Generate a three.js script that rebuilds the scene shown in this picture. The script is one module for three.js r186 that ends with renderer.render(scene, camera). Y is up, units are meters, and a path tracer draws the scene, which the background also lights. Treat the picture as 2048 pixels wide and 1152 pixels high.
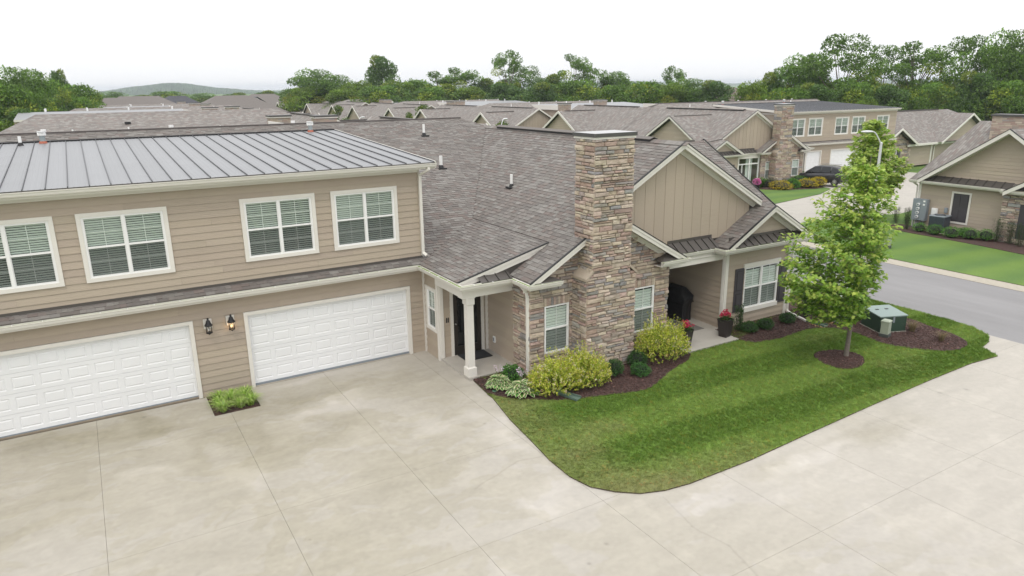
import * as THREE from 'three';
import { mergeGeometries, mergeVertices } from 'three/addons/utils/BufferGeometryUtils.js';
import { ConvexGeometry } from 'three/addons/geometries/ConvexGeometry.js';

// ---------- camera, sky, sun, exposure ----------
const scene = new THREE.Scene();
const camera = new THREE.PerspectiveCamera(44.22, 16 / 9, 0.1, 6000);
camera.position.set(-8.745, 8.308, 20.158);
camera.up.set(0.15138, 0.96141, -0.22974);
camera.lookAt(-8.745 + 0.49265, 8.308 - 0.27487, 20.158 - 0.82567);
const renderer = new THREE.WebGLRenderer({ antialias: true });
renderer.setSize(1024, 576);
renderer.toneMapping = THREE.LinearToneMapping;
renderer.toneMappingExposure = 1.04;
renderer.shadowMap.enabled = true;
const SKY_LOW = 0.985, SKY_HIGH = 1.92, SUN = 0.7;
const sun = new THREE.DirectionalLight(0xfff3e2, SUN);
sun.position.set(-22, 62, 30); sun.target.position.set(5, 0, 0);
sun.castShadow = true; sun.shadow.radius = 28; sun.shadow.mapSize.set(2048, 2048);
Object.assign(sun.shadow.camera, { left: -60, right: 70, top: 60, bottom: -60, near: 1, far: 200 });
scene.add(sun, sun.target);
scene.fog = new THREE.FogExp2(0xe4ecf5, 0.00026);

// ---------- random numbers and noise ----------
function mul(seed) { let a = seed >>> 0; return () => { a = (a + 0x6D2B79F5) | 0; let t = Math.imul(a ^ (a >>> 15), 1 | a); t = (t + Math.imul(t ^ (t >>> 7), 61 | t)) ^ t; return ((t ^ (t >>> 14)) >>> 0) / 4294967296; }; }
let rnd = mul(7);
const rr = (a, b) => a + (b - a) * rnd();
const pick = (a) => a[Math.floor(rnd() * a.length) % a.length];
const clamp = (x, a = 0, b = 1) => Math.min(b, Math.max(a, x));
const lerp = (a, b, t) => a + (b - a) * t;
const sstep = (a, b, x) => { const t = clamp((x - a) / (b - a)); return t * t * (3 - 2 * t); };
function hash(x, y, s) { let h = Math.imul(x, 374761393) + Math.imul(y, 668265263) + Math.imul(s, 2147483647 ^ 0x5bd1e995); h = Math.imul(h ^ (h >>> 13), 1274126177); return ((h ^ (h >>> 16)) >>> 0) / 4294967296; }
function vnoise(x, y, s = 1, per = 0) {
  const xi = Math.floor(x), yi = Math.floor(y), fx = x - xi, fy = y - yi, u = fx * fx * (3 - 2 * fx), v = fy * fy * (3 - 2 * fy);
  const m = (i) => per ? ((i % per) + per) % per : i;
  return lerp(lerp(hash(m(xi), m(yi), s), hash(m(xi + 1), m(yi), s), u), lerp(hash(m(xi), m(yi + 1), s), hash(m(xi + 1), m(yi + 1), s), u), v);
}
function fbm(x, y, oct = 4, s = 1, per = 0) { let a = 0.5, t = 0, n = 0; for (let i = 0; i < oct; i++) { t += a * vnoise(x, y, s + i * 17, per); n += a; a *= 0.5; x *= 2; y *= 2; if (per) per *= 2; } return t / n; }
const toS = (l) => { l = clamp(l); return l <= 0.0031308 ? l * 12.92 : 1.055 * Math.pow(l, 1 / 2.4) - 0.055; };
function tex(w, h, fn, srgb = true) {
  const d = new Uint8Array(w * h * 4);
  for (let y = 0, i = 0; y < h; y++) for (let x = 0; x < w; x++, i += 4) {
    const c = fn((x + 0.5) / w, (y + 0.5) / h, x, y);
    for (let k = 0; k < 3; k++) d[i + k] = Math.round(255 * (srgb ? toS(c[k]) : clamp(c[k])));
    d[i + 3] = 255;
  }
  const t = new THREE.DataTexture(d, w, h); t.magFilter = THREE.LinearFilter; t.minFilter = THREE.LinearFilter; t.wrapS = t.wrapT = THREE.RepeatWrapping;
  if (srgb) t.colorSpace = THREE.SRGBColorSpace; t.needsUpdate = true; return t;
}
function rep(t, sx, sy = sx) { t.repeat.set(1 / sx, 1 / sy); return t; }
const g1 = (v) => [v, v, v];

// ---------- sky: bright even overcast ----------
{
  const w = 1024, h = 512, d = new Float32Array(w * h * 4);
  for (let y = 0; y < h; y++) for (let x = 0; x < w; x++) {
    const el = ((y + 0.5) / h - 0.5) * Math.PI, s = Math.max(0, Math.sin(el)), i = (y * w + x) * 4;
    const u = (x + 0.5) / w, k = 1 / (0.25 + s);
    const cl = fbm(u * 12, el * 5 * k * 0.6 + 3, 5, 91, 12) - 0.5;
    const l = (SKY_LOW + (SKY_HIGH - SKY_LOW) * s) * (1 + 0.5 * cl * sstep(0.0, 0.25, s));
    d[i] = l * 0.995; d[i + 1] = l; d[i + 2] = l * 1.012; d[i + 3] = 1;
  }
  const t = new THREE.DataTexture(d, w, h, THREE.RGBAFormat, THREE.FloatType);
  t.mapping = THREE.EquirectangularReflectionMapping; t.magFilter = THREE.LinearFilter; t.minFilter = THREE.LinearFilter; t.needsUpdate = true;
  scene.background = t; scene.environment = t;
}

// ---------- scene helpers ----------
const used = new Map();
function numbered(n) { const k = used.get(n) ?? 0; used.set(n, k + 1); return k ? n + '_' + String(k).padStart(3, '0') : n; }
function tag(o, label, category, group, kind) { if (label) o.userData.label = label; if (category) o.userData.category = category; if (group) o.userData.group = group; if (kind) o.userData.kind = kind; return o; }
function thing(name, label, category, pos = [0, 0, 0], turn = 0, group) { const o = new THREE.Group(); o.name = numbered(name); o.position.set(...pos); o.rotation.y = turn; scene.add(o); return tag(o, label, category, group); }
function copy(o, pos, turn, label, s) { const c = o.clone(); c.name = numbered(o.name.replace(/_\d\d\d$/, '')); c.userData = { ...o.userData }; c.position.set(...pos); c.rotation.y = turn; if (s) c.scale.copy(o.scale).multiplyScalar(s); if (label) c.userData.label = label; scene.add(c); return c; }
function mesh(name, geo, mat, parent = scene) { const m = new THREE.Mesh(geo, mat); m.name = parent === scene ? numbered(name) : name; m.castShadow = m.receiveShadow = true; parent.add(m); return m; }
const vsub = (a, b) => [a[0] - b[0], a[1] - b[1], a[2] - b[2]], vadd = (a, b) => [a[0] + b[0], a[1] + b[1], a[2] + b[2]], vmul = (a, s) => [a[0] * s, a[1] * s, a[2] * s];
const vcross = (a, b) => [a[1] * b[2] - a[2] * b[1], a[2] * b[0] - a[0] * b[2], a[0] * b[1] - a[1] * b[0]], vdot = (a, b) => a[0] * b[0] + a[1] * b[1] + a[2] * b[2];
const vnorm = (a) => { const l = Math.hypot(...a) || 1; return [a[0] / l, a[1] / l, a[2] / l]; };
let XF = null, FLIP = false;                 // a building's own placement of the points it is given
const WHITE = [1, 1, 1];
class MB {
  constructor() { this.p = []; this.c = []; this.t = []; }
  tri(a, b, c, col = WHITE, uv) {
    const n = vcross(vsub(b, a), vsub(c, a)), ax = Math.abs(n[0]), ay = Math.abs(n[1]), az = Math.abs(n[2]);
    const U = uv ?? [a, b, c].map((q) => ay > ax && ay > az ? [q[0], q[2]] : ax > az ? [q[2], q[1]] : [q[0], q[1]]);
    let P = [a, b, c], T = U, C = Array.isArray(col[0]) ? col : [col, col, col];
    if (XF) P = P.map(XF);
    if (FLIP) { P = [P[0], P[2], P[1]]; T = [T[0], T[2], T[1]]; C = [C[0], C[2], C[1]]; }
    for (let i = 0; i < 3; i++) { this.p.push(...P[i]); this.t.push(...T[i]); this.c.push(...C[i]); }
    return this;
  }
  quad(a, b, c, d, col = WHITE, uv) { this.tri(a, b, c, col, uv && [uv[0], uv[1], uv[2]]); this.tri(a, c, d, col, uv && [uv[0], uv[2], uv[3]]); return this; }
  poly(pts, col = WHITE) { for (let i = 1; i < pts.length - 1; i++) this.tri(pts[0], pts[i], pts[i + 1], col); return this; }
  hexa(q, col = WHITE) { // q: four bottom/back points then four top/front points, same order
    this.quad(q[3], q[2], q[1], q[0], col); this.quad(q[4], q[5], q[6], q[7], col);
    for (let i = 0; i < 4; i++) { const j = (i + 1) % 4; this.quad(q[i], q[j], q[4 + j], q[4 + i], col); }
    return this;
  }
  box(x0, y0, z0, x1, y1, z1, col = WHITE) { return this.hexa([[x0, y0, z1], [x1, y0, z1], [x1, y0, z0], [x0, y0, z0], [x0, y1, z1], [x1, y1, z1], [x1, y1, z0], [x0, y1, z0]], col); }
  fbox(F, u0, u1, v0, v1, w0, w1, col = WHITE) { return this.hexa([F(u0, v0, w0), F(u1, v0, w0), F(u1, v1, w0), F(u0, v1, w0), F(u0, v0, w1), F(u1, v0, w1), F(u1, v1, w1), F(u0, v1, w1)], col); }
  beam(a, b, w, h, col = WHITE, up = [0, 1, 0]) { // bar from a to b, w across, h along up
    const d = vnorm(vsub(b, a)), s = vnorm(vcross(d, up)), t = vnorm(vcross(s, d)), q = [];
    for (const e of [a, b]) for (const [i, j] of [[-1, -1], [-1, 1], [1, 1], [1, -1]]) q.push(vadd(e, vadd(vmul(s, i * w / 2), vmul(t, j * h / 2))));
    return this.hexa(q, col);
  }
  tube(a, b, r0, r1 = r0, n = 8, col = WHITE, caps = true) {
    const d = vnorm(vsub(b, a)), s = vnorm(vcross(d, Math.abs(d[1]) > 0.9 ? [1, 0, 0] : [0, 1, 0])), t = vcross(s, d), A = [], B = [];
    for (let i = 0; i < n; i++) { const k = i / n * 6.2832, e = vadd(vmul(s, Math.cos(k)), vmul(t, Math.sin(k))); A.push(vadd(a, vmul(e, r0))); B.push(vadd(b, vmul(e, r1))); }
    for (let i = 0; i < n; i++) { const j = (i + 1) % n; this.quad(A[j], A[i], B[i], B[j], col); }
    if (caps) { this.poly(B.slice().reverse(), col); this.poly(A, col); }
    return this;
  }
  // a profile [[offset, y], ...] swept along a path [[x, z], ...], offset to the side (-dz, dx); mitred
  sweep(profile, path, y = 0, col = WHITE, caps = true) {
    const N = path.length, nrm = [];
    for (let i = 0; i < N - 1; i++) { const dx = path[i + 1][0] - path[i][0], dz = path[i + 1][1] - path[i][1], l = Math.hypot(dx, dz); nrm.push([-dz / l, dx / l]); }
    const off = (i, o) => {
      const a = nrm[Math.max(0, i - 1)], b = nrm[Math.min(N - 2, i)], k = 1 + a[0] * b[0] + a[1] * b[1];
      return [path[i][0] + o * (a[0] + b[0]) / k, path[i][1] + o * (a[1] + b[1]) / k];
    };
    const R = path.map((_, i) => profile.map(([o, v]) => { const q = off(i, o); return [q[0], y + v, q[1]]; }));
    for (let i = 0; i < N - 1; i++) for (let k = 0; k < profile.length; k++) { const m = (k + 1) % profile.length; this.quad(R[i][k], R[i][m], R[i + 1][m], R[i + 1][k], col); }
    if (caps) { this.poly(R[0], col); this.poly(R[N - 1].slice().reverse(), col); }
    return this;
  }
  geo() {
    const g = new THREE.BufferGeometry();
    g.setAttribute('position', new THREE.Float32BufferAttribute(this.p, 3)); g.setAttribute('uv', new THREE.Float32BufferAttribute(this.t, 2)); g.setAttribute('color', new THREE.Float32BufferAttribute(this.c, 3));
    g.computeVertexNormals(); return g;
  }
  build(name, mat, parent = scene) { return mesh(name, this.geo(), mat, parent); }
}
// a wall's frame: u along it, v up, w out of it
const frame = (o, u, w, v = [0, 1, 0]) => (a, b, c = 0) => [o[0] + u[0] * a + v[0] * b + w[0] * c, o[1] + u[1] * a + v[1] * b + w[1] * c, o[2] + u[2] * a + v[2] * b + w[2] * c];
// where a horizontal line at v crosses a polygon [[u, v], ...]: pairs [u0, u1]
function spans(poly, v) {
  const xs = [];
  for (let i = 0; i < poly.length; i++) { const a = poly[i], b = poly[(i + 1) % poly.length]; if ((a[1] <= v) !== (b[1] <= v)) xs.push(a[0] + (b[0] - a[0]) * (v - a[1]) / (b[1] - a[1])); }
  xs.sort((a, b) => a - b); const r = []; for (let i = 0; i + 1 < xs.length; i += 2) r.push([xs[i], xs[i + 1]]); return r;
}
function minus(list, [h0, h1]) { const r = []; for (const [a, b] of list) { if (h1 <= a || h0 >= b) r.push([a, b]); else { if (h0 > a) r.push([a, h0]); if (h1 < b) r.push([h1, b]); } } return r; }

// ---------- materials ----------
const std = (o) => new THREE.MeshStandardMaterial({ vertexColors: true, roughness: 0.8, ...o, color: o.c ? new THREE.Color().setRGB(...o.c) : 0xffffff, c: undefined });
function mkMat(o) { const { c, phys, ...q } = o; const M = new (phys ? THREE.MeshPhysicalMaterial : THREE.MeshStandardMaterial)({ vertexColors: true, roughness: 0.8, ...q }); if (c) M.color.setRGB(...c); return M; }
const grainT = rep(tex(256, 256, (u, v) => g1(0.86 + 0.28 * fbm(u * 8, v * 8, 5, 3, 8))), 1.1);
const bumpT = rep(tex(256, 256, (u, v) => g1(fbm(u * 16, v * 16, 4, 5, 16)), false), 0.8);
const woodT = rep(tex(512, 512, (u, v) => { const k = (0.95 + 0.1 * fbm(u * 16, v * 128, 2, 8, 16)) * (0.93 + 0.14 * fbm(u * 3, v * 5, 4, 21, 3)); return [k, k, k * 0.995]; }, true), 3.9, 2.9);
const woodB = rep(tex(256, 256, (u, v) => g1(fbm(u * 4, v * 64, 3, 8, 4)), false), 1.3, 0.7);
const dirtT = rep(tex(512, 512, (u, v) => { const f = fbm(u * 4, v * 6, 5, 44, 4); return [0.94 + 0.1 * f, 0.94 + 0.1 * f, 0.935 + 0.11 * f]; }), 6, 5);
const granT = rep(tex(256, 256, (u, v, x, y) => g1(0.62 + 0.55 * hash(x, y, 9) * 0.55 + 0.35 * fbm(u * 16, v * 16, 3, 6, 16))), 0.55);
const stoneT = rep(tex(512, 512, (u, v, x, y) => { const f = fbm(u * 10, v * 22, 5, 31, 10); return [0.55 + 0.85 * f, 0.53 + 0.87 * f, 0.5 + 0.9 * f]; }), 1.2, 1.0);
const stoneB = rep(tex(256, 256, (u, v) => g1(fbm(u * 14, v * 24, 5, 37, 14)), false), 0.6, 0.5);
const M = {
  siding: mkMat({ c: [0.4, 0.336, 0.268], map: woodT, bumpMap: woodB, bumpScale: 0.002, roughness: 0.72 }),
  trim: mkMat({ c: [0.7, 0.675, 0.625], map: dirtT, roughness: 0.6 }),
  vinyl: mkMat({ c: [0.8, 0.8, 0.795], roughness: 0.4 }),
  doorWhite: mkMat({ c: [0.77, 0.78, 0.79], map: dirtT, roughness: 0.45 }),
  shingle: mkMat({ map: granT, bumpMap: bumpT, bumpScale: 0.004, roughness: 0.95 }),
  stone: mkMat({ map: stoneT, bumpMap: stoneB, bumpScale: 0.012, roughness: 0.9 }),
  mortar: mkMat({ c: [0.24, 0.205, 0.17], map: grainT, roughness: 0.95 }),
  metal: mkMat({ c: [0.27, 0.275, 0.285], map: dirtT, metalness: 0.35, roughness: 0.42 }),
  pent: mkMat({ c: [0.095, 0.085, 0.078], metalness: 0.3, roughness: 0.5 }),
  black: mkMat({ c: [0.012, 0.012, 0.013], roughness: 0.55 }),
  bronze: mkMat({ c: [0.035, 0.03, 0.026], roughness: 0.45, metalness: 0.2 }),
  gutterIn: mkMat({ c: [0.2, 0.27, 0.09], roughness: 0.9, map: grainT }),
  shutter: mkMat({ c: [0.055, 0.05, 0.056], roughness: 0.55 }),
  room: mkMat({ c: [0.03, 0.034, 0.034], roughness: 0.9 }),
  blind: mkMat({ c: [0.84, 0.88, 0.855], roughness: 0.6 }),
  slat: mkMat({ c: [0.68, 0.72, 0.7], roughness: 0.6 }),
  pvc: mkMat({ c: [0.82, 0.82, 0.81], roughness: 0.4 }),
  pvcGrey: mkMat({ c: [0.36, 0.4, 0.41], metalness: 0.5, roughness: 0.5 }),
  rust: mkMat({ c: [0.4, 0.12, 0.07], roughness: 0.7 }),
  cap: mkMat({ c: [0.5, 0.5, 0.5], metalness: 0.6, roughness: 0.35 }),
  capDark: mkMat({ c: [0.09, 0.088, 0.085], roughness: 0.45, metalness: 0.3 }),
  ledge: mkMat({ c: [0.4, 0.34, 0.27], map: grainT, bumpMap: bumpT, bumpScale: 0.006 }),
  mulch: null,
  steelGrey: mkMat({ c: [0.25, 0.285, 0.315], roughness: 0.5, metalness: 0.2 }),
  glass: new THREE.MeshPhysicalMaterial({ color: 0xf3f8f5, transmission: 1, thickness: 0, roughness: 0.02, ior: 1.5 }),
  darkGlass: mkMat({ c: [0.012, 0.014, 0.016], roughness: 0.06, phys: true, specularIntensity: 1 }),
  screen: new THREE.MeshStandardMaterial({ color: 0x1c2022, transparent: true, opacity: 0.36, roughness: 0.9 }),
};
// ---------- building kit ----------
const FX = (o) => frame(o, [1, 0, 0], [0, 0, 1]);        // wall facing +z
const FL = (o) => frame(o, [0, 0, 1], [-1, 0, 0]);       // wall facing -x
const FR = (o) => frame(o, [0, 0, -1], [1, 0, 0]);       // wall facing +x
// backing of a wall: a sheet with holes, 14 cm reveals round each hole
function backing(F, poly, holes, w, depth = 0.14, col = WHITE) {
  const m = new MB(), sh = new THREE.Shape(poly.map(([u, v]) => new THREE.Vector2(u, v)));
  for (const [a, b, c, d] of holes) { sh.holes.push(new THREE.Path([[a, c], [a, d], [b, d], [b, c]].map(([u, v]) => new THREE.Vector2(u, v)))); }
  const g = new THREE.ShapeGeometry(sh), p = g.attributes.position, ix = g.index.array, at = (i, ww) => F(p.getX(i), p.getY(i), ww);
  for (let i = 0; i < ix.length; i += 3) m.tri(at(ix[i], w), at(ix[i + 1], w), at(ix[i + 2], w), col);
  for (const [a, b, c, d] of holes) {
    m.quad(F(a, c, w - depth), F(b, c, w - depth), F(b, c, w), F(a, c, w), col); m.quad(F(a, d, w), F(b, d, w), F(b, d, w - depth), F(a, d, w - depth), col);
    m.quad(F(a, c, w), F(a, d, w), F(a, d, w - depth), F(a, c, w - depth), col); m.quad(F(b, c, w - depth), F(b, d, w - depth), F(b, d, w), F(b, c, w), col);
  }
  return m;
}
const BOARD = 0.19;
function siding(parent, F, poly, holes, indiv, name = 'wall') {
  const vs = poly.map((q) => q[1]), v0 = Math.min(...vs), v1 = Math.max(...vs);
  const wall = backing(F, poly, holes, -0.012).build(name, M.siding, parent), all = new MB();
  for (let v = v0, row = 0; v < v1 - 0.02; v += BOARD, row++) {
    const t = Math.min(v + BOARD, v1), lo = spans(poly, v + 0.004), hi = spans(poly, t - 0.004);
    if (!lo.length) continue;
    lo.forEach(([l0, l1], k) => {
      const [h0, h1] = hi[k] ?? [(l0 + l1) / 2, (l0 + l1) / 2];
      let segs = [[l0, l1]];
      for (const [a, b, c, d] of holes) if (d > v + 0.03 && c < t - 0.03) segs = minus(segs, [a, b]);
      for (const [s0, s1] of segs) {
        const cuts = [s0]; let x = s0 + (row % 3 === 0 ? 1.2 : row % 3 === 1 ? 2.4 : 3.6) + rr(-0.3, 0.3);
        while (x < s1 - 0.5) { cuts.push(x); x += 3.66; } cuts.push(s1);
        for (let i = 0; i + 1 < cuts.length; i++) {
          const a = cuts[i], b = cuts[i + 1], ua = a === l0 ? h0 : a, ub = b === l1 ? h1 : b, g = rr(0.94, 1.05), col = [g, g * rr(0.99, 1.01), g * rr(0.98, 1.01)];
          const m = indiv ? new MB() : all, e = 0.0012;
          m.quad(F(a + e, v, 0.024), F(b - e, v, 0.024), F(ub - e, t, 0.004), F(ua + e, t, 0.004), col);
          m.quad(F(a + e, v, -0.01), F(b - e, v, -0.01), F(b - e, v, 0.024), F(a + e, v, 0.024), col.map((c) => c * 0.5));  // underside darkened in colour to stand for the shadow line below each board
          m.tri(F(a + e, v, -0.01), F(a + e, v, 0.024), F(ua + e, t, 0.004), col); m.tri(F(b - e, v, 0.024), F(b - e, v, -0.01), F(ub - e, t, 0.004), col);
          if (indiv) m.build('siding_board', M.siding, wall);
        }
      }
    });
  }
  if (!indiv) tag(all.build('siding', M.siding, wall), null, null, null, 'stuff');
  return wall;
}
// vertical boards with narrow battens in a gable
function battens(parent, F, poly, indiv, step = 0.415, u00 = 0) {
  const us = poly.map((q) => q[0]), u0 = Math.min(...us), u1 = Math.max(...us), T = poly.map(([u, v]) => [v, u]);
  const wall = backing(F, poly, [], -0.008, 0.1, [0.55, 0.52, 0.5]).build('wall', M.siding, parent), all = new MB();
  for (let u = u0 - ((u0 - u00) % step); u < u1; u += step) {
    const a = Math.max(u + 0.006, u0 + 0.004), b = Math.min(u + step - 0.006, u1 - 0.004); if (b - a < 0.03) continue;
    const A = spans(T, a)[0], B = spans(T, b)[0]; if (!A || !B) continue;
    const g = rr(0.96, 1.05), col = [g, g, g * 0.99], m = indiv ? new MB() : all;
    const pts = [[a, A[0]], [b, B[0]], [b, B[1]]], mid = poly.find(([x, y]) => x > a && x < b && y > Math.max(A[1], B[1])); if (mid) pts.push(mid); pts.push([a, A[1]]);
    m.poly(pts.map(([x, y]) => F(x, y, 0.008)), col);
    for (let i = 0; i < pts.length; i++) { const p = pts[i], q = pts[(i + 1) % pts.length]; m.quad(F(p[0], p[1], 0.008), F(p[0], p[1], -0.008), F(q[0], q[1], -0.008), F(q[0], q[1], 0.008), col); }
    m.fbox(F, b - 0.012, b + 0.006, B[0], Math.min(A[1], B[1]) - 0.005, -0.006, 0.016, [g * 0.93, g * 0.93, g * 0.92]);
    if (indiv) m.build('batten_board', M.siding, wall);
  }
  if (!indiv) tag(all.build('siding', M.siding, wall), null, null, null, 'stuff');
}
// ledge stone: gathers stones (each its own little bevelled block) in out
const STONES = [[0.494, 0.419, 0.336], [0.443, 0.373, 0.299], [0.536, 0.466, 0.382], [0.402, 0.332, 0.271], [0.378, 0.277, 0.234], [0.429, 0.324, 0.28], [0.368, 0.272, 0.233], [0.347, 0.32, 0.298], [0.298, 0.289, 0.284], [0.464, 0.394, 0.315], [0.504, 0.43, 0.351], [0.433, 0.363, 0.293], [0.333, 0.285, 0.25], [0.481, 0.385, 0.319]];
function stones(F, poly, holes, out, o = {}) {
  const vs = poly.map((q) => q[1]), top = Math.max(...vs), big = o.big ?? 1, [xl, xr] = o.ext ?? [0, 0];
  let v = Math.min(...vs);
  const one = (a, b, c, d) => {
    if (b - a < 0.03) return;
    const g = 0.006, dp = rr(0.02, 0.078), base = pick(STONES), k = rr(0.88, 1.16), col = [base[0] * k, base[1] * k * rr(0.97, 1.03), base[2] * k * rr(0.94, 1.05)];
    const q = [[a + g, c + g * 0.7], [b - g, c + g * 0.7], [b - g, d - g * 0.7], [a + g, d - g * 0.7]].map(([x, y]) => [x + rr(-0.004, 0.004), y + rr(-0.004, 0.004)]);
    const bv = Math.min(0.014, (d - c) * 0.2), f = q.map(([x, y], i) => [x + (i === 0 || i === 3 ? 1 : -1) * bv * rr(0.4, 1.3), y + (i < 2 ? 1 : -1) * bv * rr(0.3, 1.1), dp + rr(-0.012, 0.008)]);
    const mx = [(f[0][0] + f[2][0]) / 2 + rr(-0.3, 0.3) * (b - a), (c + d) / 2 + rr(-0.2, 0.2) * (d - c), dp + rr(0.002, 0.014)], m = new MB();
    const Q = q.map(([x, y]) => F(x, y, -0.004)), P = f.map(([x, y, w]) => F(x, y, w)), C = F(...mx), sh = (s) => col.map((x) => x * s);
    for (let i = 0; i < 4; i++) { const j = (i + 1) % 4; m.tri(P[i], P[j], C, sh(rr(0.96, 1.04))); m.quad(Q[i], Q[j], P[j], P[i], sh(0.95)); }
    out.push({ m, area: (b - a) * (d - c), at: F((a + b) / 2, (c + d) / 2, 0) });
  };
  let row = 0;
  while (v < top - 0.02) {
    let h = Math.min(pick([0.07, 0.085, 0.1, 0.11, 0.125, 0.15]) * big, top - v); if (top - v - h < 0.04) h = top - v;
    let segs = spans(poly, v + h / 2);
    for (const [a, b, c, d] of holes) if (d > v + 0.02 && c < v + h - 0.02) segs = minus(segs, [a, b]);
    for (let [s0, s1] of segs) {
      if (Math.abs(s0 - poly[0][0]) < 0.01) s0 -= row % 2 ? xl : xl * 0.6; if (Math.abs(s1 - poly[1][0]) < 0.01) s1 += row % 2 ? xr * 0.6 : xr;
      let x = s0;
      while (x < s1 - 0.005) {
        let L = rr(1.2, 4.0) * h * rr(0.8, 1.25) + 0.06; if (s1 - x - L < 0.09) L = s1 - x;
        if (h > 0.12 && rnd() < 0.3) { const k = rr(0.4, 0.6); one(x, x + L, v, v + h * k); one(x, x + L * 1, v + h * k, v + h); } else one(x, x + L, v, v + h);
        x += L;
      }
    }
    v += h; row++;
  }
}
// shingle tabs on a roof plane. P(s, t): point s along the eave, t up the slope, n: unit normal; poly in (s, t)
const TABS = [[0.177, 0.162, 0.148], [0.197, 0.185, 0.17], [0.212, 0.2, 0.186], [0.164, 0.146, 0.134], [0.182, 0.158, 0.144], [0.175, 0.145, 0.132], [0.227, 0.214, 0.199], [0.156, 0.142, 0.132], [0.193, 0.175, 0.162], [0.167, 0.153, 0.143]];
const EXPO = 0.146;
function shingles(P, n, poly, out) {
  const ts = poly.map((q) => q[1]), top = Math.max(...ts), W = (s, t, w) => vadd(P(s, t), vmul(n, w));
  for (let t = Math.min(...ts), row = 0; t < top - 0.01; t += EXPO, row++) {
    const t1 = Math.min(t + EXPO, top), tm = (t + t1) / 2;
    for (const [s0, s1] of spans(poly, tm)) {
      let s = s0 - rr(0, 0.2), thick = rnd() < 0.5, tone = pick(TABS);
      while (s < s1) {
        const L = rr(0.1, 0.3), a = Math.max(s, s0), b = Math.min(s + L, s1); thick = !thick;
        if (rnd() < 0.75) tone = pick(TABS);
        if (b - a > 0.02) {
          const w = thick ? 0.019 : 0.01, k = rr(0.93, 1.07) * (thick ? 1.02 : 0.96), col = tone.map((x) => x * k * 1.05), e = 0.0025, m = new MB();
          m.quad(W(a + e, t, w), W(b - e, t, w), W(b - e, t1 + 0.01, 0.004), W(a + e, t1 + 0.01, 0.004), col);
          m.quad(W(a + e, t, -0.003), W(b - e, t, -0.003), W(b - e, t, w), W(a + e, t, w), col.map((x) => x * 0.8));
          m.tri(W(a + e, t, -0.003), W(a + e, t, w), W(a + e, t1, 0.004), col); m.tri(W(b - e, t, w), W(b - e, t, -0.003), W(b - e, t1, 0.004), col);
          out.push({ m, area: (b - a) * (t1 - t), at: P((a + b) / 2, tm) });
        }
        s += L;
      }
    }
  }
}
// the pieces that show largest become parts of their own, the rest one part
function pieces(list, name, restName, mat, parent, most, eye) {
  for (const q of list) { const d = vsub(q.at, eye); q.k = q.area / vdot(d, d); }
  list.sort((a, b) => b.k - a.k);
  const holder = parent;
  for (const q of list.slice(0, most)) q.m.build(name, mat, holder);
  const all = new MB();
  for (const q of list.slice(most)) { for (const x of q.m.p) all.p.push(x); for (const x of q.m.c) all.c.push(x); for (const x of q.m.t) all.t.push(x); }
  if (all.p.length) tag(all.build(restName, mat, holder), null, null, null, 'stuff');
}
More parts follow.
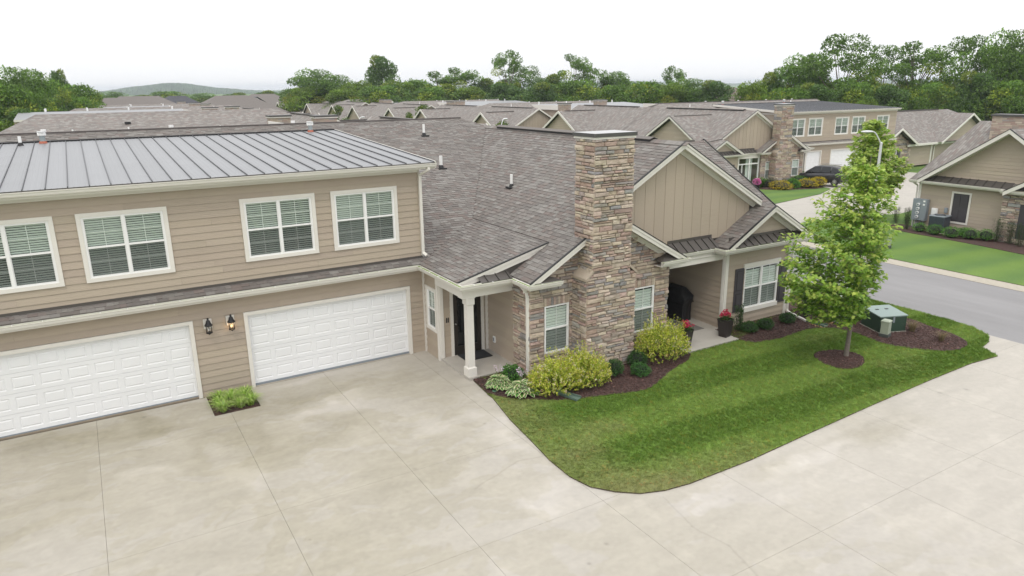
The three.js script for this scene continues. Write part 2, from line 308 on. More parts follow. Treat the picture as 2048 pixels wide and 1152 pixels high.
// sash window: the frame is the window, its pieces are its children
function windowIn(parent, F, u0, u1, v0, v1, o = {}) {
  const f = new MB(), cs = o.casing ?? 0, w0 = o.w ?? 0, k = 0.045, mid = (v0 + v1) / 2 + (o.rail ?? 0);
  const cells = o.double ? [[u0 + k, (u0 + u1) / 2 - 0.035], [(u0 + u1) / 2 + 0.035, u1 - k]] : [[u0 + k, u1 - k]];
  f.fbox(F, u0, u1, v0, v0 + k, w0 - 0.06, w0 + 0.012); f.fbox(F, u0, u1, v1 - k, v1, w0 - 0.06, w0 + 0.012);
  f.fbox(F, u0, u0 + k, v0 + k, v1 - k, w0 - 0.06, w0 + 0.012); f.fbox(F, u1 - k, u1, v0 + k, v1 - k, w0 - 0.06, w0 + 0.012);
  if (o.double) f.fbox(F, cells[0][1], cells[1][0], v0 + k, v1 - k, w0 - 0.06, w0 + 0.014);
  const win = f.build('window', M.vinyl, parent);
  if (cs) {
    const c = new MB();
    c.fbox(F, u0 - cs, u1 + cs, v1, v1 + cs, 0, w0 + 0.034); c.fbox(F, u0 - cs, u1 + cs, v0 - cs, v0, 0, w0 + 0.036);
    c.fbox(F, u0 - cs, u0, v0, v1, 0, w0 + 0.032); c.fbox(F, u1, u1 + cs, v0, v1, 0, w0 + 0.032); c.build('casing', M.trim, win);
  }
  const sl = new MB(), grid = new MB(), dark = new MB(), scr = new MB();
  for (const [a, b] of cells) {
    const rail = new MB(), s = 0.03;
    rail.fbox(F, a, b, mid - 0.024, mid + 0.024, w0 - 0.045, w0 + 0.004);
    for (const [c, d, w] of [[v0 + k, mid - 0.024, w0 - 0.03], [mid + 0.024, v1 - k, w0 - 0.016]]) {
      rail.fbox(F, a, a + s * 0.6, c, d, w - 0.02, w + 0.008); rail.fbox(F, b - s * 0.6, b, c, d, w - 0.02, w + 0.008);
      const g = new MB(); g.quad(F(a, c, w - 0.008), F(b, c, w - 0.008), F(b, d, w - 0.008), F(a, d, w - 0.008)); g.build('pane', M.glass, win);
      if (o.grids) { grid.fbox(F, (a + b) / 2 - 0.008, (a + b) / 2 + 0.008, c, d, w - 0.018, w - 0.012); if (o.grids > 1) grid.fbox(F, a, b, (c + d) / 2 - 0.008, (c + d) / 2 + 0.008, w - 0.0185, w - 0.0125); }
    }
    rail.build('sash', M.vinyl, win);
    if (o.screen !== false) scr.quad(F(a + 0.02, v0 + k, w0 - 0.012), F(b - 0.02, v0 + k, w0 - 0.012), F(b - 0.02, mid - 0.024, w0 - 0.012), F(a + 0.02, mid - 0.024, w0 - 0.012));
    const step = o.louver ?? 0.058, tilt = o.louver ? 1.15 : rr(0.72, 1.0), hw = step * 0.5 * (o.louver ? 1.05 : 0.92), W = w0 - (o.louver ? 0.075 : 0.06);
    for (let v = v0 + k + step / 2; v < v1 - k - step * 0.3; v += step) {
      const j = rr(-0.03, 0.03), c = Math.cos(tilt + j) * hw, q = Math.sin(tilt + j) * hw, g = rr(0.92, 1.04), e = [[-c * 0.7, -q], [c * 0.7, q]];
      sl.hexa([F(a + 0.004, v + e[0][1], W + e[0][0]), F(b - 0.004, v + e[0][1], W + e[0][0]), F(b - 0.004, v + e[1][1], W + e[1][0]), F(a + 0.004, v + e[1][1], W + e[1][0]), F(a + 0.004, v + e[0][1] - 0.004, W + e[0][0] + 0.003), F(b - 0.004, v + e[0][1] - 0.004, W + e[0][0] + 0.003), F(b - 0.004, v + e[1][1] - 0.004, W + e[1][0] + 0.003), F(a + 0.004, v + e[1][1] - 0.004, W + e[1][0] + 0.003)].map((q) => q), [g, g, g]);
    }
    if (o.louver) { sl.fbox(F, (a + b) / 2 - 0.006, (a + b) / 2 + 0.006, v0 + k, v1 - k, W + 0.05, W + 0.058); }
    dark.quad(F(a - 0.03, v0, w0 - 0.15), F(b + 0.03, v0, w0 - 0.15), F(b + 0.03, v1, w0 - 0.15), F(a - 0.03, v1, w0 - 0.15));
  }
  if (o.grids) grid.build('muntin', M.vinyl, win);
  if (scr.p.length) scr.build('screen', M.screen, win);
  tag(sl.build('blind', o.louver ? M.blind : M.slat, win), null, null, null, 'stuff'); dark.build('room', M.room, win);
  return win;
}
// panelled garage door with a frame round it
function garageDoor(parent, F, u0, u1, v0, v1, cols, rows, detail) {
  const d = new MB(), w = -0.07, H = (v1 - v0) / rows, Wd = (u1 - u0) / cols;
  const cell = []; for (let r = 0; r < rows; r++) for (let c = 0; c < cols; c++) cell.push([u0 + c * Wd + Wd * 0.1, u0 + (c + 1) * Wd - Wd * 0.1, v0 + r * H + H * 0.2, v0 + (r + 1) * H - H * 0.2]);
  for (let r = 0; r < rows; r++) {
    const a = v0 + r * H + 0.004, b = v0 + (r + 1) * H - 0.004;
    d.fbox(F, u0, u1, b, b + 0.008, w - 0.03, w - 0.012, [0.75, 0.75, 0.75]);
    const cs = cell.slice(r * cols, (r + 1) * cols), c0 = cs[0][2], c1 = cs[0][3];
    d.quad(F(u0, a, w), F(u1, a, w), F(u1, c0, w), F(u0, c0, w)); d.quad(F(u0, c1, w), F(u1, c1, w), F(u1, b, w), F(u0, b, w));
    d.quad(F(u0, b, w), F(u1, b, w), F(u1, b, w - 0.02), F(u0, b, w - 0.02)); d.quad(F(u0, a, w - 0.02), F(u1, a, w - 0.02), F(u1, a, w), F(u0, a, w));
    for (let i = 0; i <= cols; i++) { const x0 = i ? cs[i - 1][1] : u0, x1 = i < cols ? cs[i][0] : u1; d.quad(F(x0, c0, w), F(x1, c0, w), F(x1, c1, w), F(x0, c1, w)); }
  }
  const door = d.build('garage_door', M.doorWhite, parent), rest = new MB();
  for (const [a, b, c, e] of cell) {
    const m = detail ? new MB() : rest, ring = (i, ww) => [[a + i, c + i], [b - i, c + i], [b - i, e - i], [a + i, e - i]].map(([x, y]) => F(x, y, ww));
    const R = [ring(0, w), ring(0.016, w - 0.012), ring(0.03, w - 0.012), ring(0.055, w - 0.001)];
    for (let k = 0; k < 3; k++) for (let i = 0; i < 4; i++) { const j = (i + 1) % 4; m.quad(R[k][i], R[k][j], R[k + 1][j], R[k + 1][i]); }
    m.poly(R[3]); if (detail) m.build('raised_panel', M.doorWhite, door);
  }
  if (!detail) tag(rest.build('raised_panel', M.doorWhite, door), null, null, null, 'stuff');
  const t = new MB(), k = 0.1;
  t.fbox(F, u0 - k, u1 + k, v1, v1 + k, -0.1, 0.052); t.fbox(F, u0 - k, u0, v0 - 0.1, v1, -0.1, 0.05); t.fbox(F, u1, u1 + k, v0 - 0.1, v1, -0.1, 0.05); t.build('door_frame', M.trim, door);
  const b = new MB(); b.fbox(F, u0, u1, v0 - 0.1, v0 + 0.005, -0.09, -0.05, [1, 1, 1]); b.build('threshold', M.steelGrey, door);
}
const GUT = [[0, -0.11], [0.075, -0.11], [0.09, -0.085], [0.1, -0.03], [0.12, -0.015], [0.12, 0.004], [0.108, 0.004], [0.1, -0.022], [0.012, -0.022], [0.012, 0.004], [0, 0.004]];
function gutter(parent, path, y, clips) {
  const g = new MB().sweep(GUT, path, y).build('gutter', M.trim, parent);
  new MB().sweep([[0.012, -0.0215], [0.1, -0.0215], [0.1, -0.018], [0.012, -0.018]], path, y).build('gutter_liner', M.gutterIn, g);
  const f = new MB().sweep([[-0.03, -0.17], [-0.002, -0.17], [-0.002, 0.0], [-0.03, 0.0]], path, y).build('fascia', M.trim, parent);
  if (!clips) return;
  for (let i = 0; i + 1 < path.length; i++) {
    const [a, b] = [path[i], path[i + 1]], L = Math.hypot(b[0] - a[0], b[1] - a[1]), d = [(b[0] - a[0]) / L, (b[1] - a[1]) / L], n = [-d[1], d[0]];
    for (let s = 0.35; s < L - 0.15; s += 0.61) { const x = a[0] + d[0] * s, z = a[1] + d[1] * s; new MB().beam([x + n[0] * 0.005, y + 0.0, z + n[1] * 0.005], [x + n[0] * 0.112, y + 0.004, z + n[1] * 0.112], 0.02, 0.006).build('gutter_hanger', M.pvc, g); }
  }
}
// fascia boards along a gable's slope, in the plane z = const, a below b; soffit back to zw
function rake(parent, a, b, zw, o = {}) {
  const h = o.h ?? 0.2, m = new MB(), s = [0, 0, 1], up = (p, k, w = 0) => [p[0], p[1] + k, p[2] + w], t = o.out ?? 0.028;
  const bar = (k0, k1, w0, w1, mb, col) => mb.hexa([up(a, k0, w0), up(b, k0, w0), up(b, k1, w0), up(a, k1, w0), up(a, k0, w1), up(b, k0, w1), up(b, k1, w1), up(a, k1, w1)], col);
  bar(-h, -0.005, -t, 0, m); bar(-h * 0.42, -0.005, 0, 0.022, m);
  const board = m.build('rake_board', M.trim, parent), d = new MB(); bar(-0.005, 0.024, -0.03, 0.034, d); d.build('drip_edge', M.black, board);
  if (zw !== null) {
    const sf = new MB(), A = up(a, -h + 0.03, -t), B = up(b, -h + 0.03, -t), A2 = [a[0], A[1], zw], B2 = [b[0], B[1], zw]; sf.hexa([A2, B2, B, A, ...[A2, B2, B, A].map((p) => up(p, 0.012))]); sf.build('soffit', M.trim, board);
    const fr = new MB(), z = zw + 0.004; fr.hexa([[a[0], A[1] - 0.16, z], [b[0], B[1] - 0.16, z], [b[0], B[1], z], [a[0], A[1], z], [a[0], A[1] - 0.16, z + 0.024], [b[0], B[1] - 0.16, z + 0.024], [b[0], B[1], z + 0.024], [a[0], A[1], z + 0.024]]); fr.build('frieze_board', M.trim, board);
  }
}
// downspout through a list of points
function downspout(parent, pts, w = 0.075, d = 0.06) {
  const m = new MB(); for (let i = 0; i + 1 < pts.length; i++) { m.beam(pts[i], pts[i + 1], w, d, WHITE, Math.abs(pts[i + 1][1] - pts[i][1]) > 0.5 * Math.hypot(pts[i + 1][0] - pts[i][0], pts[i + 1][2] - pts[i][2]) ? [0, 0, 1] : [0, 1, 0]); }
  return m.build('downspout', M.trim, parent);
}
function roofSlab(pts, th = 0.05, col = [0.15, 0.132, 0.124]) { const m = new MB(); m.poly(pts, col); m.poly(pts.map(([x, y, z]) => [x, y - th, z]).reverse(), col); for (let i = 0; i < pts.length; i++) { const a = pts[i], b = pts[(i + 1) % pts.length]; m.quad([a[0], a[1] - th, a[2]], [b[0], b[1] - th, b[2]], b, a, col); } return m; }
// a strip of standing seam metal between (x0..x1) from the wall (z0, y0) to the gutter (z1, y1)
function pentRoof(parent, x0, x1, z0, y0, z1, y1, step = 0.33) {
  const r = new MB(); r.quad([x0, y1, z1], [x1, y1, z1], [x1, y0, z0], [x0, y0, z0]); r.quad([x0, y1 - 0.02, z1], [x1, y1 - 0.02, z1], [x1, y1, z1], [x0, y1, z1]);
  const root = r.build('metal_pent_roof', M.pent, parent);
  for (let x = x0 + step * 0.6; x < x1; x += step) new MB().beam([x, y0 + 0.014, z0], [x, y1 + 0.014, z1], 0.02, 0.032, [0.55, 0.55, 0.55]).build('roof_seam', M.pent, root);
  new MB().box(x0, y0 - 0.02, z0 - 0.004, x1, y0 + 0.09, z0 + 0.016).build('flashing', M.pent, root);
}
// ---------- ground, drives, road, lawns ----------
const HT = (x, z) => -clamp(Math.max(0, 0.029 * (x - 24.1)) + Math.max(0, 0.012 * (-z - 20)), 0, 1.3);
const TOPZ = 22, X0D = -17, X1D = 17, BOTZ = -1;
// stains: long damp streaks by the garages, pale worn patches, film of dirt
const STAIN = [[-10.1, 0.7, 1.3, 0.9, 0.5], [-8.0, 1.2, 0.9, 0.6, 0.5], [-9.2, 2.6, 2.0, 1.0, 0.2], [-6.4, 3.6, 1.2, 2.2, 0.3], [-4.7, 1.7, 1.5, 0.8, 0.34], [-2.2, 1.6, 1.6, 1.0, 0.24], [-1.2, 3.8, 1.3, 2.2, 0.25], [-11, 4.5, 2.0, 1.2, 0.25], [-4.4, 4.0, 1.4, 1.0, 0.25], [-8, 7.4, 2.2, 1.2, 0.2], [-5.6, 9.2, 1.6, 1.6, 0.18], [-3.2, 6.4, 1.2, 2.0, 0.2], [6.8, 11.0, 1.3, 0.5, 0.25], [3.6, 10.9, 1.0, 0.4, 0.2]];
const PALE = [[-7.7, 2.4, 0.7, 0.9, 0.3], [-6.7, 4.9, 0.35, 1.5, 0.35], [-5.2, 3.5, 0.5, 0.5, 0.35], [-3.9, 2.6, 1.0, 0.7, 0.4], [-4.0, 4.6, 0.9, 0.5, 0.3], [-1.9, 4.7, 0.5, 0.9, 0.3], [-0.8, 6.0, 0.5, 1.4, 0.4], [-1.5, 9.3, 0.7, 0.5, 0.3], [4.6, 11.1, 1.8, 0.3, 0.4], [1.6, 11.0, 0.8, 0.3, 0.25], [-8.6, 4.0, 1.0, 0.3, 0.25]];
const CRACK = [[[0.6, 10.55], [0.35, 11.6], [0.5, 12.4], [0.2, 13.6], [0.3, 15.2]], [[-2.6, 8.2], [-1.2, 7.7], [0.1, 7.9]], [[-6.9, 2.2], [-8.6, 2.4], [-10.4, 2.1]]];
const segD = (x, z, a, b) => { const dx = b[0] - a[0], dz = b[1] - a[1], t = clamp(((x - a[0]) * dx + (z - a[1]) * dz) / (dx * dx + dz * dz)); return Math.hypot(x - a[0] - t * dx, z - a[1] - t * dz); };
const DRIPS = []; { const r = mul(909); for (let i = 0; i < 60; i++) DRIPS.push([-14 + r() * 26, 0.4 + r() * 15, 0.02 + r() * r() * 0.09, 0.25 + r() * 0.4]); }
function concreteAt(x, z) {
  const n1 = fbm(x * 0.7, z * 0.7, 4, 61), n2 = fbm(x * 2.6, z * 2.2, 4, 77), wx = x + 1.8 * (n1 - 0.5) + 0.5 * (n2 - 0.5), wz = z + 1.6 * (fbm(x * 0.7 + 9, z * 0.7, 3, 62) - 0.5) + 0.4 * (n2 - 0.5);
  let d = 0, p = 0, q = 0;
  for (const [a, b, rx, rz, k] of STAIN) { const e = ((wx - a) / rx) ** 2 + ((wz - b) / rz) ** 2; if (e < 5) d += k * Math.exp(-e); }
  for (const [a, b, rx, rz, k] of PALE) { const e = ((wx - a) / rx) ** 2 + ((wz - b) / rz) ** 2; if (e < 4) p += k * Math.exp(-e * e); }
  for (const [a, b, r, k] of DRIPS) { const e = (x - a) ** 2 + (z - b) ** 2; if (e < r * r * 4) q += k * Math.exp(-e / (r * r)); }
  const br = fbm(x * 0.9, z * 4.6, 4, 23) - 0.5, big = fbm(x * 0.2, z * 0.26, 3, 71) - 0.5, worn = sstep(0.52, 0.6, fbm(wx * 1.1, wz * 2.4, 4, 42)) * sstep(3, -2, x - 0.4 * (z - 6)), scuff = sstep(0.6, 0.7, n2), left = sstep(3, -4, x - 0.4 * (z - 6));
  let tone = 1.0 + 0.15 * br + 0.1 * big + 0.1 * (fbm(x * 11, z * 13, 2, 29) - 0.5) - 0.6 * d * (0.6 + 0.8 * n2) + p * (0.15 + 0.5 * n2) + 0.05 * worn + 0.05 * scuff - 0.09 * left - q * 0.4;
  if ((x > -1 && x < 2 && z > 10) || (z < 9 && x < 0.5)) for (const c of CRACK) for (let i = 0; i + 1 < c.length; i++) { const w = segD(x + 0.1 * (n2 - 0.5), z + 0.1 * (n2 - 0.5), c[i], c[i + 1]); if (w < 0.03) tone *= 1 - 0.14 * (1 - w / 0.03); }
  const warm = left * 0.05 + 0.25 * d - 0.08 * p - 0.04 * worn;
  return [0.42 * tone * (1 + 0.15 * warm), 0.393 * tone, 0.35 * tone * (1 - 1.0 * warm)];
}
const concT = tex(1536, 1040, (u, v) => concreteAt(X0D + u * (X1D - X0D), v * (TOPZ - BOTZ) + BOTZ)); concT.wrapS = concT.wrapT = THREE.ClampToEdgeWrapping;
concT.repeat.set(1 / (X1D - X0D), 1 / (TOPZ - BOTZ)); concT.offset.set(-X0D / (X1D - X0D), -BOTZ / (TOPZ - BOTZ));
M.concrete = mkMat({ map: concT, bumpMap: bumpT, bumpScale: 0.002, roughness: 0.85 });
M.concretePlain = mkMat({ c: [0.42, 0.395, 0.355], map: rep(tex(256, 256, (u, v) => g1(0.82 + 0.36 * fbm(u * 5, v * 5, 5, 13, 5))), 3), bumpMap: bumpT, bumpScale: 0.002, roughness: 0.85 });
M.kerb = mkMat({ c: [0.4, 0.365, 0.3], map: grainT, roughness: 0.9 });
M.asphalt = mkMat({ map: rep(tex(1024, 1024, (u, v, x, y) => { const s = fbm(u * 7, v * 3, 5, 19, 7), q = fbm(u * 30, v * 14, 3, 20, 30), n = hash(x, y, 4); const k = 0.225 * (0.78 + 0.3 * s + 0.14 * q + 0.1 * n); return [k * 1.02, k, k * 1.01]; }), 9, 18), bumpMap: bumpT, bumpScale: 0.006, roughness: 0.9 });
const LX0 = -2, LX1 = 20, LZ0 = 2.5, LZ1 = 11.5;
// how lush (1) or dry (0) the front lawn is, and which way the mower ran
const stripe = (x, z) => { const q = (z - 0.06 * x + 0.25 * (fbm(x * 0.5, z * 0.5, 3, 8) - 0.5)) / 1.22 + 0.35; return 0.5 + 0.5 * clamp(2.6 * Math.sin(q * Math.PI), -1, 1); };
const lush = (x, z) => clamp(0.72 + 0.9 * (fbm(x * 0.8, z * 0.8, 4, 14) - 0.5) - 0.5 * sstep(2.5, -0.6, x - 0.15 * (z - 7)) - 0.25 * sstep(9.6, 10.6, z) * sstep(8, 2, x) - 0.35 * Math.exp(-(((x - 2.0) / 1.2) ** 2 + ((z - 7.5) / 0.8) ** 2)) * fbm(x * 3, z * 3, 2, 5));
function grassAt(x, z, st, lu) {
  const k = 0.8 + 0.4 * fbm(x * 9, z * 9, 3, 33), a = [0.112, 0.2, 0.024], b = [0.165, 0.262, 0.046], dry = [0.2, 0.215, 0.075];  // mowing stripes put into the colour too, as light falls on leaning blades
  return [0, 1, 2].map((i) => k * lerp(dry[i], lerp(a[i], b[i], st), clamp(lu * 1.5)));
}
const lawnT = tex(1024, 512, (u, v) => { const x = LX0 + u * (LX1 - LX0), z = LZ0 + v * (LZ1 - LZ0); return grassAt(x, z, stripe(x, z), lush(x, z)).map((c) => c * 0.85); });
lawnT.repeat.set(1 / (LX1 - LX0), 1 / (LZ1 - LZ0)); lawnT.offset.set(-LX0 / (LX1 - LX0), -LZ0 / (LZ1 - LZ0));
M.lawn = mkMat({ map: lawnT, roughness: 1 });
M.grassFar = mkMat({ map: rep(tex(512, 512, (u, v, x, y) => { const f = fbm(u * 6, v * 8, 5, 15, 2) , s = 0.5 + 0.5 * Math.sin(v * 6.2832 * 4 + 2 * f), n = 0.8 + 0.4 * hash(x, y, 3); const g = fbm(u * 4, v * 4, 4, 66, 4); return [lerp(0.07, 0.122, 0.6 * s + 0.8 * g - 0.2) * n, lerp(0.135, 0.21, 0.5 * s + 0.6 * g - 0.05) * n, lerp(0.02, 0.04, g) * n]; }), 9), roughness: 1 });
M.soil = mkMat({ c: [0.06, 0.045, 0.03], roughness: 1 });
M.mulch = mkMat({ map: rep(tex(512, 512, (u, v, x, y) => { const f = fbm(u * 40, v * 40, 3, 51, 40), g = fbm(u * 6, v * 6, 3, 52, 6), h = hash(x >> 1, y, 5); const k = 0.5 + 0.9 * f * (0.6 + 0.8 * h); const p = h > 0.985 ? 2.2 : 1; return [0.074 * k * p * (0.85 + 0.3 * g), 0.041 * k * p, 0.035 * k * p]; }), 1.6), bumpMap: bumpT, bumpScale: 0.03, roughness: 1 });

// a flat sheet over a polygon [[x, z], ...] with a skirt down its edge
function sheet(name, poly, y, mat, skirt, skirtMat) {
  const m = new MB(), g = new THREE.ShapeGeometry(new THREE.Shape(poly.map(([x, z]) => new THREE.Vector2(x, -z)))), p = g.attributes.position, ix = g.index.array, at = (i) => [p.getX(i), HT(p.getX(i), -p.getY(i)) + y, -p.getY(i)];
  for (let i = 0; i < ix.length; i += 3) m.tri(at(ix[i]), at(ix[i + 1]), at(ix[i + 2]));
  const o = m.build(name, mat); tag(o, null, null, null, 'structure');
  if (skirt) { const s = new MB(), cw = THREE.ShapeUtils.isClockWise(poly.map(([x, z]) => new THREE.Vector2(x, -z))), q = cw ? poly.slice().reverse() : poly; for (let i = 0; i < q.length; i++) { const a = q[i], b = q[(i + 1) % q.length], A = HT(...a) + y, B = HT(...b) + y; s.quad([a[0], A - skirt, a[1]], [b[0], B - skirt, b[1]], [b[0], B, b[1]], [a[0], A, a[1]]); } s.build('edge', skirtMat ?? M.soil, o); }
  return o;
}
const smooth = (pts, n = 5, closed = true) => { const c = new THREE.CatmullRomCurve3(pts.map(([x, z]) => new THREE.Vector3(x, 0, z)), closed, 'centripetal'); return c.getPoints(pts.length * n).slice(0, closed ? -1 : undefined).map((p) => [p.x, p.z]); };
const inside = (x, z, poly) => { let c = false; for (let i = 0, j = poly.length - 1; i < poly.length; j = i++) { const a = poly[i], b = poly[j]; if ((a[1] > z) !== (b[1] > z) && x < (b[0] - a[0]) * (z - a[1]) / (b[1] - a[1]) + a[0]) c = !c; } return c; };
{ // the ground sheet to the horizon
  const m = new MB(), xs = [-3000, -900, -300], zs = [-4000, -1500, -700, -400]; for (let x = -150; x <= 250; x += 10) xs.push(x); xs.push(500, 1200, 4000); for (let z = -260; z <= 60; z += 10) zs.push(z); zs.push(300, 2000);
  const Y = (x, z) => HT(x, z) - 0.12 - (x < 17 && z > -22 && x > -30 ? 0.1 : 0.05);
  for (let i = 0; i + 1 < xs.length; i++) for (let j = 0; j + 1 < zs.length; j++) { const [a, b, c, d] = [xs[i], xs[i + 1], zs[j], zs[j + 1]]; m.quad([a, Y(a, d), d], [b, Y(b, d), d], [b, Y(b, c), c], [a, Y(a, c), c]); }
  tag(m.build('ground', M.grassFar), null, null, null, 'structure');
}
{ // driveway: cast slabs with open joints
  const dw = new MB().box(X0D, -0.3, -0.35, 16.6, -0.14, TOPZ, [0.25, 0.22, 0.2]).build('driveway', M.concretePlain); tag(dw, null, null, null, 'structure');
  const gx = [X0D, -12.5, -9.45, -6.35, -3.45, -0.55, 2.35, 5.15, 7.75, 10.6, 13.4, 16.65], gz = [-0.02, 3.3, 6.8, 10.0, 13.05, 16.2, 19.3, TOPZ];
  for (let i = 0; i + 1 < gx.length; i++) for (let j = 0; j + 1 < gz.length; j++) {
    let [x0, x1, z0, z1] = [gx[i], gx[i + 1], gz[j], gz[j + 1]]; if (x0 >= 2.3 && z1 <= 10.1 && !(x0 === 13.4 && j === 2)) continue;
    const jx = 0.0024, jz = j === 0 || j === 1 || j === 3 || j === 5 ? 0.0008 : 0.003, m = new MB(); const hasBed = x0 === -6.35 && j === 0, b = 0.012;
    const cell = (a, c, d, e) => { m.quad([a, 0, e], [c, 0, e], [c, 0, d], [a, 0, d]); for (const [p, q] of [[[a, e], [c, e]], [[c, e], [c, d]], [[c, d], [a, d]], [[a, d], [a, e]]]) m.quad([p[0], -0.12, p[1]], [q[0], -0.12, q[1]], [q[0], 0, q[1]], [p[0], 0, p[1]], [0.5, 0.48, 0.45]); };
    if (i === 2 && j === 0) { cell(x0 + jx, -6.76, z0, 1.44); cell(x0 + jx, x1 - jx, 1.44, z1 - jz); }
    else if (i === 3 && j === 0) { cell(-5.58, x1 - jx, z0, 1.44); cell(x0 + jx, x1 - jx, 1.44, z1 - jz); }
    else cell(x0 + jx, x1 - jx, z0 + (j ? jz : 0), z1 - jz);
    m.build('concrete_slab', M.concrete, dw);
  }
  // the apron: a dark expansion strip along each garage door
  new MB().box(-12.0, -0.05, 0.02, -6.8, 0.006, 0.05, [0.25, 0.22, 0.18]).box(-5.5, -0.05, 0.03, -0.4, 0.004, 0.045, [0.5, 0.46, 0.4]).build('expansion_strip', M.concretePlain, dw);
}
const LAWN = [[-0.02, 4.2], ...[[-0.02, 4.42], [-0.29, 5.8], [-0.43, 6.98], [-0.58, 8.07], [-0.6, 8.9], [-0.47, 9.46], [-0.14, 9.89], [0.26, 10.22], [0.79, 10.41], [1.43, 10.49], [3.28, 10.5], [5.56, 10.37], [8.19, 10.24], [11.24, 10.12], [13.49, 10.08], [14.8, 10.2], [15.15, 9.55], [15.9, 9.4], [16.5, 9.1], [16.95, 8.4], [17.1, 7.5]], [17.15, -24], [13.0, -24], [13.0, 3.9], [9.2, 3.9], [9.2, 4.9], [6.9, 4.9], [6.9, 3.9], [1.7, 3.9], [1.7, 3.06], [0.1, 3.06]];
sheet('lawn', LAWN, 0.03, M.lawn, 0.12);
const BED1 = [[0.1, 3.06], [0.0, 4.1], [0.27, 4.62], [0.8, 5.1], [1.2, 5.4], [1.7, 5.72], [2.28, 5.88], [2.96, 6.08], [3.54, 6.25], [4.05, 6.28], [4.72, 5.98], [5.56, 5.6], [6.45, 5.3], [6.9, 4.98], [6.85, 3.75], [1.65, 3.75], [1.72, 3.06]];
const BED2 = [[9.2, 4.88], [9.3, 5.27], [9.99, 5.5], [10.99, 5.52], [11.6, 5.45], [12.2, 5.5], [12.75, 5.8], [13.0, 6.5], [12.9, 7.2], [12.85, 7.8], [13.08, 8.3], [13.5, 8.85], [13.96, 9.2], [14.7, 9.27], [15.26, 9.03], [15.66, 8.3], [15.78, 7.5], [15.98, 6.7], [15.8, 5.9], [15.5, 4.8], [15.2, 3.2], [14.6, 1.0], [12.7, 1.0], [12.7, 3.78], [9.2, 3.78]];
sheet('mulch_bed', [...smooth(BED1.slice(1, 14), 3, false), [6.85, 3.75], [1.65, 3.75], [1.72, 3.06], [0.1, 3.06]], 0.05, M.mulch, 0.05, M.mulch);
sheet('mulch_bed', [...smooth(BED2.slice(0, 22), 3, false), [12.7, 1.0], [12.7, 3.78], [9.2, 3.78]], 0.05, M.mulch, 0.05, M.mulch);
const RING = smooth([[10.04, 7.14], [10.46, 7.05], [11.11, 7.31], [11.24, 7.91], [10.81, 8.33], [10.25, 8.49], [9.84, 8.36], [9.67, 7.98], [9.77, 7.56]], 4);
sheet('mulch_bed', RING, 0.052, M.mulch, 0.05, M.mulch);
sheet('mulch_bed', [[-6.755, 0.03], [-5.585, 0.03], [-5.585, 1.435], [-6.755, 1.435]], -0.03, M.mulch, 0.05, M.mulch);
{ const p = new MB().box(6.86, -0.1, 0.3, 9.48, 0.06, 3.8).box(6.86, -0.1, 3.802, 9.22, 0.06, 4.86).build('patio', M.concretePlain); tag(p, null, null, null, 'structure'); new MB().box(7.4, 0.06, 2.35, 9.0, 0.066, 3.5, [0.42, 0.42, 0.44]).build('patio_rug', M.concretePlain, p); }
// road along z, gutter strip on its far side
tag(new MB().quad([16.65, -0.06, 60], [23.4, -0.06, 60], [23.4, -0.06, -90], [16.65, -0.06, -90]).build('road', M.asphalt), null, null, null, 'structure');
{ const k = new MB().box(23.4, -0.2, -6.4, 24.15, -0.055, 60, [0.6, 0.58, 0.55]).build('kerb', M.kerb); tag(k, null, null, null, 'structure'); for (let z = 60; z > -6.3; z -= 3.05) new MB().hexa([[23.404, -0.054, z], [24.15, -0.054, z], [24.15, -0.054, Math.max(-6.4, z - 3.04)], [23.404, -0.054, Math.max(-6.4, z - 3.04)], [23.404, -0.045, z], [24.15, 0.0, z], [24.15, 0.0, Math.max(-6.4, z - 3.04)], [23.404, -0.045, Math.max(-6.4, z - 3.04)]]).build('kerb_slab', M.kerb, k); }
sheet('lawn', [[24.15, 60], [24.15, -6.3], [30, -8.2], [34, -7.6], [38.5, -7.25], [47, -9.0], [60, -10], [60, 60]], 0.02, M.grassFar, 0.1);
sheet('lawn', [[24.15, -20], [24.15, -17.5], [32.6, -13.8], [42.5, -16.4], [46.5, -18.3], [48.6, -23.2], [34, -24.0]], 0.03, M.grassFar, 0.1);
sheet('driveway', [[24.15, -17.5], [32.6, -13.8], [42.5, -16.4], [46.5, -18.3], [48.0, -26.5], [68, -26.5], [70, -9.8], [60, -10], [47, -9.0], [38.5, -7.25], [34, -7.6], [30, -8.2], [24.15, -6.3]], 0.0, M.concretePlain, 0.1);
sheet('mulch_bed', [...smooth([[33.4, -5.1], [32.5, -4.2], [31.9, -3.3], [31.7, -0.9], [31.5, 1.3], [31.1, 3.6], [30.8, 8], [30.8, 12]], 4, false), [34.2, 12], [34.2, -4.6]], 0.045, M.mulch, 0.05, M.mulch);
sheet('mulch_bed', smooth([[41.6, -22.4], [40.5, -20.6], [41.5, -19.7], [43.4, -19.1], [45.6, -18.9], [47.2, -19.6], [48.0, -22.6], [45, -23]], 4), 0.05, M.mulch, 0.05, M.mulch);
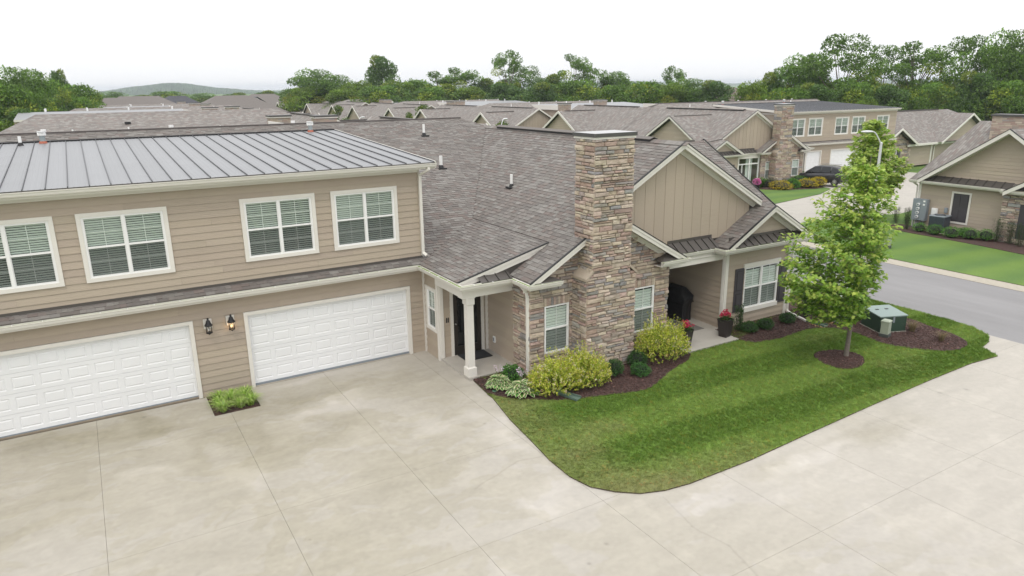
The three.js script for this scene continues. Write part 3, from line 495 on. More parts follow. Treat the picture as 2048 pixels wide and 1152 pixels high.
{ // blades of the front lawn
  const beds = [smooth(BED1.slice(1, 14), 3, false).concat([[6.85, 3.75], [1.65, 3.75], [0.1, 3.06]]), smooth(BED2.slice(0, 22), 3, false).concat([[12.7, 1], [12.7, 3.78]]), RING];
  rnd = mul(101);
  const t = new MB(); for (let i = 0; i < 9; i++) { const a = rr(0, 6.28), r = rr(0, 0.045), x = Math.cos(a) * r, z = Math.sin(a) * r, b = rr(0, 6.28), w = 0.0035, h = rr(0.035, 0.06), l = rr(0.2, 0.8), c = rr(0.8, 1.25), dx = Math.cos(b), dz = Math.sin(b); t.tri([x - dz * w, 0, z + dx * w], [x + dz * w, 0, z - dx * w], [x + dx * h * l * 0.6 + h * 0.3, h, z + dz * h * l * 0.6], [c, c, c * rr(0.7, 1.1)]); }
  const N = 62000, im = new THREE.InstancedMesh(t.geo(), mkMat({ roughness: 0.75, side: THREE.DoubleSide }), N), mtx = new THREE.Matrix4(), q = new THREE.Quaternion(), e = new THREE.Euler(), s = new THREE.Vector3(), p = new THREE.Vector3(), c = new THREE.Color();
  let n = 0, tries = 0;
  while (n < N && tries++ < N * 6) {
    const x = rr(-0.8, 17.1), z = rr(2.2, 10.55); if (!inside(x, z, LAWN) || beds.some((b) => inside(x, z, b))) continue;
    const st = stripe(x, z), lu = lush(x, z), k = rr(0.85, 1.2);
    e.set(0, (st > 0.5 ? 0 : Math.PI) + rr(-2.0, 2.0), 0); q.setFromEuler(e); s.setScalar(k).y = k * rr(0.7, 1.2) * (0.55 + 0.6 * lu); p.set(x, 0.028, z); mtx.compose(p, q, s); im.setMatrixAt(n, mtx);
    const g = grassAt(x, z, st, lu), v = rr(0.85, 1.3); c.setRGB(g[0] * v * (rnd() < 0.06 ? 1.7 : 1), g[1] * v, g[2] * v); im.setColorAt(n, c); n++;
  }
  im.count = n; im.name = 'lawn_grass'; im.castShadow = im.receiveShadow = true; scene.add(im); tag(im, 'short mown striped green grass of the front lawn', 'grass', null, 'stuff');
}
{ // bark chips lying on the near beds
  rnd = mul(77); const g = new MB().box(-0.03, 0, -0.009, 0.03, 0.008, 0.009).geo(), N = 16000, im = new THREE.InstancedMesh(g, mkMat({ roughness: 1 }), N), mtx = new THREE.Matrix4(), q = new THREE.Quaternion(), e = new THREE.Euler(), s = new THREE.Vector3(), p = new THREE.Vector3(), c = new THREE.Color(); let n = 0, tries = 0;
  while (n < N && tries++ < N * 9) { const k = rnd(); let x, z, ok; if (k < 0.42) { x = rr(0, 7); z = rr(3, 6.4); ok = inside(x, z, BED1); } else if (k < 0.9) { x = rr(9.2, 16); z = rr(3.7, 9.3); ok = inside(x, z, BED2); } else { x = rr(9.6, 11.3); z = rr(7, 8.5); ok = inside(x, z, RING); }
    if (!ok) continue; e.set(rr(-0.4, 0.4), rr(0, 6.28), rr(-0.4, 0.4)); q.setFromEuler(e); s.set(rr(0.5, 1.3), rr(0.7, 1.5), rr(0.6, 1.6)); p.set(x, 0.054, z); mtx.compose(p, q, s); im.setMatrixAt(n, mtx); const v = rr(0.5, 1.5), pale = rnd() < 0.03 ? 2.6 : 1; c.setRGB(0.07 * v * pale, 0.038 * v * pale, 0.032 * v * pale); im.setColorAt(n, c); n++; }
  im.count = n; im.name = 'bark_chips'; im.castShadow = im.receiveShadow = true; scene.add(im); tag(im, 'reddish brown bark chips covering the planting beds', 'mulch', null, 'stuff');
}
// ---------- the villa: two-storey garage block at left, stone-gabled wing at right ----------
// own axes: x along the garage front, z out of it, origin at the inner corner of garage and wing
const S1 = (x) => 2.1835 + 0.575 * x, SH = (x) => 3.064 + 0.257 * x, S2 = (z) => 3.12 - 0.365 * z, S3 = (z) => 3.0 + 0.575 * (4.2 - z), XR = 7.52, YR = 6.508, XK = 2.769;
const EYE = [-8.745, 8.308, 20.158];
function ventPipe(parent, x, y, z, h = 0.42, r = 0.05) {
  const m = new MB().tube([x, y - 0.1, z], [x, y + h, z], r, r, 10); const p = m.build('vent_pipe', M.pvc, parent);
  const b = new MB().tube([x, y - 0.06, z], [x, y + 0.1, z], r + 0.07, r + 0.008, 10, [1, 1, 1], false); b.build('pipe_boot', M.black, p);
  new MB().box(x - 0.17, y - 0.05, z - 0.15, x + 0.17, y - 0.01, z + 0.2).build('flashing', M.black, p);
}
function buildVilla(H, lod) {
  const near = lod === 0;
  // -- garage block --
  const XL = -16.6, F0 = FX([0, 0, 0]);
  const wins = [[-2.68, -0.85, 3.8, 5.34], [-5.18, -3.34, 3.8, 5.34], [-9.0, -7.17, 3.78, 5.32], [-11.5, -9.67, 3.78, 5.32], [-15.3, -13.5, 3.78, 5.32]];
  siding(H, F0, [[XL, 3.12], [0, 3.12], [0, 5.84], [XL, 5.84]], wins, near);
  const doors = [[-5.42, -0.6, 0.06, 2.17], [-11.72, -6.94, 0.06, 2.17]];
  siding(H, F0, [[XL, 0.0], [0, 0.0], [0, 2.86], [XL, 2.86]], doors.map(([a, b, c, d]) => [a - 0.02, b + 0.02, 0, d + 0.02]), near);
  for (const w of wins) windowIn(H, F0, ...w, { double: true, casing: 0.1, grids: 2, w: 0.018 });
  for (const d of doors) garageDoor(H, F0, ...d, 8, 4, near);
  new MB().fbox(F0, XL, -5.5, -0.3, 0.035, -0.2, 0.012, [0.62, 0.6, 0.56]).build('foundation', M.ledge, H);
  new MB().box(XL, 2.9, -9.4, -0.02, 6.0, -0.16).box(XL, 0, -9.4, -0.02, 2.9, -0.2).build('block_core', M.room, H);
  siding(H, FR([0, 0, 0]), [[0.0, 3.0], [9.4, 6.4], [9.4, 6.52], [0, 5.95]], [], false);
  new MB().fbox(F0, XL, 0.0, 5.8, 5.99, -0.01, 0.05).fbox(FR([0, 0, 0]), 0, 9, 5.8, 5.95, 0, 0.03).build('frieze_board', M.trim, H);
  new MB().fbox(F0, -0.035, 0.03, 3.2, 5.8, -0.02, 0.052).build('corner_board', M.trim, H);
  new MB().box(XL, 5.95, -0.02, 0.33, 5.97, 0.38).build('soffit', M.trim, H);
  gutter(H, [[XL, 0.38], [0.4, 0.38]], 6.085, false);
  // metal roof: one panel after the other
  const yM = (z) => 6.11 + 0.0527 * (0.4 - z), mroof = new MB().poly([[XL, yM(0.4) - 0.02, 0.4], [0.36, yM(0.4) - 0.02, 0.4], [0.36, yM(-9.3) - 0.02, -9.3], [XL, yM(-9.3) - 0.02, -9.3]]).quad([0.36, yM(0.4) - 0.12, 0.4], [0.36, yM(-9.3) - 0.12, -9.3], [0.36, yM(-9.3), -9.3], [0.36, yM(0.4), 0.4]).build('metal_roof', M.pent, H);
  const seams = new MB();
  for (let x = 0.36; x > XL + 0.1; x -= 0.452) {
    const a = Math.max(XL, x - 0.452), g = rr(0.95, 1.05), m = near ? new MB() : seams, col = [g, g, g], Z0 = 0.4 + 0.02, Z1 = -9.28, ring = [];
    const pr = [[a + 0.012, 0], [a + 0.1, 0], [a + 0.115, 0.005], [a + 0.135, 0.005], [a + 0.15, 0], [a + 0.215, 0], [a + 0.23, 0.005], [a + 0.25, 0.005], [a + 0.265, 0], [a + 0.33, 0], [a + 0.345, 0.005], [a + 0.365, 0.005], [a + 0.38, 0], [x - 0.012, 0]];
    for (let i = 0; i + 1 < pr.length; i++) { const [p, q] = [pr[i], pr[i + 1]]; m.quad([p[0], yM(Z0) + p[1], Z0], [q[0], yM(Z0) + q[1], Z0], [q[0], yM(Z1) + q[1], Z1], [p[0], yM(Z1) + p[1], Z1], col); }
    const P = near ? m.build('roof_panel', M.metal, mroof) : null;
    const s = new MB().hexa([[x - 0.009, yM(Z0) - 0.03, Z0], [x + 0.009, yM(Z0) - 0.03, Z0], [x + 0.009, yM(Z1), Z1], [x - 0.009, yM(Z1), Z1], [x - 0.008, yM(Z0) + 0.034, Z0], [x + 0.008, yM(Z0) + 0.034, Z0], [x + 0.008, yM(Z1) + 0.034, Z1], [x - 0.008, yM(Z1) + 0.034, Z1]].map((p) => p), [0.42, 0.42, 0.43]);
    if (near) s.build('roof_seam', M.metal, mroof); else if (x < 0.3) { seams.p.push(...s.p); seams.c.push(...s.c.map((c) => c * 1.6)); seams.t.push(...s.t); }
  }
  if (!near) tag(seams.build('roof_panel', M.metal, mroof), null, null, null, 'stuff');
  new MB().box(XL, yM(-9.3) - 0.05, -9.42, 0.36, yM(-9.3) + 0.05, -9.24).build('ridge_cap', M.black, mroof);
  new MB().sweep([[0, -0.06], [0.03, -0.06], [0.03, 0.0], [0, 0.0]], [[XL, 0.4], [0.38, 0.4]], yM(0.4)).build('drip_edge', M.pent, mroof);
  new MB().beam([0.385, yM(0.4) - 0.07, 0.42], [0.385, yM(-9.3) - 0.07, -9.3], 0.05, 0.2).build('fascia', M.trim, mroof);
  // -- wing walls --
  const FE = FL([0, 0, 0]), FD = FX([0, 0, 1.1]), FP = FL([1.7, 0, 0]), FS = FX([0, 0, 3.8]), FH = FX([0, 0, 3.8]), FQ = FL([9.5, 0, 0]);
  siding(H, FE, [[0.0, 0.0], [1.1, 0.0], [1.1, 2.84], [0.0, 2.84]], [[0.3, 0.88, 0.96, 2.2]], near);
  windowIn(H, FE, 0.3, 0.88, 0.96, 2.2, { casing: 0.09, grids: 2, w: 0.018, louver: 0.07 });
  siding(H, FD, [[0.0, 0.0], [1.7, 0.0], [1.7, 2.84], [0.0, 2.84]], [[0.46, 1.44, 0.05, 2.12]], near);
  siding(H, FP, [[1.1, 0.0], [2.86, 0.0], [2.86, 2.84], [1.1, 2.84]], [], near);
  new MB().fbox(FE, 0.0, 0.1, 0, 2.84, -0.01, 0.05).build('corner_board', M.trim, H);
  new MB().fbox(FE, 1.0, 1.134, 0, 2.84, -0.01, 0.05).fbox(FD, 0.0, 0.12, 0, 2.84, 0, 0.05).build('corner_board', M.trim, H);
  new MB().fbox(FD, 1.6, 1.69, 0, 2.84, 0, 0.05).build('corner_board', M.trim, H);
  new MB().fbox(FP, 2.82, 2.92, 0, 2.84, 0, 0.06).build('corner_board', M.trim, H);
  { // front door: dark storm door with a glass panel
    const d = new MB().fbox(FD, 0.46, 0.6, 0.05, 2.12, -0.05, 0.02).fbox(FD, 1.3, 1.44, 0.05, 2.12, -0.05, 0.02).fbox(FD, 0.6, 1.3, 0.05, 0.36, -0.05, 0.02).fbox(FD, 0.6, 1.3, 2.0, 2.12, -0.05, 0.02).build('entry_door', M.bronze, H);
    new MB().quad(FD(0.6, 0.36, 0), FD(1.3, 0.36, 0), FD(1.3, 2.0, 0), FD(0.6, 2.0, 0)).build('glass', M.darkGlass, d);
    const pn = new MB(); for (const [a, b] of [[0.42, 0.9], [1.0, 1.9]]) for (const [x0, x1] of [[0.66, 0.93], [0.97, 1.24]]) pn.fbox(FD, x0, x1, a, b, -0.03, -0.002, [0.9, 0.85, 0.8]); pn.build('door_panel', M.bronze, d);
    new MB().fbox(FD, 0.36, 0.455, 0, 2.22, 0, 0.055).fbox(FD, 1.445, 1.54, 0, 2.22, 0, 0.055).fbox(FD, 0.455, 1.445, 2.125, 2.22, 0, 0.053).build('casing', M.trim, d);
    new MB().beam(FD(0.53, 0.98, 0.07), FD(0.53, 1.16, 0.07), 0.025, 0.025).tube(FD(0.53, 1.12, 0.02), FD(0.53, 1.12, 0.075), 0.02, 0.02, 8).build('handle', M.cap, d);
    new MB().fbox(FD, 0.4, 1.5, 0.03, 0.055, -0.02, 0.1).build('threshold', M.cap, d);
    if (near) { for (const u of [0.225, 0.285]) new MB().fbox(FD, u - 0.016, u + 0.016, 1.22, 1.38, 0.02, 0.032).build('house_number', M.black, H); const o = new MB().fbox(FP, 1.5, 1.62, 0.42, 0.62, 0.01, 0.05).build('outlet_box', M.vinyl, H); new MB().fbox(FP, 1.53, 1.59, 0.46, 0.58, 0.05, 0.06).build('cover', M.steelGrey, o); }
  }
  // porch ceiling, beams, column
  new MB().box(0.0, 2.72, 1.1, 1.7, 2.74, 3.0).build('porch_ceiling', M.trim, H);
  new MB().box(-0.12, 2.5, 2.66, 1.72, 2.84, 2.94).box(-0.12, 2.52, 1.13, 0.14, 2.84, 2.66).build('porch_beam', M.trim, H);
  { const c = new MB(), cx = 0.15, cz = 2.8, sec = (y0, y1, a, b = a) => c.hexa([[cx - a, y0, cz + a], [cx + a, y0, cz + a], [cx + a, y0, cz - a], [cx - a, y0, cz - a], [cx - b, y1, cz + b], [cx + b, y1, cz + b], [cx + b, y1, cz - b], [cx - b, y1, cz - b]]);
    sec(0.08, 0.34, 0.145); sec(0.34, 0.37, 0.145, 0.108); sec(0.37, 2.26, 0.108, 0.102); sec(2.26, 2.29, 0.102, 0.13); sec(2.29, 2.48, 0.13); sec(2.48, 2.502, 0.15); c.build('porch_column', M.trim, H); }
  new MB().box(0.0, 0, 1.1, 1.72, 0.08, 3.02, [1, 1, 1]).build('porch_floor', M.concretePlain, H);
  // -- stone wall of the wing, with its gable --
  const sw = [[2.09, 2.95, 0.67, 2.13], [5.42, 6.28, 0.67, 2.15]], XS0 = 1.6, XS1 = 6.86, LS = near ? [] : null;
  const front = [[XS0, -0.1], [XS1, -0.1], [XS1, 2.9], [6.9, 3.0], [4.3, 4.48], [1.7, 3.0], [XS0, 2.9]];
  const stoneWall = backing(FS, front, sw, 0).build('stone_wall', M.mortar, H);
  backing(FL([XS0, 0, 0]), [[2.9, -0.1], [3.8, -0.1], [3.8, 2.84], [2.9, 2.84]], [], 0).fbox(FS, XS1 - 0.02, XS1, 0, 2.9, -0.9, -0.14).build('stone_wall', M.mortar, H);
  for (const w of sw) windowIn(H, FS, ...w, { grids: 1, w: 0.02, louver: 0.088, rail: 0.02 });
  const L = [], big = near ? 1 : 1.7, lint = sw.map(([a, b, c, d]) => [a - 0.02, b + 0.02, c - 0.03, d + 0.25]);
  stones(FS, front.slice(0, 3).concat([[6.7, 3.05], [4.3, 4.44], [1.9, 3.05], [XS0, 2.9]]), lint, L, { ext: [0.035, 0.035], big });
  stones(FL([XS0, 0, 0]), [[2.92, -0.1], [3.8, -0.1], [3.8, 2.84], [2.92, 2.84]], [], L, { ext: [0, 0.03], big });
  for (const [a, b, c, d] of sw) for (let x = a - 0.02; x < b - 0.03; x += 0.082) { // soldier course over each window
    const m = new MB(), base = pick(STONES), k = rr(0.85, 1.15), col = base.map((q) => q * k), w = rr(0.03, 0.045); m.fbox(FS, x + 0.005, x + 0.077, d + 0.01, d + 0.24, 0, w, col); L.push({ m, area: 0.02, at: FS(x, d, 0) }); }
  new MB().fbox(FS, sw[0][0] - 0.05, sw[0][1] + 0.05, sw[0][2] - 0.09, sw[0][2] - 0.01, 0, 0.07).fbox(FS, sw[1][0] - 0.05, sw[1][1] + 0.05, sw[1][2] - 0.09, sw[1][2] - 0.01, 0, 0.07).build('stone_sill', M.ledge, H);
  // -- chimney --
  const cs = near ? 0 : 0.9, ca = 3.1 + cs, cb = 4.86 + cs, ua = 3.29 + cs, ub = 4.64 + cs, zc = 4.5, ys = 2.98;
  const chimney = new MB().box(ca, -0.1, 3.7, cb, ys, zc).box(ua, ys, 3.62, ub, 6.86, zc).build('chimney', M.mortar, H), C = [];
  stones(FX([0, 0, zc]), [[ca, -0.1], [cb, -0.1], [cb, ys], [ca, ys]], [], C, { ext: [0.035, 0.035], big });
  stones(FX([0, 0, zc]), [[ua, ys], [ub, ys], [ub, 6.86], [ua, 6.86]], [], C, { ext: [0.035, 0.035], big });
  stones(FL([ca, 0, 0]), [[3.8, -0.1], [zc, -0.1], [zc, ys - 0.12], [3.8, ys - 0.12]], [], C, { ext: [0, 0.03], big });
  stones(FL([ua, 0, 0]), [[3.64, ys], [zc, ys], [zc, 6.86], [3.64, 6.86]], [], C, { ext: [0, 0.03], big });
  stones(FR([cb, 0, 0]), [[-zc, -0.1], [-3.8, -0.1], [-3.8, ys], [-zc, ys]], [], C, { big }); stones(FR([ub, 0, 0]), [[-zc, ys], [-3.64, ys], [-3.64, 6.86], [-zc, 6.86]], [], C, { big });
  for (const [a, b, s] of [[ca - 0.06, ua + 0.02, 1], [cb + 0.06, ub - 0.02, -1]]) { // sloped ledge stones on the shoulders
    const y = ys, q = [[a, y - 0.1, zc + 0.05], [b, y + 0.16, zc + 0.05], [b, y + 0.16, 3.78], [a, y - 0.1, 3.78]]; new MB().hexa([...(s > 0 ? q : q.slice().reverse()), ...(s > 0 ? q : q.slice().reverse()).map(([x, yy, z]) => [x, yy + 0.08, z])]).build('ledge_stone', M.ledge, chimney); }
  new MB().box(ua - 0.05, 6.86, 3.57, ub + 0.05, 6.92, zc + 0.05).build('cap_trim', M.trim, chimney);
  new MB().box(ua - 0.075, 6.92, 3.545, ub + 0.075, 7.02, zc + 0.075).build('cap_band', M.capDark, chimney);
  { const a = ua - 0.07, b = ub + 0.07, e = 3.55, f = zc + 0.07, t = [(a + b) / 2, 7.06, (e + f) / 2]; new MB().tri([a, 7.022, f], [b, 7.022, f], t).tri([b, 7.022, f], [b, 7.022, e], t).tri([b, 7.022, e], [a, 7.022, e], t).tri([a, 7.022, e], [a, 7.022, f], t).build('cap_sheet', M.cap, chimney); }
  if (near) { pieces(L, 'stone', 'small_stones', M.stone, stoneWall, 130, EYE); pieces(C, 'stone', 'small_stones', M.stone, chimney, 170, EYE); }
  else { pieces(L, 'stone', 'small_stones', M.stone, stoneWall, 0, EYE); pieces(C, 'stone', 'small_stones', M.stone, chimney, 0, EYE); }
  // -- patio recess and right-hand room --
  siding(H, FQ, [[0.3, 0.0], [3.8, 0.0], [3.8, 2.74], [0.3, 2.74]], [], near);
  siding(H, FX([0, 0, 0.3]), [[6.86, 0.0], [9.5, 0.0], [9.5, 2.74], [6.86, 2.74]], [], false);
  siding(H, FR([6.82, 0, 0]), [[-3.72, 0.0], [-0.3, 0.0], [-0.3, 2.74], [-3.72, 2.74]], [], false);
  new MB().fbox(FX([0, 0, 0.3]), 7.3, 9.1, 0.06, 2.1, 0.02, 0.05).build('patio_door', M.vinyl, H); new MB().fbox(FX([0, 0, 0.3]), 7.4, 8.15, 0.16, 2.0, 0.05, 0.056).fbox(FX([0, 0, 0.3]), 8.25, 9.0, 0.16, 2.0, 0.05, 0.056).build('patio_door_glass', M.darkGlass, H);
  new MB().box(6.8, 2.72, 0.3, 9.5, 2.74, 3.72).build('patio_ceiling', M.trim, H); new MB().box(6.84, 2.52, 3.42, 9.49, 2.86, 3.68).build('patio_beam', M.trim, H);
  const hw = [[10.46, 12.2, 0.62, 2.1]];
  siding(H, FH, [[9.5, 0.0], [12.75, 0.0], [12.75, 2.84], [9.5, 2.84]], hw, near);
  windowIn(H, FH, ...hw[0], { double: true, grids: 1, w: 0.022, louver: 0.088 });
  new MB().fbox(FH, 10.38, 12.28, 2.1, 2.25, 0, 0.055).fbox(FH, 10.4, 12.26, 0.47, 0.62, 0, 0.06).build('window_trim', M.trim, H);
  for (const u of [9.97, 12.24]) { const s = new MB().fbox(FH, u, u + 0.43, 0.55, 2.12, 0.02, 0.045).build('shutter', M.shutter, H); const p = new MB(); for (const [a, b] of [[0.63, 1.22], [1.32, 2.04]]) { p.fbox(FH, u + 0.07, u + 0.36, a, b, 0.045, 0.05, [0.6, 0.6, 0.6]); p.fbox(FH, u + 0.1, u + 0.33, a + 0.04, b - 0.04, 0.05, 0.06); } p.build('shutter_panel', M.shutter, s); }
  new MB().fbox(FH, 9.465, 9.6, 0, 2.84, -0.01, 0.05).fbox(FQ, 3.7, 3.8, 0, 2.84, 0, 0.05).build('corner_board', M.trim, H);
  new MB().fbox(FH, 12.66, 12.785, 0, 2.84, 0, 0.05).build('corner_board', M.trim, H);
  new MB().fbox(FH, 9.5, 12.8, -0.15, 0.01, -0.1, 0.006, [0.7, 0.66, 0.6]).build('foundation', M.ledge, H);
  siding(H, FR([12.75, 0, 0]), [[-3.8, 0.0], [6.0, 0.0], [6.0, 3.0], [1.1, 5.86], [-3.8, 3.0]], [], false);
  new MB().box(2.0, 0, -9, 6.7, 2.9, 0.2).box(9.6, 0, -6, 12.6, 2.9, 3.6).build('wing_core', M.room, H);
  // -- gables --
  battens(H, FX([0, 0, 3.3]), [[3.4, 3.2], [11.0, 3.2], [11.0, 4.28], [XR, 6.3], [3.4, 3.93]], near);
  const sg = FX([0, 0, 3.84]); siding(H, sg, [[9.75, 3.15], [12.95, 3.15], [11.35, 4.05]], [], near);
  // -- roofs: slabs, then shingles --
  const n1 = vnorm([-0.575, 1, 0]), nh = vnorm([-0.257, 1, 0]), n2 = vnorm([0, 1, 0.365]), n3 = vnorm([0, 1, 0.575]), k1 = Math.hypot(1, 0.575), kh = Math.hypot(1, 0.257), k2 = Math.hypot(1, 0.365);
  const left = (f) => (q) => q.map(([x, z]) => [x, f(x), z]), fz = (f) => (q) => q.map(([x, z]) => [x, f(z), z]);
  const P1 = [[XK, -1.797], [XK, 3.0], [1.42, 3.0], [1.42, 4.2], [4.3, 4.2], [4.3, 3.6], [XR, 3.6], [XR, -9.28]];
  const PH = [[-0.25, 0.33], [-0.25, 3.02], [XK, 3.02], [XK, -1.797]];
  const P2 = [[XL, -10.3], [XL, -9.3], [0.0, -9.3], [0.0, 0.153], [XK, -1.797], [XR, -9.28], [6.7, -10.3]];
  const PS = [[XL, 0.02], [XL, 0.33], [-0.25, 0.33], [0.0, 0.153], [0.0, 0.02]];
  const P3 = [[7.6, -1.1], [7.6, 2.6], [9.6, 3.2], [13.15, 3.2], [13.15, -1.1]], sgl = (x) => 4.21 - 0.575 * (11.37 - x), PG = [[9.24, 2.2], [9.24, 4.15], [11.37, 4.15], [11.37, 2.1]];
  const roof = new MB(), put = (pts) => { const g = roofSlab(pts, 0.05, near ? undefined : WHITE); roof.p.push(...g.p); roof.c.push(...g.c); roof.t.push(...g.t); };
  const P1a = [[XK, -1.797], [XK, 3.0], [XK, 3.6], [XR, 3.6], [XR, -9.28]], P1b = [[1.42, 2.9], [1.42, 4.2], [4.3, 4.2], [4.3, 2.9]];
  const low = (pts) => pts.map(([x, y, z]) => [x, y - 0.006, z]);
  put(low(left(S1)(P1a))); put(left(S1)(P1b)); put(left(SH)(PH)); put(fz(S2)([[0.0, 0.153], [XK, -1.797], [XR, -9.28], [6.7, -10.3], [0, -10.3]])); put(fz(S2)([[XL, -10.3], [XL, -9.2], [0, -9.2], [0, -10.3]])); put(fz(S2)(PS));
  put(fz(S3)([[7.6, -1.1], [7.6, 2.6], [9.6, 3.2], [13.15, 3.2], [13.15, -1.1]])); put(left(sgl)(PG));
  put([[4.3, 4.656, 2.9], [4.3, 4.656, 4.2], [7.2, 2.99, 4.2], [7.2, 2.99, 2.9]]); put([[XR, YR, -10.4], [XR, YR, 3.6], [11.3, 4.335, 3.6], [13.3, 3.185, -1], [13.3, 3.185, -10.4]]);
  put([[11.37, 4.21, 2.1], [11.37, 4.21, 4.15], [13.5, 2.985, 4.15], [13.5, 2.985, 2.1]]); put([[7.6, 6.05, -1.1], [13.15, 6.05, -1.1], [13.15, 3.0, -6.4], [7.6, 3.0, -6.4]]);
  const bz = (z) => 6.88 + 0.365 * (z + 10.3); put([[6.7, 6.88, -10.3], [XR, YR, -9.28], [XR, YR, -11.3]]); put([[6.7, 6.88, -10.3], [XR, YR, -11.32], [2.7, 3.77, -18.8], [0, 3.1, -20.6], [XL, 3.1, -20.6], [XL, 6.88, -10.3]]);
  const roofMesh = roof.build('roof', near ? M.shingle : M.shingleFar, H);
  if (near) {
    const Sh = [];
    const conv = (poly, along, f, up0) => poly;
    // (s, t) along the eave and up the slope; s runs so that s x t points out of the roof
    shingles((s, t) => [1.42 + t / k1, S1(1.42 + t / k1), s], n1, P1.map(([x, z]) => [z, (x - 1.42) * k1]), Sh);
    shingles((s, t) => [-0.25 + t / kh, SH(-0.25 + t / kh), s], nh, PH.map(([x, z]) => [z, (x + 0.25) * kh]), Sh);
    shingles((s, t) => [s, S2(0.35 - t / k2), 0.35 - t / k2], n2, P2.map(([x, z]) => [x, (0.35 - z) * k2]), Sh);
    shingles((s, t) => [s, S2(0.35 - t / k2), 0.35 - t / k2], n2, PS.map(([x, z]) => [x, (0.35 - z) * k2]), Sh);
    shingles((s, t) => [s, S3(4.2 - t / k1), 4.2 - t / k1], n3, P3.map(([x, z]) => [x, (4.2 - z) * k1]), Sh);
    shingles((s, t) => [9.24 + t / k1, sgl(9.24 + t / k1), s], n1, PG.map(([x, z]) => [z, (x - 9.24) * k1]), Sh);
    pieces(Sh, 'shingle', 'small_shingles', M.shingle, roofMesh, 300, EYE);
  }
  // ridge caps and vents
  const rc = new MB(); for (let z = -9.2; z < 3.58; z += 0.25) { const g = pick(TABS).map((c) => c * 1.1); rc.hexa([[XR - 0.17, YR - 0.075, z + 0.24], [XR, YR + 0.022, z + 0.24], [XR, YR + 0.022, z], [XR - 0.17, YR - 0.075, z], [XR - 0.17, YR - 0.055, z + 0.24], [XR, YR + 0.045, z + 0.24], [XR, YR + 0.045, z], [XR - 0.17, YR - 0.055, z]], g); }
  if (near) rc.build('ridge_cap', M.shingle, roofMesh);
  const vt = new MB().box(XR - 0.15, YR - 0.05, -8.0, XR + 0.15, YR + 0.045, 2.1).build('ridge_vent', M.black, roofMesh), vc = new MB(); for (const sd of [-1, 1]) { const g = [0.17, 0.155, 0.145], q = [[XR + sd * 0.18, YR + 0.03, 2.15], [XR, YR + 0.095, 2.15], [XR, YR + 0.095, -8.05], [XR + sd * 0.18, YR + 0.03, -8.05]]; vc.hexa([...q, ...q.map(([x, y, z]) => [x, y + 0.02, z])], near ? g : WHITE); } vc.build('ridge_vent_cap', near ? M.shingle : M.shingleFar, vt);
  new MB().box(8.2, 6.02, -1.14, 12.6, 6.1, -1.06, [0.12, 0.11, 0.1]).build('ridge_cap', M.shingle, roofMesh);
  new MB().box(XL, 6.86, -10.4, 6.7, 6.91, -10.2, [0.12, 0.105, 0.1]).build('ridge_cap', M.shingle, roofMesh);
  // valley flashing line, skirt flashing
  new MB().fbox(F0, XL, 0, 3.1, 3.19, 0, 0.03).build('flashing', M.pent, H);
  // rakes
  const R1 = 3.0; rake(H, [-0.27, SH(-0.27) + 0.02, R1], [XK, SH(XK) + 0.02, R1], null, { h: 0.22 });
  rake(H, [1.36, S1(1.36) + 0.025, 4.2], [3.28 + cs * 0.5, S1(3.28 + cs * 0.5) + 0.025, 4.2], 3.83);
  rake(H, [7.24, 4.656 - 0.575 * 2.94 + 0.025, 4.2], [4.62 + cs, 4.656 - 0.575 * (0.32 + cs) + 0.025, 4.2], 3.83);
  rake(H, [3.5, S1(3.5) + 0.025, 3.6], [XR, YR + 0.025, 3.6], 3.31); rake(H, [11.28, YR - 0.575 * 3.76 + 0.025, 3.6], [XR, YR + 0.025, 3.6], 3.31);
  rake(H, [9.2, sgl(9.2) + 0.025, 4.16], [11.37, 4.235, 4.16], 3.87); rake(H, [13.56, sgl(9.18) + 0.025, 4.16], [11.37, 4.235, 4.16], 3.87);
  { const e = new MB(); for (const s of [[4.15, 3.03], [-6.35, 3.03]]) e.beam([13.15, 6.0, -1.1], [13.15, s[1] - 0.08, s[0]], 0.03, 0.2); e.build('rake_board', M.trim, H); const d = new MB(); for (const s of [[4.15, 3.03], [-6.35, 3.03]]) d.beam([13.155, 6.1, -1.1], [13.155, s[1] + 0.02, s[0]], 0.04, 0.035); d.build('drip_edge', M.black, H); }
  // gutters, pent roofs, returns
  gutter(H, [[XL, 0.33], [-0.27, 0.33], [-0.27, 3.24], [1.37, 3.24], [1.37, 4.2], [2.42, 4.2]], 2.975, near);
  new MB().box(XL, 2.8, 0.0, -0.27, 2.815, 0.33).box(-0.27, 2.8, 0.0, 0.0, 2.815, 3.24).box(0, 2.8, 2.9, 1.6, 2.815, 3.24).box(1.37, 2.8, 3.24, 1.6, 2.815, 4.2).box(1.6, 2.8, 3.86, 2.42, 2.815, 4.2).build('soffit', M.trim, H);
  new MB().poly([[-0.2, 2.85, 2.96], [2.7, 2.85, 2.96], [2.7, SH(2.7) - 0.06, 2.96], [-0.2, SH(-0.2) - 0.06, 2.96]]).build('porch_gable', M.pent, H);
  pentRoof(H, 0.35, 1.37, 2.98, 3.12, 3.26, 2.975, 0.36);
  const ret = (x0, x1) => new MB().tri([x0, 2.975, 4.22], [x1, 2.975, 4.22], [(x0 + x1) / 2 + (x0 < 4 ? -0.2 : 0.2), 3.2, 3.85]).tri([x1, 2.975, 4.22], [x1, 2.975, 3.83], [(x0 + x1) / 2 + (x0 < 4 ? -0.2 : 0.2), 3.2, 3.85]).tri([x0, 2.975, 3.83], [x0, 2.975, 4.22], [(x0 + x1) / 2 + (x0 < 4 ? -0.2 : 0.2), 3.2, 3.85]).build('metal_pent_roof', M.pent, H);
  ret(1.5, 2.42); ret(6.2, 7.1);
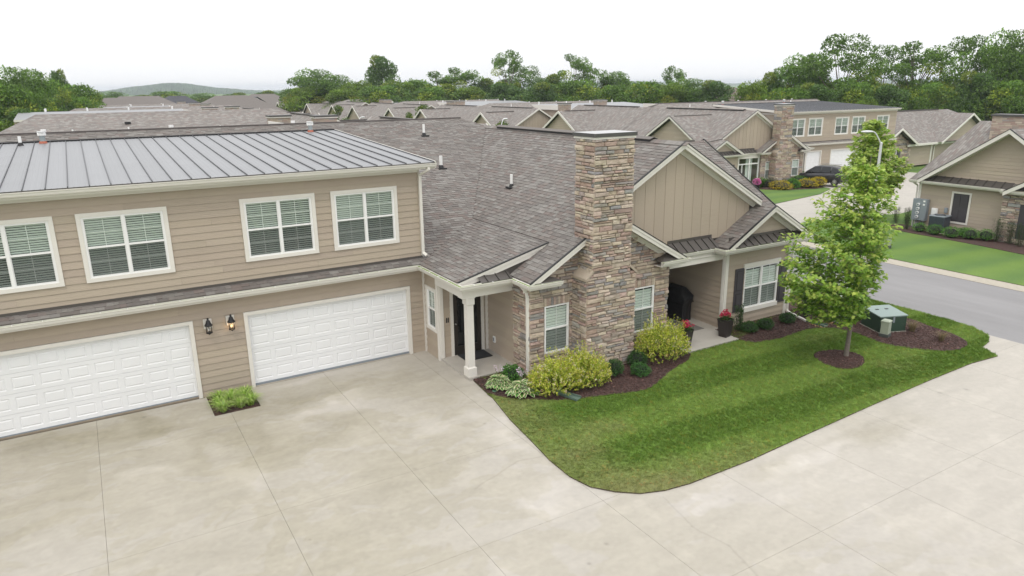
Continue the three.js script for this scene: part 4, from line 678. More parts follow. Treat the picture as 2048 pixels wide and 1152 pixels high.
  gutter(H, [[6.2, 4.2], [7.22, 4.2], [7.22, 3.7], [9.02, 3.7], [9.02, 4.18], [13.5, 4.18]], 2.975, near);
  new MB().box(6.2, 2.8, 3.84, 7.22, 2.815, 4.2).box(6.9, 2.8, 3.66, 9.1, 2.815, 3.7).box(9.02, 2.8, 3.5, 13.45, 2.815, 4.18).build('soffit', M.trim, H);
  pentRoof(H, 7.24, 9.24, 3.31, 3.26, 3.72, 2.98); pentRoof(H, 9.5, 13.3, 3.86, 3.2, 4.2, 2.98);
  // downspouts
  downspout(H, [[0.15, 5.97, 0.44], [0.15, 5.9, 0.44], [0.0, 5.72, 0.1], [0.0, 5.5, 0.085], [0.0, 3.3, 0.085], [0.06, 3.22, 0.22]], 0.085);
  downspout(H, [[1.47, 2.9, 3.5], [1.47, 2.8, 3.52], [1.52, 2.64, 3.75], [1.53, 2.5, 3.78], [1.53, 0.12, 3.78]], 0.08);
  downspout(H, [[12.85, 2.9, 4.2], [12.84, 2.75, 3.9], [12.84, 0.25, 3.87], [12.82, 0.14, 3.9], [12.6, 0.08, 4.9]], 0.08);
  // vents on the roofs
  ventPipe(roofMesh, 4.11, S2(-8.67), -8.67, 0.46); ventPipe(roofMesh, 3.46, S2(-5.69), -5.69, 0.46, 0.065); ventPipe(roofMesh, 4.5, S1(4.5), -1.99, 0.44);
  ventPipe(mroof, -10.4, yM(-8.6), -8.6, 0.3);
  for (const [x, z] of [[-9.78, -9.0], [-0.69, -9.0]]) { const y = yM(z), p = new MB().tube([x, y, z], [x, y + 0.26, z], 0.085, 0.085, 12).build('flue', M.pvcGrey, mroof); new MB().tube([x, y, z], [x, y + 0.07, z], 0.13, 0.1, 12).build('flue_boot', M.rust, p); new MB().tube([x, y + 0.26, z], [x, y + 0.31, z], 0.13, 0.13, 12).tube([x - 0.12, y + 0.3, z], [x + 0.12, y + 0.34, z], 0.06, 0.06, 8).tube([x, y + 0.33, z], [x, y + 0.4, z], 0.1, 0.14, 12).build('flue_cap', M.pvc, p); }
}
// ---------- the villa in front ----------
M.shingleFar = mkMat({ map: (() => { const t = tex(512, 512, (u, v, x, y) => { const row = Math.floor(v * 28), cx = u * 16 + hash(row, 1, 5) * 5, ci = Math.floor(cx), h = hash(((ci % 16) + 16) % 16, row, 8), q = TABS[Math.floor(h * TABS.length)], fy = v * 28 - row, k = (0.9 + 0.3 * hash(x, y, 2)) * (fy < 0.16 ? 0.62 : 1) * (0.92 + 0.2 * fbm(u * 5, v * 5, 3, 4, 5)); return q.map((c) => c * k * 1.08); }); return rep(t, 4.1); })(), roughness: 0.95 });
rnd = mul(11);
const villa = thing('villa', 'large tan villa in front with metal roof, white garage doors and stone chimney', 'house', [0, 0, 0], 0);
buildVilla(villa, 0);
// ---------- plants ----------
const leafM = (o = {}) => new THREE.MeshPhysicalMaterial({ vertexColors: true, roughness: 0.7, transmission: 0.25, thickness: 0, side: THREE.DoubleSide, specularIntensity: 0.4, ...o });
const BR = (c) => c;
M.leaf = leafM(); M.leafDull = mkMat({ roughness: 0.8, side: THREE.DoubleSide });
M.bark = mkMat({ c: [0.17, 0.145, 0.12], map: grainT, bumpMap: bumpT, bumpScale: 0.02, roughness: 0.95 });
M.petal = mkMat({ roughness: 0.6, side: THREE.DoubleSide });
// a pointed leaf of two folded halves at p, along d, with n roughly its upper side
function leafAt(m, p, d, n, len, wid, col, fold = 0.25) {
  const s = vnorm(vcross(d, n)), up = vcross(s, d), t = vadd(p, vmul(d, len)), mid = vadd(p, vmul(d, len * 0.45)), k = wid / 2;
  const a = vadd(mid, vadd(vmul(s, k), vmul(up, fold * k))), b = vadd(mid, vadd(vmul(s, -k), vmul(up, fold * k)));
  m.tri(p, a, t, col); m.tri(p, t, b, col.map((c) => c * 0.96));
}
let LUM = 1.5;
const rdir = () => { const z = rr(-1, 1), a = rr(0, 6.2832), r = Math.sqrt(1 - z * z); return [r * Math.cos(a), z, r * Math.sin(a)]; };
const vary = (c, k = 0.2) => { const g = rr(1 - k, 1 + k) * LUM; return [c[0] * g * rr(0.9, 1.1), c[1] * g, c[2] * g * rr(0.85, 1.15)]; };
// clipped evergreen: leaves on the skin of a lumpy ball, with a plain near-black ball inside
function bush(name, label, pos, w, h, o = {}) {
  const t = thing(name, label, o.cat ?? 'shrub', pos, rr(0, 6.28), o.group), m = new MB(), cols = o.cols ?? [[0.03, 0.075, 0.018], [0.04, 0.095, 0.022], [0.026, 0.06, 0.016]], N = o.n ?? 2600, ls = o.leaf ?? 0.038, ph = rr(0, 50);
  for (let i = 0; i < N; i++) {
    const d = rdir(); if (d[1] < -0.55) continue; const lump = (0.74 + 0.52 * fbm(d[0] * 2.6 + ph, d[2] * 2.6 + d[1] * 2.2, 3, 6)) * (rnd() < 0.05 ? rr(1.05, 1.22) : 1), r = lump * Math.pow(rnd(), o.deep ?? 0.14);
    const p = [d[0] * w / 2 * r, h * 0.5 + d[1] * h * 0.5 * r, d[2] * w / 2 * r]; if (p[1] < 0.01) p[1] = rr(0.01, 0.06);
    leafAt(m, p, vnorm(vadd(d, vmul(rdir(), 0.9))), vnorm(vadd([0, 1, 0], vmul(d, 0.6))), ls * rr(0.7, 1.3), ls * rr(0.45, 0.7), vary(pick(cols)));
  }
  m.build('foliage', M.leaf, t);
  const c = new THREE.SphereGeometry(1, 12, 8); c.scale(w * 0.36, h * 0.4, w * 0.36); c.translate(0, h * 0.45, 0); c.setAttribute('color', new THREE.Float32BufferAttribute(new Array(c.attributes.position.count * 3).fill(0.012), 3)); mesh('inner_ball', c, M.leafDull, t);
  return t;
}
// loose golden shrub: arching shoots set with small leaves, clusters of pale flowers
function abelia(label, pos, w, d, h, flower, group, seed) {
  rnd = mul(seed); const t = thing('golden_shrub', label, 'shrub', pos, 0, group), m = new MB(), f = new MB(), st = new MB();
  const C = [[0.33, 0.37, 0.035], [0.4, 0.42, 0.055], [0.26, 0.33, 0.028], [0.48, 0.47, 0.12], [0.16, 0.235, 0.02], [0.36, 0.31, 0.07]];
  for (let i = 0; i < 820; i++) {
    const a = rr(0, 6.283), q = Math.sqrt(rnd()), tall = rnd() < 0.13 ? rr(1.02, 1.38) : rr(0.6, 1.0), bx = Math.cos(a) * q, bz = Math.sin(a) * q, top = Math.pow(Math.max(0.05, 1 - q * q * 0.95), 0.42) * h * tall * (0.8 + 0.4 * fbm(bx * 2 + seed, bz * 2, 2, 3));
    const p0 = [bx * w * 0.36, top * 0.25, bz * d * 0.36], p2 = [bx * w * 0.5, top, bz * d * 0.5], p1 = [bx * w * 0.44, top * 0.95, bz * d * 0.44];
    const n = 17, base = pick(C);
    for (let k = 0; k < n; k++) {
      const s = 0.25 + 0.75 * (k + rnd()) / n, u = 1 - s, p = [0, 1, 2].map((j) => u * u * p0[j] + 2 * u * s * p1[j] + s * s * p2[j] + rr(-0.022, 0.022)), dir = vnorm(vadd(vsub(p2, p0), vmul(rdir(), 0.75)));
      leafAt(m, p, dir, [rr(-0.5, 0.5), 1, rr(-0.5, 0.5)], rr(0.03, 0.055), rr(0.018, 0.03), vary(s < 0.5 ? C[4] : rnd() < 0.4 ? pick(C) : base));
    }
    if (rnd() < flower) for (let k = 0; k < 5; k++) { const p = vadd(p2, vmul(rdir(), 0.035)); leafAt(f, p, vnorm(vadd(rdir(), [0, 0.8, 0.4])), [0, 1, 0.2], 0.026, 0.024, vary(pick([[0.42, 0.35, 0.28], [0.4, 0.28, 0.24], [0.47, 0.42, 0.35]]), 0.12)); }
  }
  for (let i = 0; i < 40; i++) { const a = rr(0, 6.28), r = rr(0.1, 0.3); st.tube([0, 0, 0], [Math.cos(a) * w * r, h * 0.6, Math.sin(a) * d * r], 0.006, 0.004, 4, [0.1, 0.06, 0.04], false); }
  m.build('foliage', M.leaf, t); if (f.p.length) f.build('blossom', M.petal, t); st.build('stems', M.leafDull, t); return t;
}
const GOLD = 'golden shrubs in front of the stone wall';
abelia('golden shrub with pale blossom under the left stone window, beside the white-edged hosta', [1.72, 0.04, 4.95], 1.9, 1.5, 0.86, 0.2, GOLD, 31);
abelia('golden shrub with pale blossom at the left foot of the stone chimney', [2.62, 0.04, 5.0], 1.85, 1.45, 0.92, 0.22, GOLD, 32);
abelia('large bright golden shrub beside the patio, right of the stone chimney', [5.85, 0.04, 4.75], 2.0, 1.65, 1.16, 0.1, GOLD, 33);
rnd = mul(41);
const BOX = 'small clipped round evergreen shrubs';
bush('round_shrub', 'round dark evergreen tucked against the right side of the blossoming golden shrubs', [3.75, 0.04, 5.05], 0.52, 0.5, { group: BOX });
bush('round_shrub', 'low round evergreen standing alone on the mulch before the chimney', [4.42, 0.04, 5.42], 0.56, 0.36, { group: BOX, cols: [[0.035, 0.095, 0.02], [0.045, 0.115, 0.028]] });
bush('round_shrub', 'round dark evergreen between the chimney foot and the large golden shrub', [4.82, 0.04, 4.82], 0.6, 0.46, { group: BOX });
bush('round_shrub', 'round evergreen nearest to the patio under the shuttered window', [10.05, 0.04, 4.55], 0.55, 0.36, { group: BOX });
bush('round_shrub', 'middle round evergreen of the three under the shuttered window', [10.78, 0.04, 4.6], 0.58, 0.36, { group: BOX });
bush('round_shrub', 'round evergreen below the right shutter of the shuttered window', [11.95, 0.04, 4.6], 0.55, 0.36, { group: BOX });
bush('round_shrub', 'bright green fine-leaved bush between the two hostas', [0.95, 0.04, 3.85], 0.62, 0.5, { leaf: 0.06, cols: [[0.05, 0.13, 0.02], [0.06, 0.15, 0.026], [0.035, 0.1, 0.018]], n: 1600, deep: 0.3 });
// narrow upright holly
function upright(label, pos, w, h, n = 1500, group) {
  const t = thing('upright_shrub', label, 'shrub', pos, rr(0, 6.28), group), m = new MB(), st = new MB(), cols = [[0.03, 0.07, 0.02], [0.04, 0.088, 0.026], [0.022, 0.05, 0.016]];
  for (let i = 0; i < 14; i++) { const a = rr(0, 6.28), r = rr(0.2, 0.9) * w / 2, p = [Math.cos(a) * r, 0, Math.sin(a) * r], q = [p[0] * 1.1, h * rr(0.8, 1), p[2] * 1.1]; st.tube([p[0] * 0.3, 0, p[2] * 0.3], q, 0.008, 0.003, 5, [0.08, 0.06, 0.045], false); for (let k = 0; k < n / 14; k++) { const s = rr(0.06, 1), e = rr(0, 6.28), o = w * 0.16; leafAt(m, [p[0] + (q[0] - p[0]) * s + Math.cos(e) * o * rnd(), q[1] * s, p[2] + (q[2] - p[2]) * s + Math.sin(e) * o * rnd()], vnorm([Math.cos(e), rr(0.5, 1.4), Math.sin(e)]), [rr(-1, 1), 0.5, rr(-1, 1)], rr(0.03, 0.05), rr(0.016, 0.024), vary(pick(cols))); } }
  m.build('foliage', M.leaf, t); st.build('stems', M.leafDull, t); return t;
}
upright('narrow upright evergreen standing against the left shutter', [9.83, 0.04, 4.3], 0.34, 0.98);
upright('dark evergreen behind the street tree at the corner of the wing', [13.05, 0.04, 4.55], 0.6, 1.0, 2600);
upright('larger dark evergreen behind the street tree, beside the ribbed pale green cabinet', [14.0, 0.04, 4.4], 0.75, 1.15, 3000);
// hosta: whorl of broad cream-edged leaves and pale lilac flower stalks
function hosta(label, pos, w, stalks) {
  const t = thing('hosta', label, 'plant', pos, rr(0, 6.28), 'cream-edged hostas'), m = new MB(), f = new MB();
  for (let i = 0; i < 110; i++) {
    const a = i * 2.39996, ring = i / 110, r0 = 0.03, len = w * rr(0.2, 0.3), lift = lerp(0.95, 0.1, ring), hub = [Math.cos(a) * lerp(0.02, w * 0.3, ring), lerp(0.3, 0.1, ring) + rr(-0.03, 0.03), Math.sin(a) * lerp(0.02, w * 0.3, ring)], d = vnorm([Math.cos(a), lift * 0.6, Math.sin(a)]), s = vnorm(vcross(d, [0, 1, 0])), up = vcross(s, d), wd = len * 0.36;
    const at = (u, v) => vadd(hub, vadd(vmul(d, u * len), vadd(vmul(s, v * wd), vmul(up, 0.1 * len * Math.abs(v) - u * u * 0.35 * len)))), g = vary([0.075, 0.17, 0.035], 0.2), e = vary([0.46, 0.45, 0.29], 0.12);
    const prof = [[0, 0], [0.2, 0.75], [0.5, 1], [0.78, 0.7], [1, 0]];
    for (const sd of [-1, 1]) for (let k = 0; k < 4; k++) { const [u0, v0] = prof[k], [u1, v1] = prof[k + 1]; m.quad(at(u0, 0), at(u1, 0), at(u1, sd * v1 * 0.6), at(u0, sd * v0 * 0.6), g); m.quad(at(u0, sd * v0 * 0.6), at(u1, sd * v1 * 0.6), at(u1, sd * v1), at(u0, sd * v0), e); }
  }
  for (let i = 0; i < stalks; i++) { const a = rr(0, 6.28), tp = [Math.cos(a) * 0.14, rr(0.62, 0.78), Math.sin(a) * 0.14]; f.tube([0, 0.2, 0], tp, 0.005, 0.004, 5, [0.16, 0.22, 0.08], false); for (let k = 0; k < 14; k++) { const s = rr(0.72, 1), p = [tp[0] * s, 0.2 + (tp[1] - 0.2) * s, tp[2] * s], e = rr(0, 6.28); leafAt(f, p, vnorm([Math.cos(e), rr(-0.6, 0.3), Math.sin(e)]), [0, 1, 0], 0.05, 0.028, vary([0.42, 0.34, 0.41], 0.12)); } }
  m.build('leaves', M.leaf, t); f.build('flower_stalk', M.petal, t); return t;
}
hosta('cream-edged hosta with two lilac flower stalks, nearest to the porch column', [0.46, 0.04, 3.95], 0.78, 4);
hosta('broader cream-edged hosta in front of the porch downspout', [0.78, 0.04, 4.68], 0.9, 6);
// grassy clumps
function clump(name, label, pos, r, h, n, cols, group, bend = 1, wid = 0.011) {
  const t = thing(name, label, 'plant', pos, rr(0, 6.28), group), m = new MB();
  for (let i = 0; i < n; i++) { const a = rr(0, 6.28), l = h * rr(0.7, 1.15), out = r * rr(0.25, 1.05), w = wid * rr(0.7, 1.2), d = [Math.cos(a), 0, Math.sin(a)], s = [-d[2], 0, d[0]], c = vary(pick(cols)), b = [d[0] * rr(0, r * 0.25), 0, d[2] * rr(0, r * 0.25)]; let prev = b, pw = w;
    for (let k = 1; k <= 4; k++) { const u = k / 4, p = [b[0] + d[0] * out * u * u ** (1 - 0.3 * bend), l * (1.5 * u - 0.95 * bend * u * u), b[2] + d[2] * out * u], nw = w * (1 - u) + 0.001; m.quad(vadd(prev, vmul(s, -pw / 2)), vadd(prev, vmul(s, pw / 2)), vadd(p, vmul(s, nw / 2)), vadd(p, vmul(s, -nw / 2)), c.map((x) => x * (0.8 + 0.4 * u))); prev = p; pw = nw; } }
  m.build('blades', M.leaf, t); return t;
}
const LIR = [[0.2, 0.3, 0.05], [0.26, 0.35, 0.09], [0.14, 0.23, 0.032], [0.36, 0.41, 0.18]], lirG = 'grassy clumps between the garage doors', lab = (q) => q + ' yellow-green grassy clump of the small bed between the garage doors';
const lir = clump('grass_clump', lab('nearest, leftmost'), [-6.5, -0.03, 1.18], 0.36, 0.4, 190, LIR, lirG, 1, 0.024);
for (const [x, z, q] of [[-6.05, 1.15, 'nearest, middle'], [-5.78, 1.12, 'nearest, rightmost'], [-6.55, 0.78, 'middle row, leftmost'], [-6.2, 0.74, 'central'], [-5.85, 0.75, 'middle row, rightmost'], [-6.5, 0.4, 'wall-side, leftmost'], [-6.12, 0.36, 'wall-side, middle'], [-5.8, 0.4, 'wall-side, rightmost']]) copy(lir, [x, -0.03, z], rr(0, 6.28), lab(q), rr(0.85, 1.1));
const DRY = [[0.16, 0.12, 0.07], [0.12, 0.1, 0.05], [0.2, 0.15, 0.09], [0.08, 0.085, 0.03]];
clump('ornamental_grass', 'thin brown ornamental grass behind the left side of the dark green transformer box', [14.35, 0.04, 5.75], 0.35, 0.42, 240, DRY, null, 0.75, 0.006);
clump('ornamental_grass', 'thin brown ornamental grass in front of the dark green transformer box', [14.72, 0.04, 7.5], 0.4, 0.42, 260, DRY, null, 0.75, 0.006);
clump('ornamental_grass', 'thin brown ornamental grass at the tip of the mulch bed', [14.62, 0.04, 8.55], 0.35, 0.38, 220, DRY, null, 0.75, 0.006);
// fallen leaves on the mulch by the splash block
{ const m = new MB(); rnd = mul(5); for (let i = 0; i < 90; i++) { const p = [12.9 + rr(-0.5, 0.5), 0.065, 5.35 + rr(-0.3, 0.35)]; leafAt(m, p, vnorm([rr(-1, 1), rr(0, 0.3), rr(-1, 1)]), [0, 1, 0], 0.07, 0.05, vary(pick([[0.3, 0.17, 0.06], [0.33, 0.24, 0.1], [0.22, 0.1, 0.04]]))); } tag(m.build('fallen_leaves', M.petal), 'small drift of tan and orange fallen leaves by the downspout end', 'leaves', null, 'stuff'); }

// ---------- the street trees: maples ----------
const tab = (k, y) => { for (let i = 0; i + 1 < k.length; i++) if (y <= k[i + 1][0]) return lerp(k[i][1], k[i + 1][1], clamp((y - k[i][0]) / (k[i + 1][0] - k[i][0]))); return k[k.length - 1][1]; };
function mapleTree(label, pos, o) {
  rnd = mul(o.seed); const t = thing('maple_tree', label, 'tree', pos), tr = new MB(), m = new MB(), lim = new MB(), T = o.trunk, n0 = T.length;
  const at = (y) => { for (let i = 0; i + 1 < n0; i++) if (y <= T[i + 1][1]) { const s = (y - T[i][1]) / (T[i + 1][1] - T[i][1]); return [lerp(T[i][0], T[i + 1][0], s), y, lerp(T[i][2], T[i + 1][2], s)]; } return T[n0 - 1].slice(0, 3); };
  for (let i = 0; i + 1 < n0; i++) tr.tube(T[i].slice(0, 3), T[i + 1].slice(0, 3), T[i][3], T[i + 1][3], 10, [1, 1, 1], false);
  const trunk = tr.build('trunk', M.bark, t);
  const maple = (p, d, n, L, col) => { // five-pointed leaf
    const s = vnorm(vcross(d, n)), up = vcross(s, d), q = (u, v) => vadd(p, vadd(vmul(d, u * L), vadd(vmul(s, v * L), vmul(up, -0.22 * L * (u * u * 0.5 + v * v)))));
    const e = [[0, 0], [0.1, 0.42], [0.36, 0.24], [0.5, 0.5], [0.6, 0.2], [1, 0], [0.6, -0.2], [0.5, -0.5], [0.36, -0.24], [0.1, -0.42]], c = q(0.38, 0);
    for (let i = 0; i < e.length; i++) m.tri(q(...e[i]), q(...e[(i + 1) % e.length]), c, col); };
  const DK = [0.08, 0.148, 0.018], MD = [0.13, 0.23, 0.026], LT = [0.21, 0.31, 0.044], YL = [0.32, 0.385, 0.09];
  for (let b = 0; b < o.limbs; b++) {
    const y = o.y0 + (o.y1 - o.y0) * Math.pow((b + rnd()) / o.limbs, 1.15), a = b * 2.39996 + rr(-0.3, 0.3), R = tab(o.rad, y) * rr(0.78, 1.08), yb = Math.max(o.y0 - 0.1, y - R * 0.6), w = at(yb), sh = tab(o.lean, y), e = [w[0] + Math.cos(a) * R + sh * 0.857, y + rr(-0.12, 0.12), w[2] + Math.sin(a) * R + sh * 0.515], mid = vadd(vmul(vadd(w, e), 0.5), [0, -0.1, 0]);
    lim.tube(w, mid, 0.016, 0.011, 5, [1, 1, 1], false).tube(mid, e, 0.011, 0.004, 5, [1, 1, 1], false);
    const side = vnorm([-(e[2] - w[2]), 0, e[0] - w[0]]), sprays = Math.round(3 + R * 4.5);
    for (let k = 0; k < sprays; k++) { // a spray of leaves on a twig of the limb
      const s = k === 0 ? 1 : rr(0.3, 1), c0 = s < 0.5 ? vadd(vmul(w, 1 - 2 * s), vmul(mid, 2 * s)) : vadd(vmul(mid, 2 - 2 * s), vmul(e, 2 * s - 1)), c = vadd(c0, vadd(vmul(side, rr(-0.42, 0.42) * R * s), [0, rr(-0.08, 0.14), 0])), hue = rr(-0.22, 0.22);
      lim.tube(c0, c, 0.005, 0.003, 4, [1, 1, 1], false);
      const N = Math.round(rr(20, 36) * (o.dense ?? 1));
      for (let i = 0; i < N; i++) {
        const q = rdir(), r = 0.24 * Math.pow(rnd(), 0.5), p = [c[0] + q[0] * r * 1.25, c[1] + q[1] * r * 0.55, c[2] + q[2] * r * 1.25], od = vnorm([p[0] - w[0], 0.2, p[2] - w[2]]), d = vnorm(vadd(vadd(od, vmul(rdir(), 0.8)), [0, -0.4, 0]));
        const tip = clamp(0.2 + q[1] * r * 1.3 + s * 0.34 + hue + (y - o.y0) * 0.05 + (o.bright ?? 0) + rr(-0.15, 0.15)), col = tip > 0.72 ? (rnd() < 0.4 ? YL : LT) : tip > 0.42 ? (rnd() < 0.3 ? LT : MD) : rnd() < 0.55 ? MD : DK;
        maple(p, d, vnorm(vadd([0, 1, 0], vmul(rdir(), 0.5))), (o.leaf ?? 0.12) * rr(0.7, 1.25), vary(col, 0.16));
      }
    }
  }
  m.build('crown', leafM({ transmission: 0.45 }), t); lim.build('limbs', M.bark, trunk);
}
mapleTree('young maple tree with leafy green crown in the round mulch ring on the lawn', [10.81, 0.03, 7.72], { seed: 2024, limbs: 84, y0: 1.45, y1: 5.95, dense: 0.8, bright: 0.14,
  trunk: [[0, 0, 0, 0.08], [0.02, 0.6, 0, 0.066], [0.05, 1.6, 0, 0.058], [0.1, 2.8, -0.03, 0.047], [0.14, 4.0, -0.06, 0.03], [0.18, 5.2, -0.1, 0.017], [0.2, 6.2, -0.12, 0.006]],
  rad: [[1.3, 0.65], [2.0, 1.12], [3.0, 1.4], [3.8, 1.4], [4.5, 1.02], [5.0, 0.72], [5.5, 0.46], [6.0, 0.2]], lean: [[1.4, -0.6], [2.2, -0.95], [3.0, -0.92], [3.9, -0.58], [4.9, -0.25], [6.4, 0.05]] });
mapleTree('taller bright yellow-green maple behind the white street lamp', [34.2, -0.3, -7.1], { seed: 77, limbs: 80, y0: 1.7, y1: 6.15, dense: 0.85, leaf: 0.17, bright: 0.62,
  trunk: [[0, 0, 0, 0.1], [0.02, 1.6, 0, 0.07], [0.05, 3.2, 0, 0.05], [0.08, 4.8, -0.06, 0.03], [0.1, 6.3, -0.1, 0.008]], rad: [[1.5, 0.9], [2.4, 1.6], [3.4, 1.75], [4.4, 1.45], [5.2, 0.95], [6.2, 0.2]], lean: [[1.5, 0.3], [3.4, 0.25], [5, 0], [6.2, -0.1]] });
// ---------- things round the house ----------
rnd = mul(55);
const cbox = (x0, y0, z0, x1, y1, z1, b = 0.02) => { // box with chamfered edges
  const p = []; for (const [x, sx] of [[x0, 1], [x1, -1]]) for (const [y, sy] of [[y0, 1], [y1, -1]]) for (const [z, sz] of [[z0, 1], [z1, -1]]) p.push(new THREE.Vector3(x + sx * b, y + sy * b, z), new THREE.Vector3(x + sx * b, y, z + sz * b), new THREE.Vector3(x, y + sy * b, z + sz * b));
  return white(new ConvexGeometry(p)); };
function white(g, c = WHITE) { const q = g.index ? g.toNonIndexed() : g, n = q.attributes.position.count; const a = new Float32Array(n * 3); for (let i = 0; i < n; i++) a.set(c, i * 3); q.setAttribute('color', new THREE.Float32BufferAttribute(a, 3)); if (!q.attributes.uv) { const P = q.attributes.position, u = []; for (let i = 0; i < n; i++) u.push(P.getX(i), P.getY(i) + P.getZ(i)); q.setAttribute('uv', new THREE.Float32BufferAttribute(u, 2)); } return q; }
const lathe = (pts, n = 24) => white(new THREE.LatheGeometry(pts.map(([r, y]) => new THREE.Vector2(r, y)), n));
M.iron = mkMat({ c: [0.012, 0.012, 0.013], roughness: 0.4, metalness: 0.3 });
M.clearGlass = new THREE.MeshPhysicalMaterial({ color: 0xffffff, transmission: 1, thickness: 0, roughness: 0.03 });
// wall lanterns
function lantern(label, x, lit) {
  const t = thing('wall_lantern', label, 'lantern', [x, 1.9, 0.03], 0, 'lanterns between the garage doors');
  mesh('back_plate', cbox(-0.11, 0.08, -0.005, 0.11, 0.36, 0.025, 0.008), M.trim, t);
  const c = new MB().tube([0, 0.26, 0.03], [0, 0.42, 0.14], 0.012, 0.012, 8).tube([0, 0.2, 0.03], [0, 0.26, 0.03], 0.035, 0.045, 10); for (let i = 0; i < 6; i++) { const a = i / 6 * 6.283 + 0.5; c.tube([Math.cos(a) * 0.075, 0.0, 0.14 + Math.sin(a) * 0.075], [Math.cos(a) * 0.075, 0.2, 0.14 + Math.sin(a) * 0.075], 0.006, 0.006, 6); } c.build('bracket', M.iron, t);
  const r = mesh('lantern_roof', lathe([[0.012, 0.42], [0.03, 0.4], [0.022, 0.37], [0.05, 0.34], [0.07, 0.27], [0.105, 0.22], [0.105, 0.2], [0.07, 0.2]], 20), M.iron, t); r.position.z = 0.14;
  const b = mesh('lantern_base', lathe([[0.001, -0.06], [0.02, -0.05], [0.03, -0.02], [0.085, -0.01], [0.085, 0.01], [0.001, 0.012]], 20), M.iron, t); b.position.z = 0.14;
  const g = mesh('glass', white(new THREE.CylinderGeometry(0.066, 0.066, 0.19, 20, 1, true)), M.clearGlass, t); g.position.set(0, 0.1, 0.14);
  const bulbM = lit ? new THREE.MeshStandardMaterial({ color: 0xfff0d0, emissive: 0xffcf8a, emissiveIntensity: 1.7 }) : mkMat({ c: [0.7, 0.7, 0.68], roughness: 0.2 });
  const u = mesh('light_bulb', white(new THREE.SphereGeometry(0.032, 14, 10)), bulbM, t); u.scale.y = 1.35; u.position.set(0, 0.09, 0.14);
  if (lit) { const p = new THREE.PointLight(0xffc98a, 0.06); p.position.set(x, 1.99, 0.17); p.castShadow = true; scene.add(p); }
}
lantern('black wall lantern with an unlit bulb beside the left garage door', -6.47, false);
lantern('black wall lantern with a glowing bulb beside the wide right garage door', -5.88, true);
// doormat
{ const t = thing('doormat', 'dark grey ribbed doormat on the porch before the dark door', 'doormat', [1.0, 0.082, 1.5]); mesh('mat', cbox(-0.46, 0, -0.32, 0.46, 0.018, 0.32, 0.006), mkMat({ c: [0.035, 0.038, 0.042], roughness: 1, map: rep(tex(64, 64, (u) => g1(0.7 + 0.5 * (Math.sin(u * 6.283 * 8) > 0 ? 1 : 0))), 0.4) }), t); new MB().box(-0.46, 0.018, -0.32, 0.46, 0.024, -0.29).box(-0.46, 0.018, 0.29, 0.46, 0.024, 0.32).box(-0.46, 0.018, -0.29, -0.43, 0.024, 0.29).box(0.43, 0.018, -0.29, 0.46, 0.024, 0.29).build('rim', M.black, t); }
// splash blocks
function splash(label, pos, turn, s = 1) { const t = thing('splash_block', label, 'splash block', pos, turn, 'green splash blocks'), G = mkMat({ c: [0.1, 0.15, 0.12], roughness: 0.6 }); new MB().hexa([[-0.11, 0, 0.7], [0.11, 0, 0.7], [0.08, 0, 0], [-0.08, 0, 0], [-0.11, 0.025, 0.7], [0.11, 0.025, 0.7], [0.08, 0.05, 0], [-0.08, 0.05, 0]], [1, 1, 1]).build('tray', G, t); new MB().beam([-0.12, 0.045, 0.7], [-0.085, 0.07, 0], 0.02, 0.06).beam([0.12, 0.045, 0.7], [0.085, 0.07, 0], 0.02, 0.06).beam([-0.09, 0.07, 0], [0.09, 0.07, 0], 0.02, 0.07).build('rim', G, t); }
splash('green plastic splash block sticking out below the blossoming golden shrub', [1.62, 0.05, 5.2], 0.35);
splash('green plastic splash block at the end of the white downspout by the wing corner', [12.62, 0.05, 4.95], 0.1);
{ const t = thing('valve_lid', 'small round green valve lid on the mulch by the driveway edge', 'valve lid', [0.22, 0.05, 4.12]); mesh('lid', lathe([[0.001, 0.022], [0.075, 0.02], [0.085, 0.008], [0.085, 0]], 20), mkMat({ c: [0.09, 0.22, 0.14], roughness: 0.6 }), t); mesh('collar', lathe([[0.088, 0.012], [0.1, 0.01], [0.1, 0]], 20), M.black, t); }
